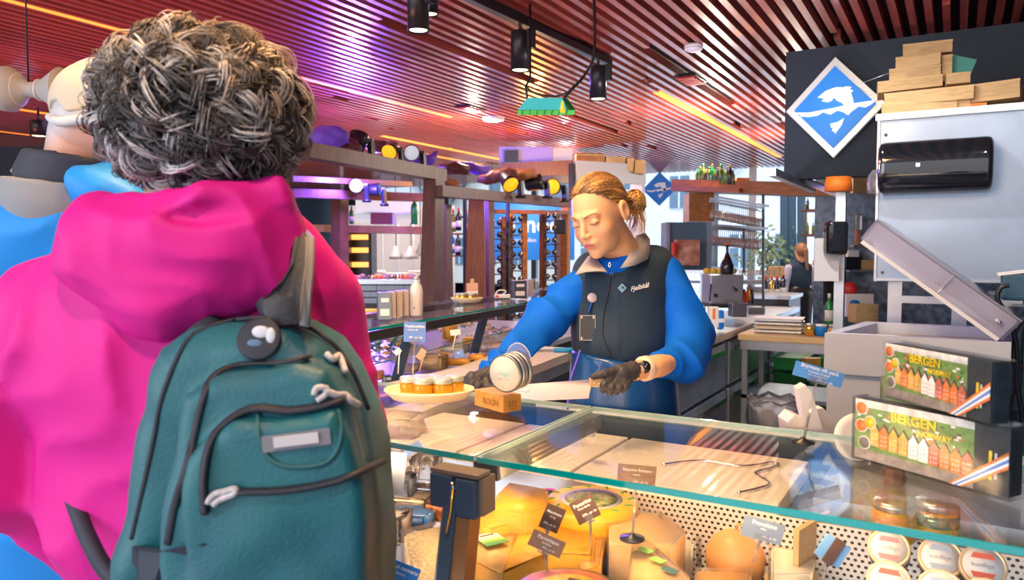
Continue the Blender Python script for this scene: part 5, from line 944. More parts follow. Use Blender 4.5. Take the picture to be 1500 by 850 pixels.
# ================================================================ souvenir boxes
def art(mb, w, h, seed):
    R = random.Random(seed)
    def rect(x0, z0, x1, z1, m, lift=.0006): mb.use(m); mb.box(((x0 + x1) / 2, -lift / 2, (z0 + z1) / 2), (abs(x1 - x0), lift, abs(z1 - z0)))
    rect(0, 0, w * .80, h, 'art_green'); rect(0, h * .88, w * .8, h, 'art_sky', .0007); rect(0, 0, w * .8, h * .16, 'art_quay', .0008)
    for k in range(60): x = R.uniform(0, w * .77); z = R.uniform(h * .5, h * .84); rect(x, z, x + .006, z + .003, R.choice(['art_roof', 'white', 'art_leaf', 'art_leaf', 'art_orange']), .0009)
    cols = ['art_ochre', 'art_orange', 'art_ochre', 'art_ochre', 'white', 'white', 'art_red', 'art_orange', 'art_orange', 'art_red']; n = len(cols); x = w * .12; dx = (w * .80 - x) / n
    for k in range(n):
        z0 = h * (.26 - .012 * k); z1 = h * (.64 - .012 * k); g = .12 * h; mb.use(cols[k]); mb.prism([(x, z0), (x + dx * .92, z0), (x + dx * .92, z1 - g), (x + dx * .46, z1), (x, z1 - g)], .0022, T(0, -.0008, 0))
        mb.use('art_roof'); mb.prism([(x, z1 - g), (x + dx * .46, z1), (x + dx * .92, z1 - g), (x + dx * .92, z1 - g + .003), (x + dx * .46, z1 + .003), (x, z1 - g + .003)], .0026, T(0, -.0008, 0))
        mb.use('art_window')
        for r in range(3):
            for q in (.22, .5, .72): mb.box((x + dx * q, -.0021, z0 + (z1 - g - z0) * (.2 + .28 * r)), (dx * .1, .0006, h * .03))
        x += dx
    for cx_, cz, m in ((.035, .86, 'art_orange'), (.035, .56, 'art_orange'), (.10, .64, 'art_yellow'), (.06, .28, 'art_grey')):
        mb.use('white', True); mb.lathe([(h * .115, 0), (h * .115, .0015)], (w * cx_ + .004, -.0008, h * cz), (0, -1, 0), 24); mb.use(m, True); mb.lathe([(h * .095, 0), (h * .095, .0022)], (w * cx_ + .004, -.0008, h * cz), (0, -1, 0), 24)
    text_mb(mb, 'BERGEN', h * .21, T(w * .42, -.0025, h * .80), 'art_yellow', bold=.0006); text_mb(mb, 'NORWAY', h * .12, T(w * .56, -.0025, h * .64), 'art_yellow', bold=.0005)
    rect(w * .80, 0, w, h, 'art_black', .001)
for n_, c_ in (('art_green', (.22, .38, .12)), ('art_sky', (.80, .83, .84)), ('art_quay', (.38, .34, .32)), ('art_roof', (.18, .13, .13)), ('art_leaf', (.16, .40, .10)), ('art_orange', (.92, .28, .07)), ('art_ochre', (.90, .55, .12)), ('art_red', (.72, .20, .14)), ('art_window', (.75, .70, .62)), ('art_yellow', (.95, .72, .04)), ('art_grey', (.28, .28, .27)), ('art_black', (.03, .05, .07))): mat(n_, c_, .45, coat=.1, noise=.35, nscale=70)
glassmat('wrap2', (.99, .99, .99), rough=.12, refl=.6)
def souvenir(a, b, z, h, dpt, label, seed, tilt=0):
    a = PZ(*a, z); b = PZ(*b, z); X = frame(a, b - a, (0, 0, 1)); w = (b - a).length; t = thing('souvenir_box', label, 'gift box', X); mb = MB().use('art_black'); mb.box((w / 2, dpt / 2 + .001, h / 2), (w, dpt, h), bev=.002); part('box_body', mb, t)
    mb = MB(); art(mb, w, h, seed); part('printed_front', mb, t, 'printed harbour houses under yellow BERGEN lettering')
    mb = MB(); 
    for o, m in ((0, 'art_orange'), (.0038, 'white'), (.0076, 'blue_card'), (.0114, 'white'), (.0152, 'art_orange')):
        mb.use(m); mb.prism([(w * .66 + o, 0), (w * .66 + o + .0038, 0), (w * 1.0, h * .56 - o + .0), (w * 1.0, h * .56 - o + .0048)][:2] + [(w, h * .62 - o * 1.2), (w, h * .62 - o * 1.2 + .0045)], .0008, T(0, -.0032, 0))
    part('ribbon', mb, t, 'red white and blue ribbon'); mb = MB().use('art_yellow'); mb.box((w * .90, -.003, h * .42), (.004, .001, h * .42)); mb.use('light_grey'); mb.box((w * .93, -.003, h * .42), (.003, .001, h * .38)); part('side_text', mb, t)
    mb = MB().use('wrap2'); mb.box((w / 2, dpt / 2, h / 2), (w + .006, dpt + .008, h + .006)); part('clear_wrap', mb, t); return w
souvenir((1252, 668), (1478, 731), ZG + .001, .091, .028, 'lower printed harbour gift box standing on the glass', 3)
souvenir((1296, 578), (1452, 622), ZG + .098, .080, .026, 'upper printed harbour gift box stacked on the lower one', 5)
a, b = PZ(1258, 640, ZG), PZ(1470, 690, ZG); mb = MB().use('art_green'); mb.box((0, .03, .045), (.17, .035, .088)); mb.use('wrap'); mb.box((0, .03, .045), (.175, .04, .092)); solo('souvenir_box', mb, 'third harbour gift box hidden behind the lower one, only its top edge showing', 'gift box', frame(PZ(1352, 640, ZG + .001), b - a, (0, 0, 1)))
# white moulded trays and plate behind the glass
c = P(1170, 640, 1.75)
for k, (pts, dd_, lab) in enumerate((([(1150, 638), (1146, 614), (1156, 603), (1166, 606), (1172, 638)], 1.85, 'stack of folded pale cartons left of the clear stick'), ([(1166, 568), (1176, 562), (1186, 575), (1196, 610), (1206, 640), (1186, 642), (1172, 600)], 1.80, 'tall white plastic scoop tray behind the clear stick'), ([(1186, 598), (1202, 596), (1216, 612), (1222, 640), (1202, 642)], 1.88, 'wide white plastic tray leaning right of the tall one'))):
    V0 = [P(x, y, dd_) for x, y in pts]; o = V0[0]; X = T(o) @ RYAW; L2 = [X.inverted() @ v for v in V0]; mb = MB().use('white' if k else 'board'); mb.prism([(v.x, v.z) for v in L2], .035 if k else .07); mb2 = mb
    solo('plastic_tray' if k else 'folded_carton', mb, lab, 'tray' if k else 'carton', X)
mb = MB().use('board'); 
for k in range(5): mb.box((.005 + .009 * k, -.037, -.02 + .0 * k), (.003, .004, .05))
c = P(1254, 640, 1.6); t = thing('plate', 'white round plate peeking out left of the gift boxes', 'plate', T(c) @ RYAW); mb = MB().use('white', True); mb.lathe([(.0, 0), (.03, .0), (.05, .006), (.05, .009), (.03, .004), (0, .003)], (0, 0, 0), (0, -1, .15), 36); part('dish', mb, t)
mb = MB().use('steel'); mb.box((-.02, 1.63, 1.035), (.40, .30, .045)); solo('steel_box', mb, 'flat steel scale platform right of the white boards', 'scale', world=True)

# ================================================================ cheeses in the near display
def D2(x, y, z): return PZ(x, y, z)
DK = .876
def wheel(x0, y0, ztop, r, h, m, label, topfn=None, name='cheese_round', M4=None):
    c = PZ(x0, y0, ztop); c.z = ztop - h; t = thing(name, label, 'cheese', M4 or T(c)); mb = MB().use(m, True); e = .010; mb.lathe([(r - e, 0), (r - .003, .004), (r, h * .35), (r, h * .65), (r - .003, h - .006), (r - e, h), (0, h)], n=48); part('wheel', mb, t)
    if topfn: topfn(t, r, h)
    return t
def pec(t, r, h):
    mb = MB().use('paper', True); mb.lathe([(r * .66, h + .0005), (0, h + .0009)], n=40); part('top_label', mb, t, 'pale label'); mb = MB().use('herb' if 'herb' in MATS else mat('herb', (.45, .50, .22), .7, noise=.6, nscale=90), True); mb.lathe([(r * .56, h + .001), (r * .3, h + .003), (0, h + .004)], n=30); mb.use('green'); mb.box((0, -.01, h + .004), (.03, .006, .002)); mb.use('art_yellow'); mb.lathe([(.011, 0), (.011, .002)], (0, -.04, h + .0015), (0, 0, 1), 14); part('herb_print', mb, t)
    mb = MB().use('green')
    for k in range(12): a = k * math.pi / 6; mb.box((r * .83 * math.cos(a), r * .83 * math.sin(a), h + .001), (.014, .003, .0015), Matrix.Rotation(a + .6, 4, 'Z'))
    part('rim_print', mb, t)
mat('rind_yellow', (.92, .50, .03), .4, noise=.12, nscale=14, coat=.2)
wheel(866, 731, 1.035, .093, .085, 'rind_yellow', 'yellow cheese wheel with green herb label behind the Pecorino card', pec)
wheel(866, 762, .95, .086, .073, 'rind', 'brown rinded cheese wheel under the yellow one', None)
def oran(t, r, h):
    mb = MB().use('art_yellow', True); mb.lathe([(r * .9, h + .0005), (0, h + .001)], n=40); part('top_label', mb, t, 'yellow and orange printed label'); mb = MB().use('art_orange', True); mb.lathe([(r * .82, h + .0010), (r * .82, h + .0018), (0, h + .0018)], n=40); mb.use('art_yellow', True); mb.lathe([(r * .6, h + .0018), (r * .6, h + .0024), (0, h + .0024)], n=40); mb.use('brown_card'); mb.box((0, .03, h + .003), (.03, .008, .001)); mb.use('paper'); mb.box((.045, -.0, h + .0035), (.035, .02, .001)); text_mb(mb, 'ost', .02, T(-.04, -.01, h + .0035) @ Matrix.Rotation(-math.pi / 2, 4, 'X'), 'white', bold=.0004); part('label_print', mb, t)
wheel(833, 866, 1.035, .085, .05, 'cheese_orange', 'orange cheese round with yellow printed top at the bottom edge', oran)
def wedge(pts_top, ztop, h, m, label, name='cheese_wedge', wrap=False, rindm=None):
    P3 = [PZ(x, y, ztop) for x, y in pts_top]; c = sum(P3, Vector()) / len(P3); c.z = ztop - h; t = thing(name, label, 'cheese', T(c)); pl = [(p_.x - c.x, p_.y - c.y) for p_ in P3]; mb = MB().use(m); mb.slab(pl, 0, h)
    bm = bmesh.new(); vv = [bm.verts.new(v) for v in mb.v]; [bm.faces.new([vv[i] for i in f]) for f in mb.f]; bmesh.ops.bevel(bm, geom=bm.edges[:], offset=.004, segments=3, affect='EDGES'); bm.verts.index_update(); m2 = MB().use(m, True); m2.add([v.co.copy() for v in bm.verts], [[v.index for v in f.verts] for f in bm.faces], True); bm.free(); part('cheese', m2, t)
    if wrap:
        w = MB().use('wrap', False); R = random.Random(len(label)); k_ = 1.06; pl2 = [(x * k_ + R.uniform(-.004, .004), y * k_ + R.uniform(-.004, .004)) for x, y in pl]; w.slab(pl2, -.001, h + .005); part('plastic_wrap', w, t)
    return t
wedge([(728, 722), (745, 706), (802, 716), (806, 742), (768, 752), (722, 745)], 1.045, .11, 'cheese_yellow', 'thick yellow cheese wedge at the top left of the near display')
wedge([(700, 752), (770, 738), (772, 762), (718, 775), (706, 770)], 1.02, .12, 'cheese_yellow', 'yellow cheese slab behind the wedge with the green label')
t9 = wedge([(697, 766), (768, 760), (735, 840), (690, 822)], 1.00, .1, 'cheese_pale', 'pale cheese wedge with green printed label next to the glass post', wrap=True)
X = frame(PZ(719, 790, 1.0095), PZ(737, 785, 1.0) - PZ(705, 792, 1.0), PZ(714, 770, 1.0) - PZ(724, 808, 1.0)) @ Matrix.Scale(1.3, 4); mb = MB().use('paper'); mb.box((0, 0, .014), (.034, .0012, .012)); mb.use('wood_brown'); mb.box((0, -.0008, .013), (.02, .001, .003)); mb.use(mat('lab_aqua', (.50, .74, .66), .5)); mb.box((0, 0, .003), (.034, .0012, .010)); mb.use(mat('lab_green', (.28, .60, .12), .5)); mb.box((0, 0, -.006), (.034, .0013, .008)); mb.use(mat('lab_dgreen', (.12, .36, .18), .5)); mb.box((0, 0, -.015), (.034, .0012, .010)); t = part('paper_label', mb, t9, 'green printed label', world=False) if False else None
mbw = MB(); mbw.v = [tuple(X @ Vector(v)) for v in mb.v]; mbw.f = mb.f; mbw.mi = mb.mi; mbw.sm = mb.sm; mbw.mats = mb.mats; part('paper_label', mbw, t9, 'green printed label', world=True)
wedge([(750, 785), (800, 752), (872, 782), (868, 812), (800, 806), (735, 838)], 1.005, .11, 'cheese_yellow', 'large yellow cheese block under the Parmigiano card')
wedge([(892, 768), (908, 748), (960, 752), (1002, 782), (985, 800), (892, 794)], 1.015, .13, 'cheese_pale', 'half cheese with a flat top holding the round sign foot', wrap=True)
wedge([(848, 790), (885, 790), (880, 830), (850, 836)], .99, .1, 'cheese_yellow', 'narrow yellow wedge between the block and the wrapped half cheese', wrap=True)
t10 = wedge([(925, 800), (945, 795), (1010, 850), (920, 870)], 1.01, .1, 'cheese_pale', 'wrapped pale wedge with green and turquoise label at the bottom edge', wrap=True)
mb = MB(); 
for i, (m, f) in enumerate((('lab_green', 0), ('lab_green', .4), ('foil_green', .8))): mb.use(m); a = PZ(946 + 34 * f * 1.3, 806 + 26 * f * 1.4, 1.017); mb.box(a, (.026, .016, .001), Matrix.Rotation(YAW - .9, 4, 'Z'))
part('paper_label', mb, t10, 'green and turquoise label strip', world=True)
c = PZ(1078, 800, .96); t = thing('provolone', 'smooth orange brown ball cheese behind the Provolone card', 'cheese', T(c.x, c.y, .88))
V, Q = surf(lambda X, Y, Z: smax(ell(X, Y, Z, (0, 0, .055), (.056, .056, .057)), .002 - Z, .01), (-.07, -.07, -.01), (.07, .07, .13), .004); fastmesh('cheese', V, Q, mat('provolone_skin', (.82, .42, .16), .45, noise=.2, nscale=14), t); mb = MB().use('wood_beech'); mb.tube([(0, 0, .112), (0.002, 0, .122), (.012, 0, .125)], .002, 6); part('string', mb, t)
t = thing('cheese_basket', 'thin wire crown pattern basket in front of the ball cheese', 'basket', T(PZ(1112, 826, .93)))
for k in range(1): mb = MB().use('wood_brown'); mb.tube([(.016 * math.cos(a_), .016 * math.sin(a_), 0) for a_ in np.linspace(0, 6.28, 16)], .0012, 5); mb.tube([(.012 * math.cos(a_), .012 * math.sin(a_), -.02) for a_ in np.linspace(0, 6.28, 16)], .0012, 5); part('ring', mb, t)
mb = MB().use('wood_brown')
for k in range(8): a_ = k * .785; mb.tube([(.016 * math.cos(a_), .016 * math.sin(a_), 0), (.012 * math.cos(a_), .012 * math.sin(a_), -.02)], .001, 5)
part('uprights', mb, t)
wedge([(1030, 740), (1085, 745), (1080, 775), (1025, 790)], .96, .06, 'paper', 'white paper wrapped pack behind the ball cheese', 'paper_pack', True); wedge([(1130, 770), (1200, 775), (1190, 840), (1130, 840)], .97, .08, 'cheese_white', 'pale pink wrapped pack right of the ball cheese', 'wrapped_pack', True); wedge([(960, 770), (1020, 765), (1015, 800), (975, 800)], .95, .06, 'cheese_white', 'wrapped white slab between the half cheese and the ball cheese', 'wrapped_pack', True)
wedge([(1120, 836), (1200, 838), (1195, 880), (1120, 880)], .95, .06, 'cheese_pale', 'pale slab at the bottom edge left of the wooden crate', wrap=True); wedge([(1020, 835), (1100, 838), (1090, 880), (1010, 880)], .94, .05, 'cheese_yellow', 'yellow slab at the bottom edge below the ball cheese', wrap=True); wedge([(690, 835), (745, 835), (760, 880), (690, 880)], .97, .07, 'cheese_white', 'white wrapped slab at the bottom edge right of the glass post', wrap=True)
# pink lid jar and small items top left
c = PZ(806, 722, 1.02); t = thing('jam_jar', 'dark jar with a pink and green lid behind the yellow wedge', 'jar', T(c.x, c.y, .95) @ Matrix.Rotation(.3, 4, 'X')); mb = MB().use('brown_card', True); mb.lathe([(.026, 0), (.03, .01), (.03, .05), (.026, .06)], n=24); part('glass', mb, t); mb = MB().use(mat('magenta', (.80, .05, .38), .4), True); mb.lathe([(.029, .058), (.029, .072), (.026, .074)], n=24); part('lid', mb, t, 'magenta lid'); mb = MB().use('foil_green', True); mb.lathe([(.02, .0745), (0, .075)], n=24); part('lid_label', mb, t)
for k, (x0, y0, m) in enumerate(((735, 705, 'steel'), (755, 700, 'foil_pink'), (775, 703, 'lab_green'), (790, 700, 'magenta'))):
    chunk(x0, y0, .98, (.05, .04, .06), m, ['first', 'second', 'third', 'fourth'][k] + ' of four small packs in the mesh basket behind the yellow wedge, from the left', 'small_pack', 'packet', seed=30 + k, wrap=k % 2 == 0)
# left of the glass post
mat('crumb', (.86, .80, .58), .5, col2=(.70, .62, .34), nscale=90, bump=.8, bscale=140, spec=.8)
wedge([(592, 782), (652, 768), (668, 790), (650, 870), (600, 850)], 1.0, .1, 'crumb', 'crumbly cream cheese block left of the glass post', wrap=True)
for k, (x0, y0, z, sz, m, lab, nm) in enumerate(((600, 768, .96, (.10, .07, .03), 'blue_bright', 'blue wrapped pack above the crumbly block', 'wrapped_pack'), (598, 745, .97, (.11, .05, .03), 'wood_tray', 'tan wrapped roll behind the blue pack', 'wrapped_pack'), (624, 712, 1.0, (.06, .05, .07), 'wrap', 'clear crinkled bag beside the dark clamp', 'clear_bag'), (590, 730, .99, (.05, .05, .05), 'grey_card', 'blue grey tub below the Stubbeost card', 'tub'), (648, 760, .96, (.06, .06, .04), 'salmon', 'orange red pack just left of the glass post', 'wrapped_pack'), (600, 690, 1.0, (.06, .05, .04), 'light_grey', 'grey plastic clip pile behind the clear bag', 'clip'), (572, 790, .96, (.07, .06, .05), 'light_grey', 'grey wrapped pack beside the backpack', 'wrapped_pack'))):
    chunk(x0, y0, z, sz, m, lab, nm, 'packet', seed=40 + k, wrap=m != 'wrap')
# wooden crate with jars at the right
a = PZ(1282, 838, .93); b = PZ(1500, 892, .93)
za_ = 1.03; A_ = PZ(1270, 716, za_); B_ = PZ(1492, 764, za_); X = frame(A_, B_ - A_, (0, 0, 1)); w = (B_ - A_).length
t = thing('wooden_crate', 'pale wooden crate of lidded jars under the right glass', 'crate', X); mb = MB().use('wood_beech')
mb.box((w / 2, 0, -.03), (w, .010, .075)); mb.box((0.005, -.17, -.035), (.010, .34, .08)); mb.box((w - .005, -.10, -.035), (.010, .2, .07)); mb.box((w / 2, -.10, -.075), (w, .012, .03)); part('boards', mb, t); mb = MB().use('blue_card'); mb.box((w / 2, -.18, -.115), (w * 1.1, .30, .01)); part('blue_tray', mb, t, 'blue tray floor')
def jar(c, axis, r, h, lidc, labc, label, back=False):
    t = thing('preserve_jar', label, 'jar', T(c)); mb = MB().use('honey' if back else 'brown_card', True); mb.lathe([(r * .9, -h), (r * .97, -h * .9), (r * .97, -.012), (r * .9, -.008)], (0, 0, 0), axis, 28); part('glass', mb, t)
    mb = MB().use(mat('lid_cream', (.85, .68, .42), .3, metal=.3) if 'lid_cream' not in MATS else 'lid_cream', True); mb.lathe([(r, -.010), (r, -.001), (r * .96, .001), (r * .86, .0), (r * .84, -.001)], (0, 0, 0), axis, 36); part('lid_ring', mb, t)
    mb = MB().use('paper', True); mb.lathe([(r * .84, -.0008), (r * .84, .0004)], (0, 0, 0), axis, 36); lp = part('lid_label', mb, t, 'printed round label'); q = Vector(axis).normalized(); Fm = frame(q * .0005, Vector(rv), Vector((0, 0, 1))); za2 = (Vector((0, 0, 1)) - q * q.z).normalized(); xa2 = za2.cross(-q) * -1; Fm = Matrix((xa2, -q, za2)).transposed().to_4x4(); Fm.translation = q * .0008
    mb = MB(); mb.use(labc)
    for s_ in (-1, 1): mb.prism([(-r * .5, s_ * r * .32), (r * .5, s_ * r * .32), (r * .38, s_ * r * .58), (-r * .38, s_ * r * .58)], .0006, Fm)
    text_mb(mb, 'konfityr', r * .3, Fm @ T(0, -.0006, 0), 'grey'); part('label_print', mb, lp); return t
ax = (Vector((0, 0, H)) - P(1350, 800, 1.1)).normalized(); ax = (ax + Vector((0, 0, .35))).normalized()
mat('lab_pink', (.90, .30, .35), .5); mat('lab_blue', (.45, .55, .68), .5); mat('lab_red', (.85, .18, .12), .5)
for x0, y0, d, lc, lab in ((1302, 803, 1.15, 'lab_pink', 'pink'), (1378, 817, 1.10, 'lab_blue', 'blue grey'), (1440, 829, 1.06, 'lab_red', 'red')):
    jar(P(x0, y0, d), ax, .030, .045, 'x', lc, 'tilted jar with %s printed lid in the upper row under the right glass' % lab)
for x0, y0, d, lc, lab in ((1302, 852, 1.08, 'lab_red', 'red'), (1378, 866, 1.03, 'lab_blue', 'blue grey'), (1446, 880, 1.0, 'lab_pink', 'pink')):
    jar(P(x0, y0, d), ax, .030, .04, 'x', lc, 'tilted jar with %s printed lid in the lower row at the bottom edge' % lab)
for x0, lc, lab in ((1310, 'art_orange', 'orange red'), (1372, 'foil_green', 'pale green')):
    c = P(x0, 748, 1.27); t = thing('clip_jar', 'upright jar with %s lid band at the back of the wooden crate' % lab, 'jar', T(c)); mb = MB().use('honey', True); mb.lathe([(.030, -.05), (.034, -.045), (.034, .0), (.031, .006)], n=28); part('glass', mb, t); mb = MB().use('steel', True); mb.lathe([(.034, .004), (.034, .014), (.030, .018), (0, .019)], n=28); part('lid', mb, t); mb = MB().use(lc, True); mb.lathe([(.0347, -.022), (.0347, -.002)], n=28); part('label', mb, t)
c = PZ(1309, 708, 1.06); mb = MB().use('wood_brown', True); mb.lathe([(.0, .0), (.02, .0), (.023, .012), (.018, .03), (0, .034)], n=8, smooth=False); solo('chocolate_truffle', mb, 'brown faceted knob behind the back board of the jar crate', 'knob', T(c))
# ================================================================ people
def w2l(Mx): inv = Mx.inverted(); return lambda x, y, d: np.array((inv @ P(x, y, d)))
def wnoise(X, Y, Z, s, seed=0):
    return (np.sin(X * s * 1.0 + 3 * np.sin(Z * s * .6 + seed)) * np.sin(Y * s * .9 + seed * 2 + 2 * np.sin(X * s * .5)) + np.sin(Z * s * 1.3 + 2.3 * np.sin(X * s * .7 + seed) + Y * s * .6))
def front_pt(V, Mx, px0, py0, rad=4):
    """front-most surface point of mesh V (local) seen at a pixel"""
    A = np.array(Mx); Wd = V @ A[:3, :3].T + A[:3, 3] - C0; d = Wd @ fv; xx = CX + F * (Wd @ rv) / d; yy = CY - F * (Wd @ uv) / d
    r2 = (xx - px0) ** 2 + (yy - py0) ** 2; m = r2 < (rad + 6) ** 2
    if not m.any():
        i = int(np.argmin(r2)); return P(px0, py0, float(d[i]))
    dm = d[m].min(); m &= d < dm + .02; w_ = 1 / (r2[m] + 4)
    return P(px0, py0, float((d[m] * w_).sum() / w_.sum()))
def folds(X, Y, Z, dr, fq, seed=0):
    dr = np.array(dr, float); dr /= np.linalg.norm(dr); u_ = X * dr[0] + Y * dr[1] + Z * dr[2]; v_ = X * dr[2] - Z * dr[0] + Y * .5
    a_ = u_ * fq + 1.9 * np.sin(v_ * fq * .42 + seed) + 1.1 * np.sin(v_ * fq * .9 + 2 * seed + u_ * fq * .3) + .6 * np.sin(Y * fq + seed)
    return np.abs(np.sin(a_)) ** .8 - .6
def addm(name, parts_, parent):   # several surfaces -> one mesh object
    Vs, Qs, Cs, b = [], [], [], 0
    for V, Q, c in parts_: Vs.append(V); Qs.append(Q + b); Cs.append(np.broadcast_to(np.array(c, np.float32), (len(V), 3))); b += len(V)
    return np.concatenate(Vs), np.concatenate(Qs), np.concatenate(Cs)
mat('skin', (1, 1, 1), .45, vc=True, sss=.12); mat('hairvc', (1, 1, 1), .42, vc=True, spec=.6)
SKIN = np.array((.82, .46, .25))

# ------------------------------------------------ the server
g = P(907, 450, 2.17); MS = T(g.x, g.y, 0) @ RYAW; L = w2l(MS)
sv = thing('person', 'woman in navy vest and blue sweater cutting with a large knife behind the glass counter', 'person', MS)
# head
def head_sdf(X, Y, Z):
    ax = np.abs(X)
    f = ell(X, Y, Z, (0, -.018, .030), (.073, .091, .082)); f = smin(f, ell(X, Y, Z, (0, .030, -.030), (.058, .058, .078)), .03)
    f = smin(f, ell(X, Y, Z, (0, .030, -.072), (.044, .046, .034)), .025); f = smin(f, ell(X, Y, Z, (0, .070, -.096), (.017, .014, .013)), .022)
    f = smin(f, ell(ax, Y, Z, (.034, .052, -.034), (.022, .024, .022)), .02)
    f = smin(f, cap(ax, Y, Z, (.012, .081, .022), (.040, .066, .020), .008, .006), .014)
    f = smax(f, -ell(ax, Y, Z, (.0315, .094, .004), (.017, .014, .011)), .012)
    f = smin(f, ell(ax, Y, Z, (.031, .0715, .001), (.0145, .0125, .0115)), .004)
    f = smin(f, cap(X, Y, Z, (0, .082, .010), (0, .103, -.028), .0065, .0092), .010); f = smin(f, ell(ax, Y, Z, (.0095, .095, -.032), (.0065, .008, .006)), .006)
    f = smax(f, -ell(ax, Y, Z, (.0055, .100, -.0385), (.0028, .004, .003)), .002)
    f = smin(f, ell(X, Y, Z, (0, .080, -.058), (.024, .014, .016)), .012)
    f = smin(f, ell(ax, Y, Z, (.006, .0905, -.0565), (.012, .0065, .0042)), .004); f = smin(f, ell(X, Y, Z, (0, .0895, -.0655), (.0165, .0072, .0052)), .004)
    f = smax(f, -ell(X, Y, Z, (0, .098, -.0608), (.020, .008, .0009)), .0025)
    e = ell(ax, Y, Z, (.081, -.014, -.006), (.0105, .020, .032)); e = smax(e, -ell(ax, Y, Z, (.093, -.008, -.002), (.008, .012, .020)), .004); f = smin(f, e, .006)
    f = smin(f, cap(X, Y, Z, (0, -.022, -.05), (0, -.055, -.16), .050, .054), .02)
    return f
ya, pb, rr_ = math.radians(40), math.radians(24), math.radians(7)
h_ = Vector((-math.sin(ya), -math.cos(ya), 0)); Fd = h_ * math.cos(pb) - Vector((0, 0, 1)) * math.sin(pb); Ud = h_ * math.sin(pb) + Vector((0, 0, 1)) * math.cos(pb)
Ud = Matrix.Rotation(rr_, 3, Fd) @ Ud; Hx = Fd.cross(Ud); HC = L(877, 314, 2.06)
HM = Matrix((Hx, Fd, Ud)).transposed().to_4x4(); HM = HM.copy(); HM.translation = Vector(HC); HM = HM @ Matrix.Scale(.94, 4); HMn = np.array(HM)
toS = lambda V: (V @ HMn[:3, :3].T + HMn[:3, 3]).astype(np.float32)
V, Q = surf(head_sdf, (-.095, -.12, -.17), (.095, .125, .125), .0024)
c = np.tile(SKIN, (len(V), 1)); x, y, z = V[:, 0], V[:, 1], V[:, 2]; ax = np.abs(x)
def blend(m, col): m = np.clip(m, 0, 1)[:, None]; return c * (1 - m) + np.array(col) * m
lip = 1.6 - ((x / .021) ** 2 + ((z + .061) / .0098) ** 2) * 1.5; c = blend(lip * (y > .07), (.62, .17, .15))
c = blend((1.4 - (np.abs(z - (.021 + .004 * np.cos((ax - .034) * 90))) / .0032) ** 2) * ((ax > .013) & (ax < .047) & (y > .04)) * .75, (.25, .12, .05))
c = blend((1.3 - (np.abs(z + .0035 + 18 * (ax - .031) ** 2 * -1) / .0016) ** 2) * ((ax > .018) & (ax < .045) & (y > .05)), (.06, .03, .02))
c = blend((1 - ((ax - .031) / .016) ** 2 - ((z - .006) / .006) ** 2) * .3 * (y > .05), (.45, .2, .12))
c = blend((1 - ((ax - .040) / .022) ** 2 - ((z + .035) / .018) ** 2) * .35 * (y > .02), (.80, .33, .22))
parts_ = [(toS(V), Q, c)]
# hidden torso + forearm wrists (one continuous body with the head)
def body_sdf(X, Y, Z):
    f = cap(X, Y, Z, L(906, 372, 2.15), L(910, 420, 2.2), .050, .06)
    f = smin(f, ell(X, Y, Z, L(910, 455, 2.19), (.125, .085, .19)), .05); f = smin(f, ell(X, Y, Z, (L(912, 600, 2.24)), (.14, .10, .16)), .06)
    f = smin(f, cap(X, Y, Z, L(865, 410, 2.2), L(800, 482, 2.1), .036, .026), .03); f = smin(f, cap(X, Y, Z, L(800, 482, 2.1), L(712, 551, 1.88), .026, .014), .01)
    f = smin(f, cap(X, Y, Z, L(985, 402, 2.18), L(1014, 515, 2.08), .034, .028), .03); f = smin(f, cap(X, Y, Z, L(1014, 520, 2.07), L(966, 536, 1.89), .028, .027), .01); f = smin(f, cap(X, Y, Z, L(966, 536, 1.89), L(958, 537, 1.87), .027, .027), .01); f = smin(f, cap(X, Y, Z, L(958, 537, 1.87), L(922, 546, 1.82), .027, .023), .01)
    for s in (-1, 1): f = smin(f, cap(X, Y, Z, (s * .09, .06, .92), (s * .09, .05, .08), .08, .05), .04)
    return f
V, Q = surf(body_sdf, (-.42, -.48, .02), (.30, .25, 1.56), .009); parts_.append((V, Q, SKIN))
V, Q, cc = addm('b', parts_, sv); body = fastmesh('body', V, Q, 'skin', sv, col=cc)
# vest
def vest_sdf(X, Y, Z):
    f = ell(X, Y, Z, L(909, 440, 2.17), (.142, .112, .155)); f = smin(f, ell(X, Y, Z, L(907, 500, 2.16), (.138, .115, .13)), .05)
    f = smin(f, cap(X, Y, Z, L(868, 398, 2.2), L(958, 388, 2.19), .055, .060), .05)
    f = smax(f, L(900, 530, 2.15)[2] - .016 + .10 * (X - .0) - Z, .02)
    f = smax(f, -cap(X, Y, Z, L(900, 300, 2.05), L(903, 368, 2.14), .07, .045), .012)
    w = np.clip((1.30 - Z) * 8, 0, 1)
    return f + .0035 * wnoise(X, Y, Z, 22, 1) * (.35 + w) + .005 * folds(X, Y, Z, (.3, 0, 1), 30, 2) * (.15 + w) - .002 * np.exp(-((X + .022) / .006) ** 2)
V, Q = surf(vest_sdf, (-.22, -.2, 1.13), (.22, .2, 1.56), .006); mat('vest_navy', (.012, .038, .075), .8, sheen=.2, noise=.15, nscale=40, bump=.1, bscale=120)
vest = fastmesh('vest', V, Q, 'vest_navy', sv); VV_ = V
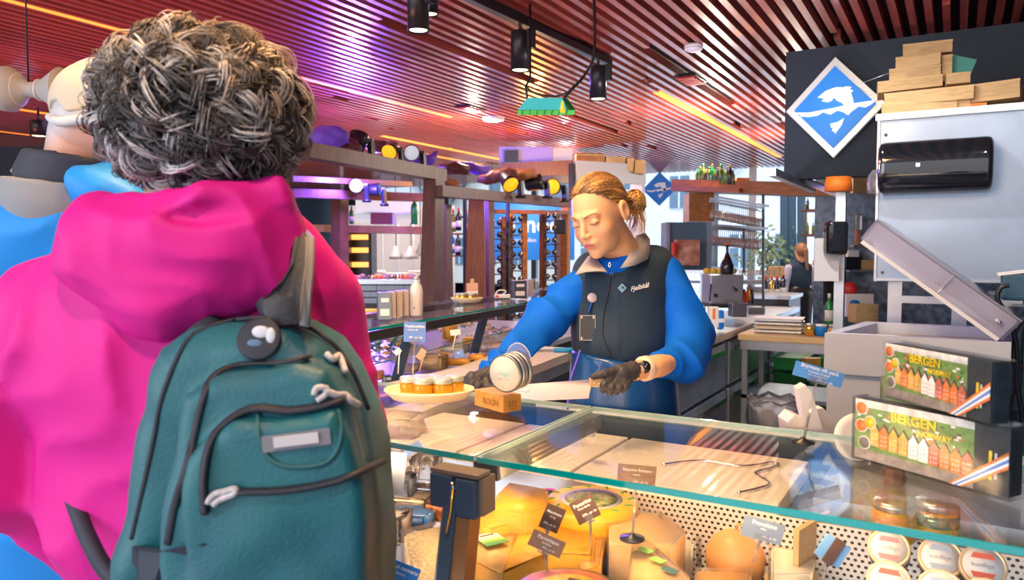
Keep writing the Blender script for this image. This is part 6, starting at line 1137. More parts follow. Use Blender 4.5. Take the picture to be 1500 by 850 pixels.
# sweater sleeves
def slv(X, Y, Z):
    f = cap(X, Y, Z, L(866, 408, 2.20), L(800, 468, 2.12), .058, .060); f = smin(f, cap(X, Y, Z, L(800, 470, 2.12), L(716, 543, 1.90), .058, .029), .03)
    g2 = cap(X, Y, Z, L(976, 402, 2.18), L(1010, 490, 2.12), .056, .064); g2 = smin(g2, cap(X, Y, Z, L(1010, 500, 2.10), L(1000, 532, 2.0), .066, .055), .03); g2 = smin(g2, cap(X, Y, Z, L(1000, 528, 2.0), L(966, 535, 1.92), .052, .034), .02)
    f = np.minimum(f, g2); f = smin(f, ell(X, Y, Z, L(909, 440, 2.18), (.128, .098, .14)), .03)
    return f + .0025 * wnoise(X, Y, Z, 26, 3) + .014 * folds(X, Y, Z, (.5, .2, .8), 28, 1) * np.clip((np.abs(X - .0) - .10) * 12, .1, 1)
V, Q = surf(slv, (-.46, -.42, 1.08), (.34, .16, 1.56), .0052); mat('sweater_blue', (.0, .13, .72), .75, spec=.2, bump=.08, bscale=150); fastmesh('sweater', V, Q, 'sweater_blue', sv)
pF, pB = L(884, 392, 2.04), L(930, 345, 2.2)
def ncol(X, Y, Z):
    a, b = L(906, 366, 2.14), L(900, 396, 2.14); f = np.abs(cap(X, Y, Z, a, b, .058, .064)) - .006; dx_, dy_ = (pB - pF)[:2]; zl = pF[2] + (pB[2] - pF[2]) * ((X - pF[0]) * dx_ + (Y - pF[1]) * dy_) / (dx_ ** 2 + dy_ ** 2)
    return smax(smax(f, Z - zl, .006), 1.405 - Z, .006)
V, Q = surf(ncol, (-.12, -.16, 1.36), (.13, .10, 1.58), .004); fastmesh('sweater_collar', V, Q, 'sweater_blue', sv)
# grey fold-down collar flaps
def flap(pts, name, t_=.010):
    mb = MB().use('collar_grey' if 'collar_grey' in MATS else mat('collar_grey', (.46, .42, .40), .8, sheen=.3), True); c_ = [P(*p_) for p_ in pts]; n = len(c_); bk_ = Vector((fv[0], fv[1], 0)) * t_; cen = sum(c_, Vector()) / n - Vector((fv[0], fv[1], 0)) * .008
    vs = c_ + [p_ + bk_ for p_ in c_] + [cen]; fs = [(i, (i + 1) % n, 2 * n) for i in range(n)] + [tuple(range(n, 2 * n))[::-1]] + [(i, n + i, n + (i + 1) % n, (i + 1) % n) for i in range(n)]
    mb.add(vs, fs, True); part(name, mb, sv, 'grey collar flap', world=True)
flap([(933, 345, 2.14), (945, 341, 2.18), (952, 350, 2.16), (953, 368, 2.13), (949, 380, 2.09), (930, 389, 2.04), (909, 393, 2.02), (918, 380, 2.05), (926, 364, 2.09)], 'collar_flap')
flap([(868, 372, 2.12), (861, 376, 2.13), (850, 392, 2.09), (842, 403, 2.06), (858, 399, 2.03), (875, 397, 2.01), (890, 399, 2.00), (882, 389, 2.05)], 'collar_flap')
mb = MB().use('zip_dark'); pts = [front_pt(VV_, MS, x_, y_, 5) - Vector(fv) * .002 for x_, y_ in ((895, 400), (894, 412), (891, 430), (886, 450), (883, 470), (883, 490), (889, 508), (895, 519))]; mb.tube(catmull(pts), .0022, 6); mb.use('chrome'); a = pts[0]; mb.box(a + Vector((0, 0, -.005)), (.007, .004, .012), RYAW); mb.tube([a + Vector((0, 0, -.012)) - Vector(fv) * .003, a + Vector((0, 0, -.028)) - Vector(fv) * .003], .0028, 6)
b = P(893, 385, 2.0); mb.tube([b + Vector((.003 * math.cos(t_), 0, .006 * math.sin(t_) - .006)) for t_ in np.linspace(0, 6.28, 12)], .0014, 5); part('zip', mb, sv, 'metal zip pulls', world=True)
# chest writing and emblem
q = front_pt(VV_, MS, 936, 421, 5) - Vector(fv) * .004; q2 = front_pt(VV_, MS, 918, 424, 4); q3 = front_pt(VV_, MS, 954, 415, 4); X = frame(q, (q3 - q2), Vector((-.2, 0, 1))); mb = MB(); text_mb(mb, 'Fjellskål', .0175, X, 'paper', shear=.45, bold=.00035); part('lettering', mb, sv, 'pale script lettering', world=True)
q = front_pt(VV_, MS, 911, 422, 4) - Vector(fv) * .004; X = frame(q, rv, (0, 0, 1)); emb = WM[sv.name]
for nm, m, pls in (('emblem_field', mat('emb_blue', (.25, .50, .75), .6), [[(-1, 0), (0, -1), (1, 0), (0, 1)]]), ('emblem_fish', 'vest_navy', [FISH, TAIL, WAVE])):
    mb = MB().use(m)
    for pl in pls: mb.prism([(a_ * .0125, b_ * .0125) for a_, b_ in pl], .001, X @ T(0, -.0008 if 'fish' in nm else 0, 0))
    part(nm, mb, sv, world=True)
# badge reel
q = front_pt(VV_, MS, 867, 436, 5) - Vector(fv) * .006; bt = part('badge_reel', (lambda m_: (m_.lathe([(.0125, 0), (.014, .003), (.012, .006), (0, .0065)], q, -Vector(fv), 24), m_)[1])(MB().use(mat('reel_pink', (.62, .52, .54), .4), True)), sv, 'round pinkish badge reel', world=True)
q1 = front_pt(VV_, MS, 862, 458, 5) - Vector(fv) * .008; mb = MB().use('chrome'); mb.bar(q + Vector((0, 0, -.012)), q1, .007, .002); part('badge_strap', mb, bt, world=True)
q = front_pt(VV_, MS, 860, 480, 6) - Vector(fv) * .010; X = frame(q, Vector(rv) + Vector((0, 0, -.03)), (-.12 * rv[0], -.12 * rv[1], 1)); X = frame(q, rv, Vector(rv) * .14 + Vector((0, 0, 1))); mb = MB().use(mat('badge_grey', (.05, .06, .08), .5)); mb.box((0, 0, 0), (.044, .004, .070), bev=.002); mb.use('light_grey')
for a_, b_ in (((-.021, -.034), (.021, -.034)), ((-.021, .034), (.021, .034)), ((-.021, -.034), (-.021, .034)), ((.021, -.034), (.021, .034))): mb.bar((a_[0], -.003, a_[1]), (b_[0], -.003, b_[1]), .0012, .0012)
for a_, b_ in ((-.016, .029), (.016, .029), (-.016, -.029), (.016, -.029)): mb.box((a_, -.003, b_), (.004, .001, .007))
mb2 = MB(); mb2.v = [tuple(X @ Vector(v)) for v in mb.v]; mb2.f, mb2.mi, mb2.sm, mb2.mats = mb.f, mb.mi, mb.sm, mb.mats; part('id_badge', mb2, sv, 'dark id card in a holder', world=True)
# apron
def apr(X, Y, Z):
    c_ = L(912, 560, 2.16); r_ = .150 + (1.22 - Z) * .10; f = np.sqrt(((X - c_[0]) / 1.0) ** 2 + ((Y - c_[1]) * 1.22) ** 2) - r_ + .004 * np.sin(24 * X + 5 * Z)
    return smax(smax(f, (Z - 1.235) + .16 * (X + .12), .006), .45 - Z, .01)
V, Q = surf(apr, (-.32, -.3, .43), (.32, .32, 1.26), .009); mat('apron_blue', (.004, .07, .27), .28, coat=.25, noise=.1, nscale=12, bump=.05, bscale=20); fastmesh('apron', V, Q, 'apron_blue', sv)
mb = MB().use('purple_cloth'); mb.tube(catmull([P(850, 513, 2.0), P(843, 535, 2.0), P(835, 560, 2.0), P(831, 600, 2.0)]), .003, 6); part('apron_edge', mb, sv, 'violet apron edge', world=True)
# trousers, shoes
mb = MB().use('black', True)
for s in (-1, 1): mb.tube([(s * .09, .06, .75), (s * .09, .05, .4), (s * .09, .05, .05)], [.095, .075, .06], 12)
part('trousers', mb, sv)
for s in (-1, 1): mb = MB().use('black', True); mb.sphere((s * .09, -.01, .05), (.05, .14, .05), 14, 8); part('shoe', mb, sv)
# gloves
def hand_sdf(fl_, X, Y, Z):
    f = None
    for a, b, ra, rb in fl_:
        g2 = cap(X, Y, Z, L(*a), L(*b), ra, rb); f = g2 if f is None else smin(f, g2, .0045)
    return f + .0006 * np.sin(500 * X) * np.sin(420 * Z)
lh = [((926, 543, 1.825), (908, 551, 1.80), .024, .026), ((908, 548, 1.80), (896, 556, 1.79), .024, .018), ((915, 556, 1.80), (900, 562, 1.78), .018, .016),
      ((900, 545, 1.785), (885, 547, 1.765), .0115, .0095), ((885, 547, 1.765), (869, 552, 1.76), .0095, .0075),
      ((893, 556, 1.77), (885, 564, 1.755), .0095, .009), ((885, 564, 1.755), (883, 572, 1.775), .009, .0075), ((903, 559, 1.775), (895, 568, 1.755), .0095, .009), ((895, 568, 1.755), (893, 576, 1.78), .009, .0075),
      ((913, 560, 1.78), (906, 569, 1.76), .009, .0085), ((906, 569, 1.76), (903, 575, 1.785), .0085, .007), ((921, 559, 1.79), (916, 567, 1.77), .0085, .008), ((916, 567, 1.77), (912, 572, 1.79), .008, .0065)]
a = np.array([L(*q_[0]) for q_ in lh]); V, Q = surf(lambda X, Y, Z: hand_sdf(lh, X, Y, Z), a.min(0) - .04, a.max(0) + .04, .0022); mat('glove', (.050, .052, .062), .6, bump=.3, bscale=90); fastmesh('glove', V, Q, 'glove', sv)
rh = [((718, 548, 1.88), (706, 553, 1.87), .022, .021), ((706, 553, 1.87), (700, 557, 1.86), .020, .016), ((704, 549, 1.86), (690, 550, 1.85), .010, .009), ((690, 550, 1.85), (680, 557, 1.85), .009, .007),
      ((701, 554, 1.85), (689, 555, 1.84), .0095, .009), ((689, 555, 1.84), (683, 562, 1.84), .009, .007), ((701, 559, 1.845), (692, 562, 1.835), .0095, .0085), ((692, 562, 1.835), (690, 568, 1.84), .0085, .007), ((706, 562, 1.845), (699, 566, 1.835), .009, .0085), ((699, 566, 1.835), (698, 571, 1.84), .0085, .007),
      ((712, 556, 1.86), (714, 566, 1.84), .010, .0085), ((714, 566, 1.84), (722, 570, 1.835), .0085, .007)]
a = np.array([L(*q_[0]) for q_ in rh]); V, Q = surf(lambda X, Y, Z: hand_sdf(rh, X, Y, Z), a.min(0) - .04, a.max(0) + .04, .0022); fastmesh('glove', V, Q, 'glove', sv)
# watch
q = P(944, 538, 1.818); X = frame(q, rv, (0, 0, 1)); mb = MB().use(mat('strap_tan', (.80, .62, .50), .5), True); a, b = P(958, 537, 1.87), P(940, 541, 1.845); ax_ = (a - b).normalized(); mb.lathe([(.0295, -.010), (.031, -.008), (.031, .008), (.0295, .010)], P(945, 540, 1.853), ax_, 28); wt = part('watch_strap', mb, sv, world=True)
mb = MB().use(mat('watch_dark', (.01, .015, .03), .35), True); mb.lathe([(.0150, 0), (.0158, .002), (.015, .004), (0, .0042)], q + Vector(fv) * .004, -Vector(fv) + Vector((0, 0, .1)), 28); mb.use('light_grey'); mb.bar(q - Vector(fv) * .0068, q - Vector(fv) * .0068 + Vector((.006, 0, .009)), .0008, .0008); part('watch_face', mb, wt, 'round dark watch face', world=True)
# hair
bunH = (HM.inverted() @ Vector(L(930, 296, 2.13)))
def hcap(X, Y, Z):
    f = ell(X, Y, Z, (0, -.020, .032), (.0765, .0945, .0860)); k = (-.085 * (Y + .004) + .066 * (Z - .012)) / .1076
    f = smax(f, -k + .012 * np.cos(X * 60) * 0 - .10 * np.abs(X) * 0, .008); f = smax(f, -cap(np.abs(X), Y, Z, (.085, -.010, -.012), (.085, .03, .01), .024, .03), .008); f = smin(f, ell(X, Y, Z, tuple(bunH), (.028, .028, .034)), .02)
    return f + .0012 * np.sin(Z * 500 + X * 90) 
V, Q = surf(hcap, (-.11, -.19, -.09), (.11, .10, .13), .0026); s_ = np.sin(V[:, 0] * 260 + V[:, 2] * 60) * .5 + .5; hc = np.outer(s_, (.42, .22, .07)) + np.outer(1 - s_, (.12, .06, .025)); allp = [(toS(V), Q, hc)]
S = 1300; K = 16; hj = rng.random(S); th = rng.uniform(.05, 1.5, S) * np.where(rng.random(S) < .5, -1, 1); ph = rng.uniform(0, 1, S); paths = np.zeros((S, K, 3)); bun = np.array(bunH) * .93
for i in range(S):
    a = th[i]; st = np.array((math.sin(a) * .070, .066 * math.cos(a) - .055 * ph[i], .012 + .086 * math.cos(a) ** .8 + .02 * ph[i]))
    for k in range(K):
        t_ = k / (K - 1); p_ = st * (1 - t_) + (bun + rng.normal(size=3) * .0015 + np.array((.012 * math.sin(a), 0, .01 * math.cos(a)))) * t_; v = (p_ - np.array((0, -.020, .032))) / np.array((.0770, .0950, .0865)); n_ = np.linalg.norm(v)
        if t_ < .88: p_ = np.array((0, -.020, .032)) + v / n_ * np.array((.0770, .0950, .0865)) * (1.0 + .010 * hj[i])
        paths[i, k] = p_
rad = np.full((S, K), .0009) * (1 - .4 * np.linspace(0, 1, K))[None]; V, Q = tubes(paths, rad, 4); col = np.where((rng.random(S) < .35 + .25 * np.sin(th * 9))[:, None], (.60, .34, .11), (.13, .065, .03)) * rng.uniform(.7, 1.3, (S, 1)); allp.append((toS(V), Q, np.repeat(col, K * 4, axis=0)))
S = 150; K = 26; paths = np.zeros((S, K, 3)); bc = np.array(bunH)     # bun loops
for i in range(S):
    u1 = rng.normal(size=3); u1 /= np.linalg.norm(u1); u2 = np.cross(u1, rng.normal(size=3)); u2 /= np.linalg.norm(u2); R1 = rng.uniform(.020, .036); t0 = rng.uniform(0, 6.28)
    for k in range(K): t_ = t0 + k / K * 4.6; paths[i, k] = bc + (u1 * math.cos(t_) + u2 * math.sin(t_)) * R1 * np.array((1, .8, 1.1)) + rng.normal(size=3) * .0006
V, Q = tubes(paths, np.full((S, K), .0014), 4); col = np.where(rng.random(S)[:, None] < .65, (.72, .42, .13), (.30, .15, .05)) * rng.uniform(.7, 1.3, (S, 1)); allp.append((toS(V), Q, np.repeat(col, K * 4, axis=0)))
S = 46; K = 14; paths = np.zeros((S, K, 3))     # loose ends below the bun, in person space
for i in range(S):
    st = L(926 + rng.uniform(-6, 12), 298 + rng.uniform(-8, 14), 2.12 + rng.uniform(-.02, .03)); en = L(rng.uniform(918, 950), rng.uniform(322, 345), 2.13 + rng.uniform(-.02, .03)); md = (st + en) / 2 + np.array((rng.uniform(.0, .03), 0, rng.uniform(.0, .02)))
    for k in range(K): t_ = k / (K - 1); paths[i, k] = st * (1 - t_) ** 2 + 2 * md * t_ * (1 - t_) + en * t_ ** 2
V, Q = tubes(paths, np.linspace(.0014, .0006, K)[None].repeat(S, 0), 4); col = np.tile((.62, .36, .12), (S, 1)) * rng.uniform(.6, 1.3, (S, 1)); allp.append((V.astype(np.float32), Q, np.repeat(col, K * 4, axis=0)))
V, Q, cc = addm('h', allp, sv); fastmesh('hair', V, Q, 'hairvc', sv, col=cc)
ep = MS @ HM @ Vector((.082, -.006, -.042)); ep2 = MS @ HM @ Vector((-.082, -.006, -.042)); e_ = min((ep, ep2), key=lambda v: (v - Vector((0, 0, H))).length); mb = MB().use('gold'); mb.tube([e_ + Vector((.0035 * math.cos(t_), 0, .006 * math.sin(t_))) for t_ in np.linspace(0, 6.28, 12)], .001, 5); mb.tube([e_ + Vector((0, 0, -.006)), e_ + Vector((0, 0, -.014))], .0012, 5); part('earring', mb, sv, world=True)
# knife
pk = [P(757, 564, 1.85), P(865, 556, 1.765), P(865.5, 568, 1.765), P(860, 585, 1.76), P(772, 590, 1.82), P(748, 578, 1.85)]; X = frame(pk[1], pk[1] - pk[0], (0, 0, 1)); kn = thing('chef_knife', 'large broad kitchen knife held in black gloves', 'knife', X); inv = X.inverted(); l2 = [inv @ v for v in pk]; mb = MB().use(mat('blade', (.52, .48, .48), .3, metal=.85)); mb.prism([(v.x, v.z) for v in l2], .0022, T(0, 0, 0)); part('blade', mb, kn)
mb = MB().use('wood_beech'); mb.bar(P(864, 560, 1.765), P(912, 562, 1.785), .016, .020); mb.use('chrome'); 
for x_ in (870, 878): mb.lathe([(.002, 0), (.002, .003)], P(x_, 561 + (x_ - 864) * .1, 1.758), -Vector(fv), 10)
part('handle', mb, kn, 'pale wooden handle', world=True)

# ------------------------------------------------ foreground woman
g = P(270, 500, 1.02); MW = T(g.x, g.y, 0) @ RYAW; L = w2l(MW)
wm = thing('person', 'woman with curly grey hair in a pink jacket wearing a teal backpack, seen from behind', 'person', MW)
ELB = {-1: (L(5, 690, 1.06),), 1: (L(492, 620, 1.12),)}
def bsd(X, Y, Z):
    f = ell(X, Y, Z, L(292, 170, .985), (.078, .098, .105)); f = smin(f, ell(X, Y, Z, L(300, 215, 1.01), (.062, .07, .075)), .03); f = smin(f, cap(X, Y, Z, L(288, 230, .985), L(280, 360, 1.0), .055, .062), .03)
    f = smin(f, ell(X, Y, Z, L(268, 600, 1.06), (.17, .10, .30)), .05)
    for s in (-1, 1): f = smin(f, cap(X, Y, Z, (s * .09, .03, .9), (s * .09, .02, .06), .085, .05), .04); f = smin(f, cap(X, Y, Z, (s * .17, .03, 1.38), *ELB[s], .04, .035), .03); f = smin(f, cap(X, Y, Z, ELB[s][0], (s * .16, .15, 1.05), .034, .024), .02)
    for s in (-1, 1):
        f = smin(f, ell(X, Y, Z, (s * .14, .18, 1.04), (.035, .045, .02)), .015)
        for k in range(4): f = smin(f, cap(X, Y, Z, (s * (.165 - .018 * k), .21, 1.04), (s * (.155 - .018 * k), .25 + .01 * (k % 3), 1.02), .009, .007), .006)
        f = smin(f, cap(X, Y, Z, (s * .115, .18, 1.04), (s * .09, .22, 1.04), .010, .008), .006)
    return f
V, Q = surf(bsd, (-.32, -.15, .0), (.32, .42, 1.86), .01); c = np.tile(np.array((.72, .42, .32)), (len(V), 1)); fastmesh('body', V, Q, 'skin', wm, col=c)
# jacket
mat('pink_jacket', (.64, .012, .26), .6, spec=.25, bump=.06, bscale=60)
def jk(X, Y, Z):
    f = ell(X, Y, Z, L(268, 640, 1.05), (.205, .125, .32)); f = smin(f, cap(X, Y, Z, L(95, 455, 1.05), L(450, 440, 1.09), .078, .075), .06)
    f = smin(f, cap(X, Y, Z, L(200, 380, 1.03), L(390, 370, 1.05), .065, .07), .06); f = smin(f, ell(X, Y, Z, L(250, 520, 1.02), (.19, .12, .16)), .05)
    f = smax(f, .66 - Z, .02)
    la = cap(X, Y, Z, L(72, 460, 1.06), L(5, 690, 1.06), .082, .078); la = smin(la, cap(X, Y, Z, L(5, 690, 1.06), (-.16, .12, 1.05), .078, .05), .03)
    ra = cap(X, Y, Z, L(468, 445, 1.12), L(492, 600, 1.12), .068, .062); ra = smin(ra, cap(X, Y, Z, L(492, 600, 1.12), (.16, .12, 1.05), .062, .048), .03)
    f = smin(f, la, .014); f = smin(f, ra, .02)
    fold = .005 * wnoise(X, Y, Z, 13, 5) + .015 * folds(X, Y, Z, (.75, .2, .45), 18, 3) + .006 * folds(X, Y, Z, (-.5, .2, .9), 38, 1)
    return f + fold * np.clip((1.55 - Z) * 6, .2, 1)
V, Q = surf(jk, (-.42, -.22, .64), (.34, .34, 1.58), .0085); fastmesh('jacket', V, Q, 'pink_jacket', wm)
def hood(X, Y, Z):
    f = ell(X, Y, Z, L(300, 360, .955), (.112, .10, .070)); f = smin(f, ell(X, Y, Z, L(355, 335, .95), (.062, .08, .055)), .02); f = smin(f, ell(X, Y, Z, L(172, 372, .935), (.074, .070, .070)), .035)
    f = smin(f, ell(X, Y, Z, L(228, 430, .925), (.062, .055, .058)), .04); f = smin(f, cap(X, Y, Z, L(150, 302, .93), L(185, 340, .93), .013, .035), .025)
    f = smin(f, cap(X, Y, Z, L(190, 302, .92), L(300, 296, .885), .014, .016), .02); f = smin(f, cap(X, Y, Z, L(300, 296, .885), L(398, 282, .93), .016, .017), .02); f = smin(f, cap(X, Y, Z, L(398, 284, .94), L(415, 380, .97), .020, .030), .03)
    f = smin(f, cap(X, Y, Z, L(250, 440, .93), L(400, 405, .95), .04, .03), .04)
    f = smax(f, -ell(X, Y, Z, L(292, 268, .985), (.098, .078, .060)), .018)
    f = smax(f, -cap(X, Y, Z, L(215, 318, .868), L(385, 306, .872), .006, .010), .012)
    return f + .003 * wnoise(X, Y, Z, 24, 2) + .006 * folds(X, Y, Z, (.35, 0, 1), 30, 5) + .003 * folds(X, Y, Z, (1, 0, .3), 48, 2)
V, Q = surf(hood, (-.22, -.24, 1.28), (.20, .12, 1.64), .0055); fastmesh('hood', V, Q, 'pink_jacket', wm)
mb = MB().use('dark_blue', True)
for s in (-1, 1): mb.tube([(s * .1, .03, .85), (s * .1, .03, .4), (s * .1, .03, .06)], [.10, .08, .06], 12)
part('trousers', mb, wm)
for s in (-1, 1): mb = MB().use('black', True); mb.sphere((s * .1, .06, .05), (.05, .14, .05), 14, 8); part('shoe', mb, wm)
# curly hair
HCc = L(298, 166, .965); HR = np.array((.115, .104, .094))
def hb(X, Y, Z): return ell(X, Y, Z, HCc, HR * .93) + .006 * wnoise(X, Y, Z, 45, 4)
V, Q = surf(hb, HCc - .16, HCc + .16, .006); allp = [(V, Q, (.05, .042, .042))]
def curls(S, K, spread, lmin, lmax, cr, tr, stray=False):
    u_ = rng.normal(size=(S, 3)); u_ /= np.linalg.norm(u_, axis=1, keepdims=True); tg = rng.normal(size=(S, 3)) * .8 + np.array((0, 0, -.55)); tg -= (tg * u_).sum(1, keepdims=True) * u_; tg /= np.linalg.norm(tg, axis=1, keepdims=True)
    ln = rng.uniform(lmin, lmax, S); turns = rng.uniform(.8, 2.2, S); ph_ = rng.uniform(0, 6.28, S); R1 = rng.uniform(*cr, S); hgt = rng.uniform(.90, 1.05, S) if not stray else rng.uniform(1.0, 1.06, S); t_ = np.linspace(0, 1, K)[None, :, None]
    d_ = u_[:, None] + tg[:, None] * (ln[:, None, None] / .115) * t_; d_ /= np.linalg.norm(d_, axis=2, keepdims=True); base = HCc + d_ * HR * (hgt[:, None, None] + (spread * t_ if stray else .02 * np.sin(3 * t_)))
    bn = np.cross(d_, tg[:, None] + 0 * d_); a_ = ph_[:, None, None] + turns[:, None, None] * 6.28 * t_; env = .35 + .65 * np.sin(np.pi * np.clip(t_ * .9 + .1, 0, 1)); p_ = base + (d_ * np.cos(a_) + bn * np.sin(a_)) * R1[:, None, None] * env
    rad = rng.uniform(*tr, S)[:, None] * (1 - .6 * np.linspace(0, 1, K) ** 2)[None]; V, Q = tubes(p_, rad, 4)
    w = rng.random(S); top = np.clip(u_[:, 2] * 1.2 - .2 + .25 * u_[:, 0], 0, 1); col = np.where((w < .42)[:, None], (.045, .040, .045), np.where((w < .78)[:, None], (.17, .155, .15), (.42, .41, .42))) * (1 - top[:, None]) + np.where((w < .3)[:, None], (.10, .07, .05), np.where((w < .65)[:, None], (.36, .27, .19), (.66, .52, .36))) * top[:, None]  # gold towards the crown: real light tips plus warm light put into the colour
    return V.astype(np.float32), Q, np.repeat(col * rng.uniform(.75, 1.25, (S, 1)), K * 4, axis=0)
cl_ = rng.integers(0, 1 << 30); 
def lock_curls(Sl, per, K):
    u_ = rng.normal(size=(Sl, 3)); u_ /= np.linalg.norm(u_, axis=1, keepdims=True); tg = rng.normal(size=(Sl, 3)) * .8 + np.array((0, 0, -.5)); tg -= (tg * u_).sum(1, keepdims=True) * u_; tg /= np.linalg.norm(tg, axis=1, keepdims=True)
    ln = rng.uniform(.045, .10, Sl); turns = rng.uniform(.5, 1.5, Sl); ph_ = rng.uniform(0, 6.28, Sl); R1 = rng.uniform(.009, .018, Sl); hg = rng.uniform(.93, 1.06, Sl); w = rng.random(Sl)
    rep = lambda a: np.repeat(a, per, axis=0); u2 = rep(u_); tg2 = rep(tg); S = Sl * per; t_ = np.linspace(0, 1, K)[None, :, None]; off = rng.normal(size=(S, 3)) * .0032
    d_ = u2[:, None] + tg2[:, None] * (rep(ln)[:, None, None] / .115) * t_; d_ /= np.linalg.norm(d_, axis=2, keepdims=True); base = HCc + d_ * HR * (rep(hg)[:, None, None] + .03 * np.sin(3 * t_)); bn = np.cross(d_, tg2[:, None] + 0 * d_)
    a_ = rep(ph_)[:, None, None] + rng.normal(size=S)[:, None, None] * .12 + rep(turns)[:, None, None] * 6.28 * t_; p_ = base + (d_ * np.cos(a_) + bn * np.sin(a_)) * rep(R1)[:, None, None] + off[:, None] * (1 + .6 * t_)
    rad = rng.uniform(.0007, .0014, S)[:, None] * (1 - .5 * np.linspace(0, 1, K) ** 2)[None]; V, Q = tubes(p_, rad, 3)
    top = np.clip(u_[:, 2] * 1.1 - .15 + .35 * u_[:, 0], 0, 1)[:, None]; lo = np.where((w < .42)[:, None], (.045, .04, .042), np.where((w < .76)[:, None], (.22, .20, .20), (.56, .55, .57))); hi = np.where((w < .36)[:, None], (.10, .07, .05), np.where((w < .68)[:, None], (.46, .33, .20), (.66, .50, .32)))  # upper locks golder: own highlights, with top light mixed into the colour
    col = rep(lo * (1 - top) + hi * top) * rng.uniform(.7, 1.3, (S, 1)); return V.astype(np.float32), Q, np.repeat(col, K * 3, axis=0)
allp.append(lock_curls(620, 11, 18)); allp.append(curls(500, 18, .10, .04, .08, (.006, .012), (.0005, .0009), True))
V, Q, cc = addm('h', allp, wm); hr = fastmesh('hair', V, Q, 'hairvc', wm, col=cc)
# backpack
bp = thing('backpack', 'worn teal green backpack with dark zips on the back of the pink-jacketed woman', 'backpack', MW)
DB = .92
def pl(pts, d=DB): return [(L(x, y, d)[0], L(x, y, d)[2]) for x, y in pts]
outer = pl([(262, 502), (300, 480), (350, 466), (400, 463), (445, 472), (490, 500), (520, 540), (545, 600), (558, 660), (566, 740), (570, 980), (190, 980), (186, 800), (205, 730), (222, 640), (238, 575)])
pk1 = pl([(282, 980), (262, 800), (276, 700), (292, 620), (305, 565), (345, 540), (400, 532), (452, 522), (495, 534), (524, 580), (540, 650), (552, 760), (556, 980)], .875)
pk2 = pl([(305, 980), (300, 760), (300, 690), (306, 650), (328, 622), (368, 600), (425, 602), (470, 596), (505, 588), (528, 630), (545, 690), (550, 800), (552, 980)], .845)
yb = L(380, 600, .93)[1]
def bpk(X, Y, Z):
    xz = (X[:, 0, :], Z[:, 0, :]); f = None
    for poly, dep, rd, oy in ((outer, .085, .040, 0), (pk1, .035, .018, -.085), (pk2, .028, .014, -.112)):
        q = poly2d(xz[0], xz[1], poly) + rd; q = q[:, None, :] + 0 * Y
        bul = .018 * np.exp(-((X - L(400, 700, DB)[0]) / .12) ** 2) * np.exp(-((Z - L(400, 760, DB)[2]) / .16) ** 2)
        yy = np.abs(Y - (yb + oy - bul * (oy != 0))) - (dep - rd); g2 = np.sqrt(np.maximum(q, 0) ** 2 + np.maximum(yy, 0) ** 2) + np.minimum(np.maximum(q, yy), 0) - rd; f = g2 if f is None else smin(f, g2, .006)
    return (f + .0016 * wnoise(X, Y, Z, 40, 6) + .0022 * np.sin(X * 75 + 5 * np.sin(Z * 14)) * np.clip(-(X - L(300, 600, DB)[0]) * 25, 0, 1)).astype(np.float32)
lo = np.array((outer[0][0] - .12, yb - .21, .92)); hi = np.array((outer[9][0] + .08, yb + .12, outer[3][1] + .04)); V, Q = surf(bpk, lo, hi, .0045)
mat('teal_fabric', (.0, .085, .125), .5, noise=.3, nscale=7, col2=(.004, .125, .14), bump=.15, bscale=220, sheen=.2); fastmesh('bag_body', V, Q, 'teal_fabric', bp); VB = V
def onbag(pts, off=.0015, per=5): return [front_pt(VB, MW, p_.x, p_.y, 5) - Vector(fv) * off for p_ in catmull([Vector((x, y, 0)) for x, y in pts], per)]
def zipline(pts, r, lab=None, m='zip_dark'): mb = MB().use(m); mb.tube(onbag(pts), r, 8, flat=.5); return part('zip', mb, bp, lab, world=True)
zipline([(452, 522), (415, 530), (350, 534), (312, 552), (296, 590), (284, 640), (272, 690), (255, 745), (246, 797)], .0045); zipline([(500, 586), (470, 594), (425, 601), (370, 598), (328, 622), (306, 655), (298, 705), (300, 752)], .0085); zipline([(352, 720), (425, 717), (500, 702), (558, 676)], .0082)
mb = MB().use('zip_dark'); mb.tube(onbag([(345, 468), (300, 482), (270, 506), (240, 575), (226, 640), (208, 725), (193, 790)], .0), .0032, 6); mb.tube(onbag([(345, 468), (400, 466), (448, 478), (490, 506), (517, 545), (540, 600)], .0), .003, 6); part('piping', mb, bp, 'dark edge piping', world=True)
def pull(pts, m='pull_grey', r=.0035): mb = MB().use(m, True); q = [front_pt(VB, MW, x, y, 6) - Vector(fv) * .006 for x, y in pts]; mb.tube(catmull(q, 4), r, 8); return part('zip_pull', mb, bp, 'pale cord zip pull', world=True)
mat('pull_grey', (.58, .56, .58), .5, noise=.3, nscale=200); pull([(306, 735), (318, 722), (333, 718), (348, 714), (345, 722), (325, 730), (315, 738)]); pull([(462, 578), (466, 568), (480, 568), (478, 578), (466, 586)]); pull([(480, 572), (495, 578), (508, 578), (516, 586), (527, 592)], r=.004); pull([(480, 518), (490, 526), (498, 520), (503, 530), (508, 545)], r=.004)
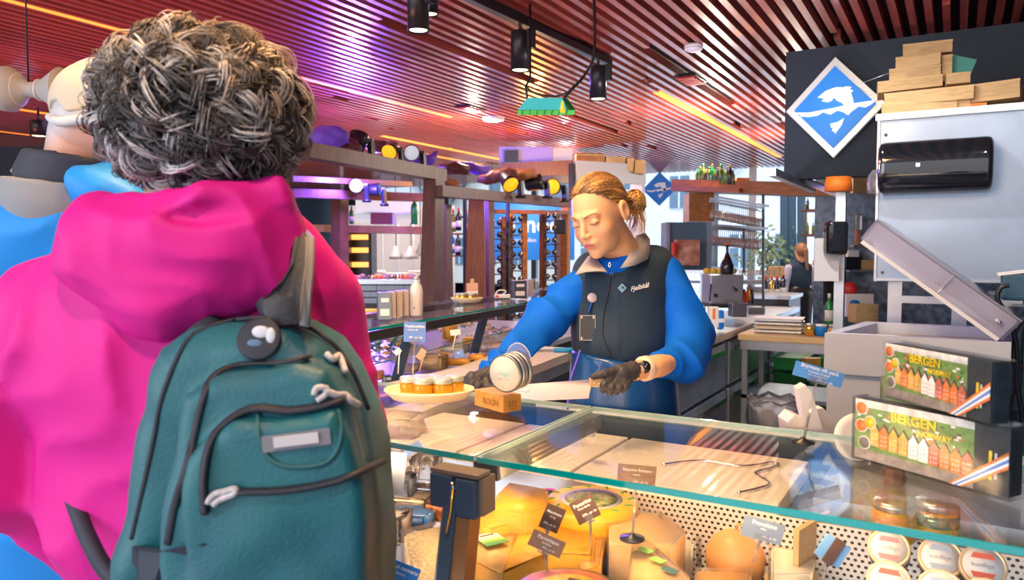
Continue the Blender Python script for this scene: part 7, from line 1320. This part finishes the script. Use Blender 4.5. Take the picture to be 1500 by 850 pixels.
# name label + surrounding cut-out, emblem
def patch(c4, m, nm, lab=None, off=.003, t_=.002, sub=None):
    q = [front_pt(VB, MW, x, y, 6) for x, y in c4]; cen = sum(q, Vector()) / 4; X = frame(cen - Vector(fv) * off, q[1] - q[0], q[0] - q[3]); w = (q[1] - q[0]).length; h = (q[0] - q[3]).length; mb = MB().use(m); mb.X = X; mb.box((0, 0, 0), (w, t_, h), bev=.0008); return part(nm, mb, sub or bp, lab, world=True), X, w, h
lb, X, w, h = patch([(384, 640), (484, 627), (486, 648), (388, 664)], mat('label_frame', (.16, .16, .19), .5), 'name_label', 'grey name label window'); patch([(402, 640), (468, 632), (470, 646), (404, 656)], mat('label_clear', (.48, .46, .48), .3), 'insert', 'pale insert', off=.0055, sub=lb)
mb = MB().use('teal_dark' if 'teal_dark' in MATS else mat('teal_dark', (.012, .10, .11), .6)); mb.tube(onbag([(378, 606), (380, 640), (392, 668), (415, 682), (450, 684), (480, 676), (496, 655), (500, 625), (496, 600)], .0005), .0028, 6); part('seam', mb, bp, 'curved seam round the name label', world=True)
q = front_pt(VB, MW, 380, 497, 6); nrm2 = -Vector(fv) + Vector((0, 0, .35)); mb = MB().use('zip_dark', True); mb.lathe([(.025, 0), (.025, .002), (.022, .003), (0, .003)], q, nrm2, 28); em = part('round_badge', mb, bp, 'round dark badge with pale patch', world=True)
mb = MB().use('light_grey', True); n3 = nrm2.normalized() * .0045; mb.sphere(q + n3 + Vector(rv) * .003 + Vector((0, 0, .007)), (.010, .002, .007), 12, 8, RYAW); mb.sphere(q + n3 + Vector(rv) * .014 + Vector((0, 0, .003)), (.006, .002, .009), 10, 6, RYAW); mb.use(mat('badge_blue', (.08, .16, .26), .5), True); mb.sphere(q + n3 + Vector(rv) * -.004 - Vector((0, 0, .008)), (.010, .002, .007), 10, 6, RYAW); part('badge_print', mb, em, world=True)
# side mesh pocket, straps
mb = MB().use(mat('strap_dark', (.028, .035, .055), .7)); 
pv = [(196, 800), (240, 806), (300, 796), (306, 860), (300, 960), (190, 960)]; q = [front_pt(VB, MW, x, y, 8) - Vector(fv) * .004 if y < 850 else P(x, y, .86) for x, y in pv]; mb.add(q + [v + Vector(fv) * .006 for v in q], [tuple(range(6))[::-1], tuple(range(6, 12))] + [(i, (i + 1) % 6, 6 + (i + 1) % 6, 6 + i) for i in range(6)]); part('side_pocket', mb, bp, 'dark side pocket', world=True)
def strap(pts, w, m, nm, lab=None, t_=.006, edge=None):
    pts = catmull([P(*p_) for p_ in pts], 6); mb = MB().use(m, True); n = len(pts); vs = []; view = [(p_ - Vector((0, 0, H))).normalized() for p_ in pts]
    for i, p_ in enumerate(pts):
        d_ = (pts[min(i + 1, n - 1)] - pts[max(i - 1, 0)]).normalized(); sd = d_.cross(view[i]).normalized(); nn = sd.cross(d_).normalized(); vs += [p_ - sd * w / 2, p_ + nn * t_ , p_ + sd * w / 2, p_ - nn * t_]
    fs = []
    for i in range(n - 1):
        for k in range(4): fs.append((i * 4 + k, i * 4 + (k + 1) % 4, i * 4 + 4 + (k + 1) % 4, i * 4 + 4 + k))
    fs += [(0, 1, 2, 3), tuple((n - 1) * 4 + k for k in range(4))]; mb.add(vs, fs, True); return part(nm, mb, bp, lab, world=True)
mat('strap_grey', (.085, .085, .095), .75, noise=.35, nscale=150)
def panel(pts, m, nm, lab=None, t_=.008):
    q = [P(*p_) for p_ in pts]; n = len(q); mb = MB().use(m, True); cen = sum(q, Vector()) / n - Vector(fv) * .006; bk = [v + Vector(fv) * t_ for v in q]
    mb.add(q + bk + [cen], [(i, (i + 1) % n, 2 * n) for i in range(n)] + [tuple(range(n, 2 * n))[::-1]] + [(i, n + i, n + (i + 1) % n, (i + 1) % n) for i in range(n)], True); return part(nm, mb, bp, lab, world=True)
panel([(430, 333, .97), (440, 331, .97), (447, 345, .93), (446, 385, .89), (441, 430, .865), (438, 474, .855), (402, 478, .855), (386, 458, .86), (386, 440, .865), (412, 412, .87), (428, 385, .88), (434, 350, .925)], 'strap_grey', 'shoulder_strap', 'grey mesh shoulder strap')
panel([(440, 331, .968), (448, 336, .96), (458, 348, .93), (457, 400, .885), (453, 440, .862), (451, 480, .850), (438, 476, .852), (441, 430, .862), (447, 385, .887), (448, 347, .928)], mat('strap_edge', (.20, .20, .21), .6), 'strap_edging', 'paler strap edging', .01)
strap([(270, 512, .90), (292, 490, .885), (312, 478, .90), (330, 474, .93)], .026, 'strap_dark', 'shoulder_strap', 'dark upper end of the left strap'); strap([(385, 440, .91), (392, 455, .90), (402, 474, .895)], .02, 'strap_dark', 'grab_loop'); strap([(96, 700, 1.00), (112, 745, .95), (130, 790, .92), (155, 835, .90), (200, 880, .88)], .020, 'strap_dark', 'lower_strap', 'dark webbing strap under the arm', t_=.002)

# ------------------------------------------------ man in the cap
g = P(85, 400, 1.55); MM = T(g.x, g.y, 0) @ RYAW; L = w2l(MM)
mn = thing('person', 'man in a cream cap and bright blue jacket at the left edge, seen from behind', 'person', MM)
def mb_(X, Y, Z):
    f = ell(X, Y, Z, L(150, 160, 1.52), (.089, .078, .103)); f = smin(f, ell(X, Y, Z, L(165, 178, 1.52), (.06, .06, .07)), .03); f = smin(f, cap(X, Y, Z, L(120, 205, 1.53), L(112, 275, 1.55), .062, .068), .03); f = smin(f, ell(X, Y, Z, L(95, 520, 1.62), (.18, .11, .34)), .05)
    for s in (-1, 1): f = smin(f, cap(X, Y, Z, (s * .1, .05, .95), (s * .1, .05, .06), .09, .05), .04)
    return f
V, Q = surf(mb_, (-.3, -.2, 0), (.3, .3, 2.0), .011); c = np.tile(np.array((.70, .36, .25)), (len(V), 1)); zc = L(110, 212, 1.5)[2]; hm = np.clip((V[:, 2] - zc) * 25 - (V[:, 0] - L(105, 200, 1.5)[0]) * 12, 0, 1)[:, None]; c = c * (1 - hm) + np.array((.52, .50, .52)) * hm; fastmesh('body', V, Q, 'skin', mn, col=c)
mat('blue_jacket', (.0, .26, .78), .55, sheen=.2, bump=.05, bscale=50)
def mj(X, Y, Z):
    f = cap(X, Y, Z, L(-60, 370, 1.52), L(150, 350, 1.56), .115, .105); f = smin(f, ell(X, Y, Z, L(90, 320, 1.55), (.12, .11, .085)), .06); f = smin(f, ell(X, Y, Z, L(60, 620, 1.6), (.24, .14, .42)), .08); f = smin(f, cap(X, Y, Z, L(-70, 380, 1.5), L(-50, 620, 1.5), .085, .075), .03); f = smin(f, cap(X, Y, Z, L(170, 380, 1.58), L(180, 600, 1.58), .08, .07), .03)
    f = smax(f, .75 - Z, .02); f = smin(f, cap(X, Y, Z, L(118, 262, 1.44), L(190, 300, 1.46), .03, .03), .02); f = smin(f, ell(X, Y, Z, L(160, 268, 1.52), (.06, .07, .045)), .03)
    return f + .004 * wnoise(X, Y, Z, 14, 7) + .009 * folds(X, Y, Z, (.5, 0, .9), 20, 4)
V, Q = surf(mj, (-.45, -.25, .73), (.32, .35, 1.78), .010); fastmesh('jacket', V, Q, 'blue_jacket', mn)
V, Q = surf(lambda X, Y, Z: np.abs(cap(X, Y, Z, L(110, 226, 1.52), L(100, 262, 1.53), .078, .088)) - .008 + np.maximum(0, (Z - L(60, 226, 1.5)[2] - .15 * (L(80, 0, 1.5)[0] - X)) * 1.5), (-.2, -.2, 1.55), (.2, .2, 1.82), .007); fastmesh('inner_collar', V, Q, 'strap_dark', mn)
V, Q = surf(lambda X, Y, Z: smax(np.abs(cap(X, Y, Z, L(100, 240, 1.52), L(92, 290, 1.53), .095, .110)) - .007, (Z - L(60, 264, 1.5)[2] + .12 * (X - L(60, 0, 1.5)[0])), .006), (-.25, -.25, 1.5), (.2, .2, 1.8), .007); fastmesh('inner_hood', V, Q, mat('hood_grey', (.24, .26, .28), .7), mn)
mat('cap_cream', (.60, .53, .40), .7, bump=.1, bscale=120)
def capf(X, Y, Z):
    f = ell(X, Y, Z, L(150, 155, 1.52), (.097, .088, .090)); f = smax(f, L(0, 178, 1.5)[2] - .15 * (X - L(80, 0, 1.5)[0]) * -1 - Z, .004); a_ = L(88, 172, 1.46); f = smax(f, -ell(X, Y, Z, (a_[0] - .01, a_[1], a_[2] - .002), (.030, .09, .034)), .004); f = smin(f, ell(X, Y, Z, L(225, 185, 1.55), (.055, .07, .008)), .01); f = smin(f, ell(X, Y, Z, L(138, 94, 1.52), (.008, .008, .005)), .004); return f
V, Q = surf(capf, (-.15, -.16, 1.62), (.34, .16, 1.98), .0055); cp = fastmesh('cap', V, Q, 'cap_cream', mn)
mb = MB().use(mat('cap_band', (.62, .63, .60), .7)); mb.tube(catmull([P(76, 172, 1.50), P(84, 177, 1.455), P(98, 178, 1.435), P(118, 175, 1.425), P(145, 172, 1.42)]), .0125, 8, flat=.8); part('cap_strap', mb, cp, 'white adjusting strap', world=True)
for s in (-1, 1): mb = MB().use('black', True); mb.sphere((s * .1, .09, .05), (.05, .14, .05), 14, 8); part('shoe', mb, mn)
# ------------------------------------------------ second server far away
g = P(1172, 420, 10.4); MT = T(g.x, g.y, 0) @ RYAW; L = w2l(MT); sw = thing('person', 'second server with a ponytail and dark vest standing at the back bar, seen from behind', 'person', MT)
def s2(X, Y, Z):
    f = ell(X, Y, Z, (0, 0, 1.50), (.075, .095, .11)); f = smin(f, cap(X, Y, Z, (0, 0, 1.42), (0, 0, 1.32), .05, .055), .02); f = smin(f, ell(X, Y, Z, (0, .02, 1.12), (.14, .09, .26)), .04)
    for s in (-1, 1): f = smin(f, cap(X, Y, Z, (s * .08, 0, .88), (s * .09, 0, .05), .085, .045), .04); f = smin(f, cap(X, Y, Z, (s * .17, 0, 1.26), (s * .22, 0, 1.0), .04, .035), .02); f = smin(f, cap(X, Y, Z, (s * .22, 0, 1.0), (s * .20, -.05, .76), .035, .025), .01); f = smin(f, ell(X, Y, Z, (s * .20, -.06, .70), (.02, .035, .05)), .01)
    return f
V, Q = surf(s2, (-.3, -.2, 0), (.3, .2, 1.64), .014); c = np.tile(SKIN, (len(V), 1)); fastmesh('body', V, Q, 'skin', sw, col=c)
V, Q = surf(lambda X, Y, Z: smax(smin(ell(X, Y, Z, (0, .02, 1.15), (.165, .115, .27)), cap(X, Y, Z, (-.13, 0, 1.27), (.13, 0, 1.27), .055, .055), .04), .92 - Z, .01), (-.25, -.2, .88), (.25, .2, 1.5), .014); fastmesh('vest', V, Q, 'vest_navy', sw)
V, Q = surf(lambda X, Y, Z: np.minimum(smin(cap(X, Y, Z, (-.16, 0, 1.27), (-.22, 0, 1.0), .06, .055), cap(X, Y, Z, (-.22, 0, 1.0), (-.21, -.05, .8), .055, .04), .02), smin(cap(X, Y, Z, (.16, 0, 1.27), (.22, 0, 1.0), .06, .055), cap(X, Y, Z, (.22, 0, 1.0), (.21, -.05, .8), .055, .04), .02)), (-.32, -.2, .72), (.32, .2, 1.4), .014); fastmesh('shirt', V, Q, mat('shirt_lilac', (.50, .50, .62), .7), sw)
V, Q = surf(lambda X, Y, Z: smin(smin(cap(X, Y, Z, (-.08, 0, .92), (-.09, 0, .1), .10, .06), cap(X, Y, Z, (.08, 0, .92), (.09, 0, .1), .10, .06), .03), ell(X, Y, Z, (0, .01, .95), (.16, .11, .12)), .04), (-.3, -.2, .02), (.3, .2, 1.12), .014); fastmesh('trousers', V, Q, 'black', sw)
V, Q = surf(lambda X, Y, Z: smin(smax(ell(X, Y, Z, (0, -.01, 1.52), (.085, .105, .11)), -ell(X, Y, Z, (-.07, .05, 1.46), (.06, .09, .09)), .02), cap(X, Y, Z, (.03, -.1, 1.52), (.05, -.12, 1.26), .035, .018), .02), (-.15, -.2, 1.2), (.15, .2, 1.68), .01); fastmesh('hair', V, Q, mat('hair_brown', (.26, .13, .06), .5), sw)
# ------------------------------------------------ hanging bow shaped lamp by the cap
A = P(-8, 130, 2.6); Bv = P(92, 133, 2.6); t = thing('bow_lamp', 'cream fabric lamp shaped like a bow, hanging at the upper left edge', 'lamp', T((A + Bv) / 2)); k = 2.6 / F; ln = (Bv - A).length
mb = MB().use(mat('cream_fabric', (.42, .39, .37), .8), True); pr = [(0, 0), (24 * k, 2 * k), (32 * k, 12 * k), (33 * k, 24 * k), (26 * k, 34 * k), (16 * k, 42 * k), (11 * k, 50 * k), (12 * k, 62 * k), (17 * k, 74 * k), (25 * k, 86 * k), (33 * k, 98 * k), (33.5 * k, 99 * k)]; mb.lathe(pr, A, Bv - A, 28)
part('shade', mb, t, world=True); mb = MB().use('light_grey', True)
for q_ in (36, 66): mb.lathe([(15.5 * k + (.4 * k if q_ == 66 else 8 * k), q_ * k - .002), (16 * k + (.2 * k if q_ == 66 else 7.5 * k), q_ * k + .002)], A, Bv - A, 28)
part('seam_ring', mb, t, world=True); mb = MB().use('black'); c_ = (A + Bv) / 2; mb.cyl(c_ + Vector((0, 0, .02)), (c_.x, c_.y, ZC), .003); part('cord', mb, t, world=True)
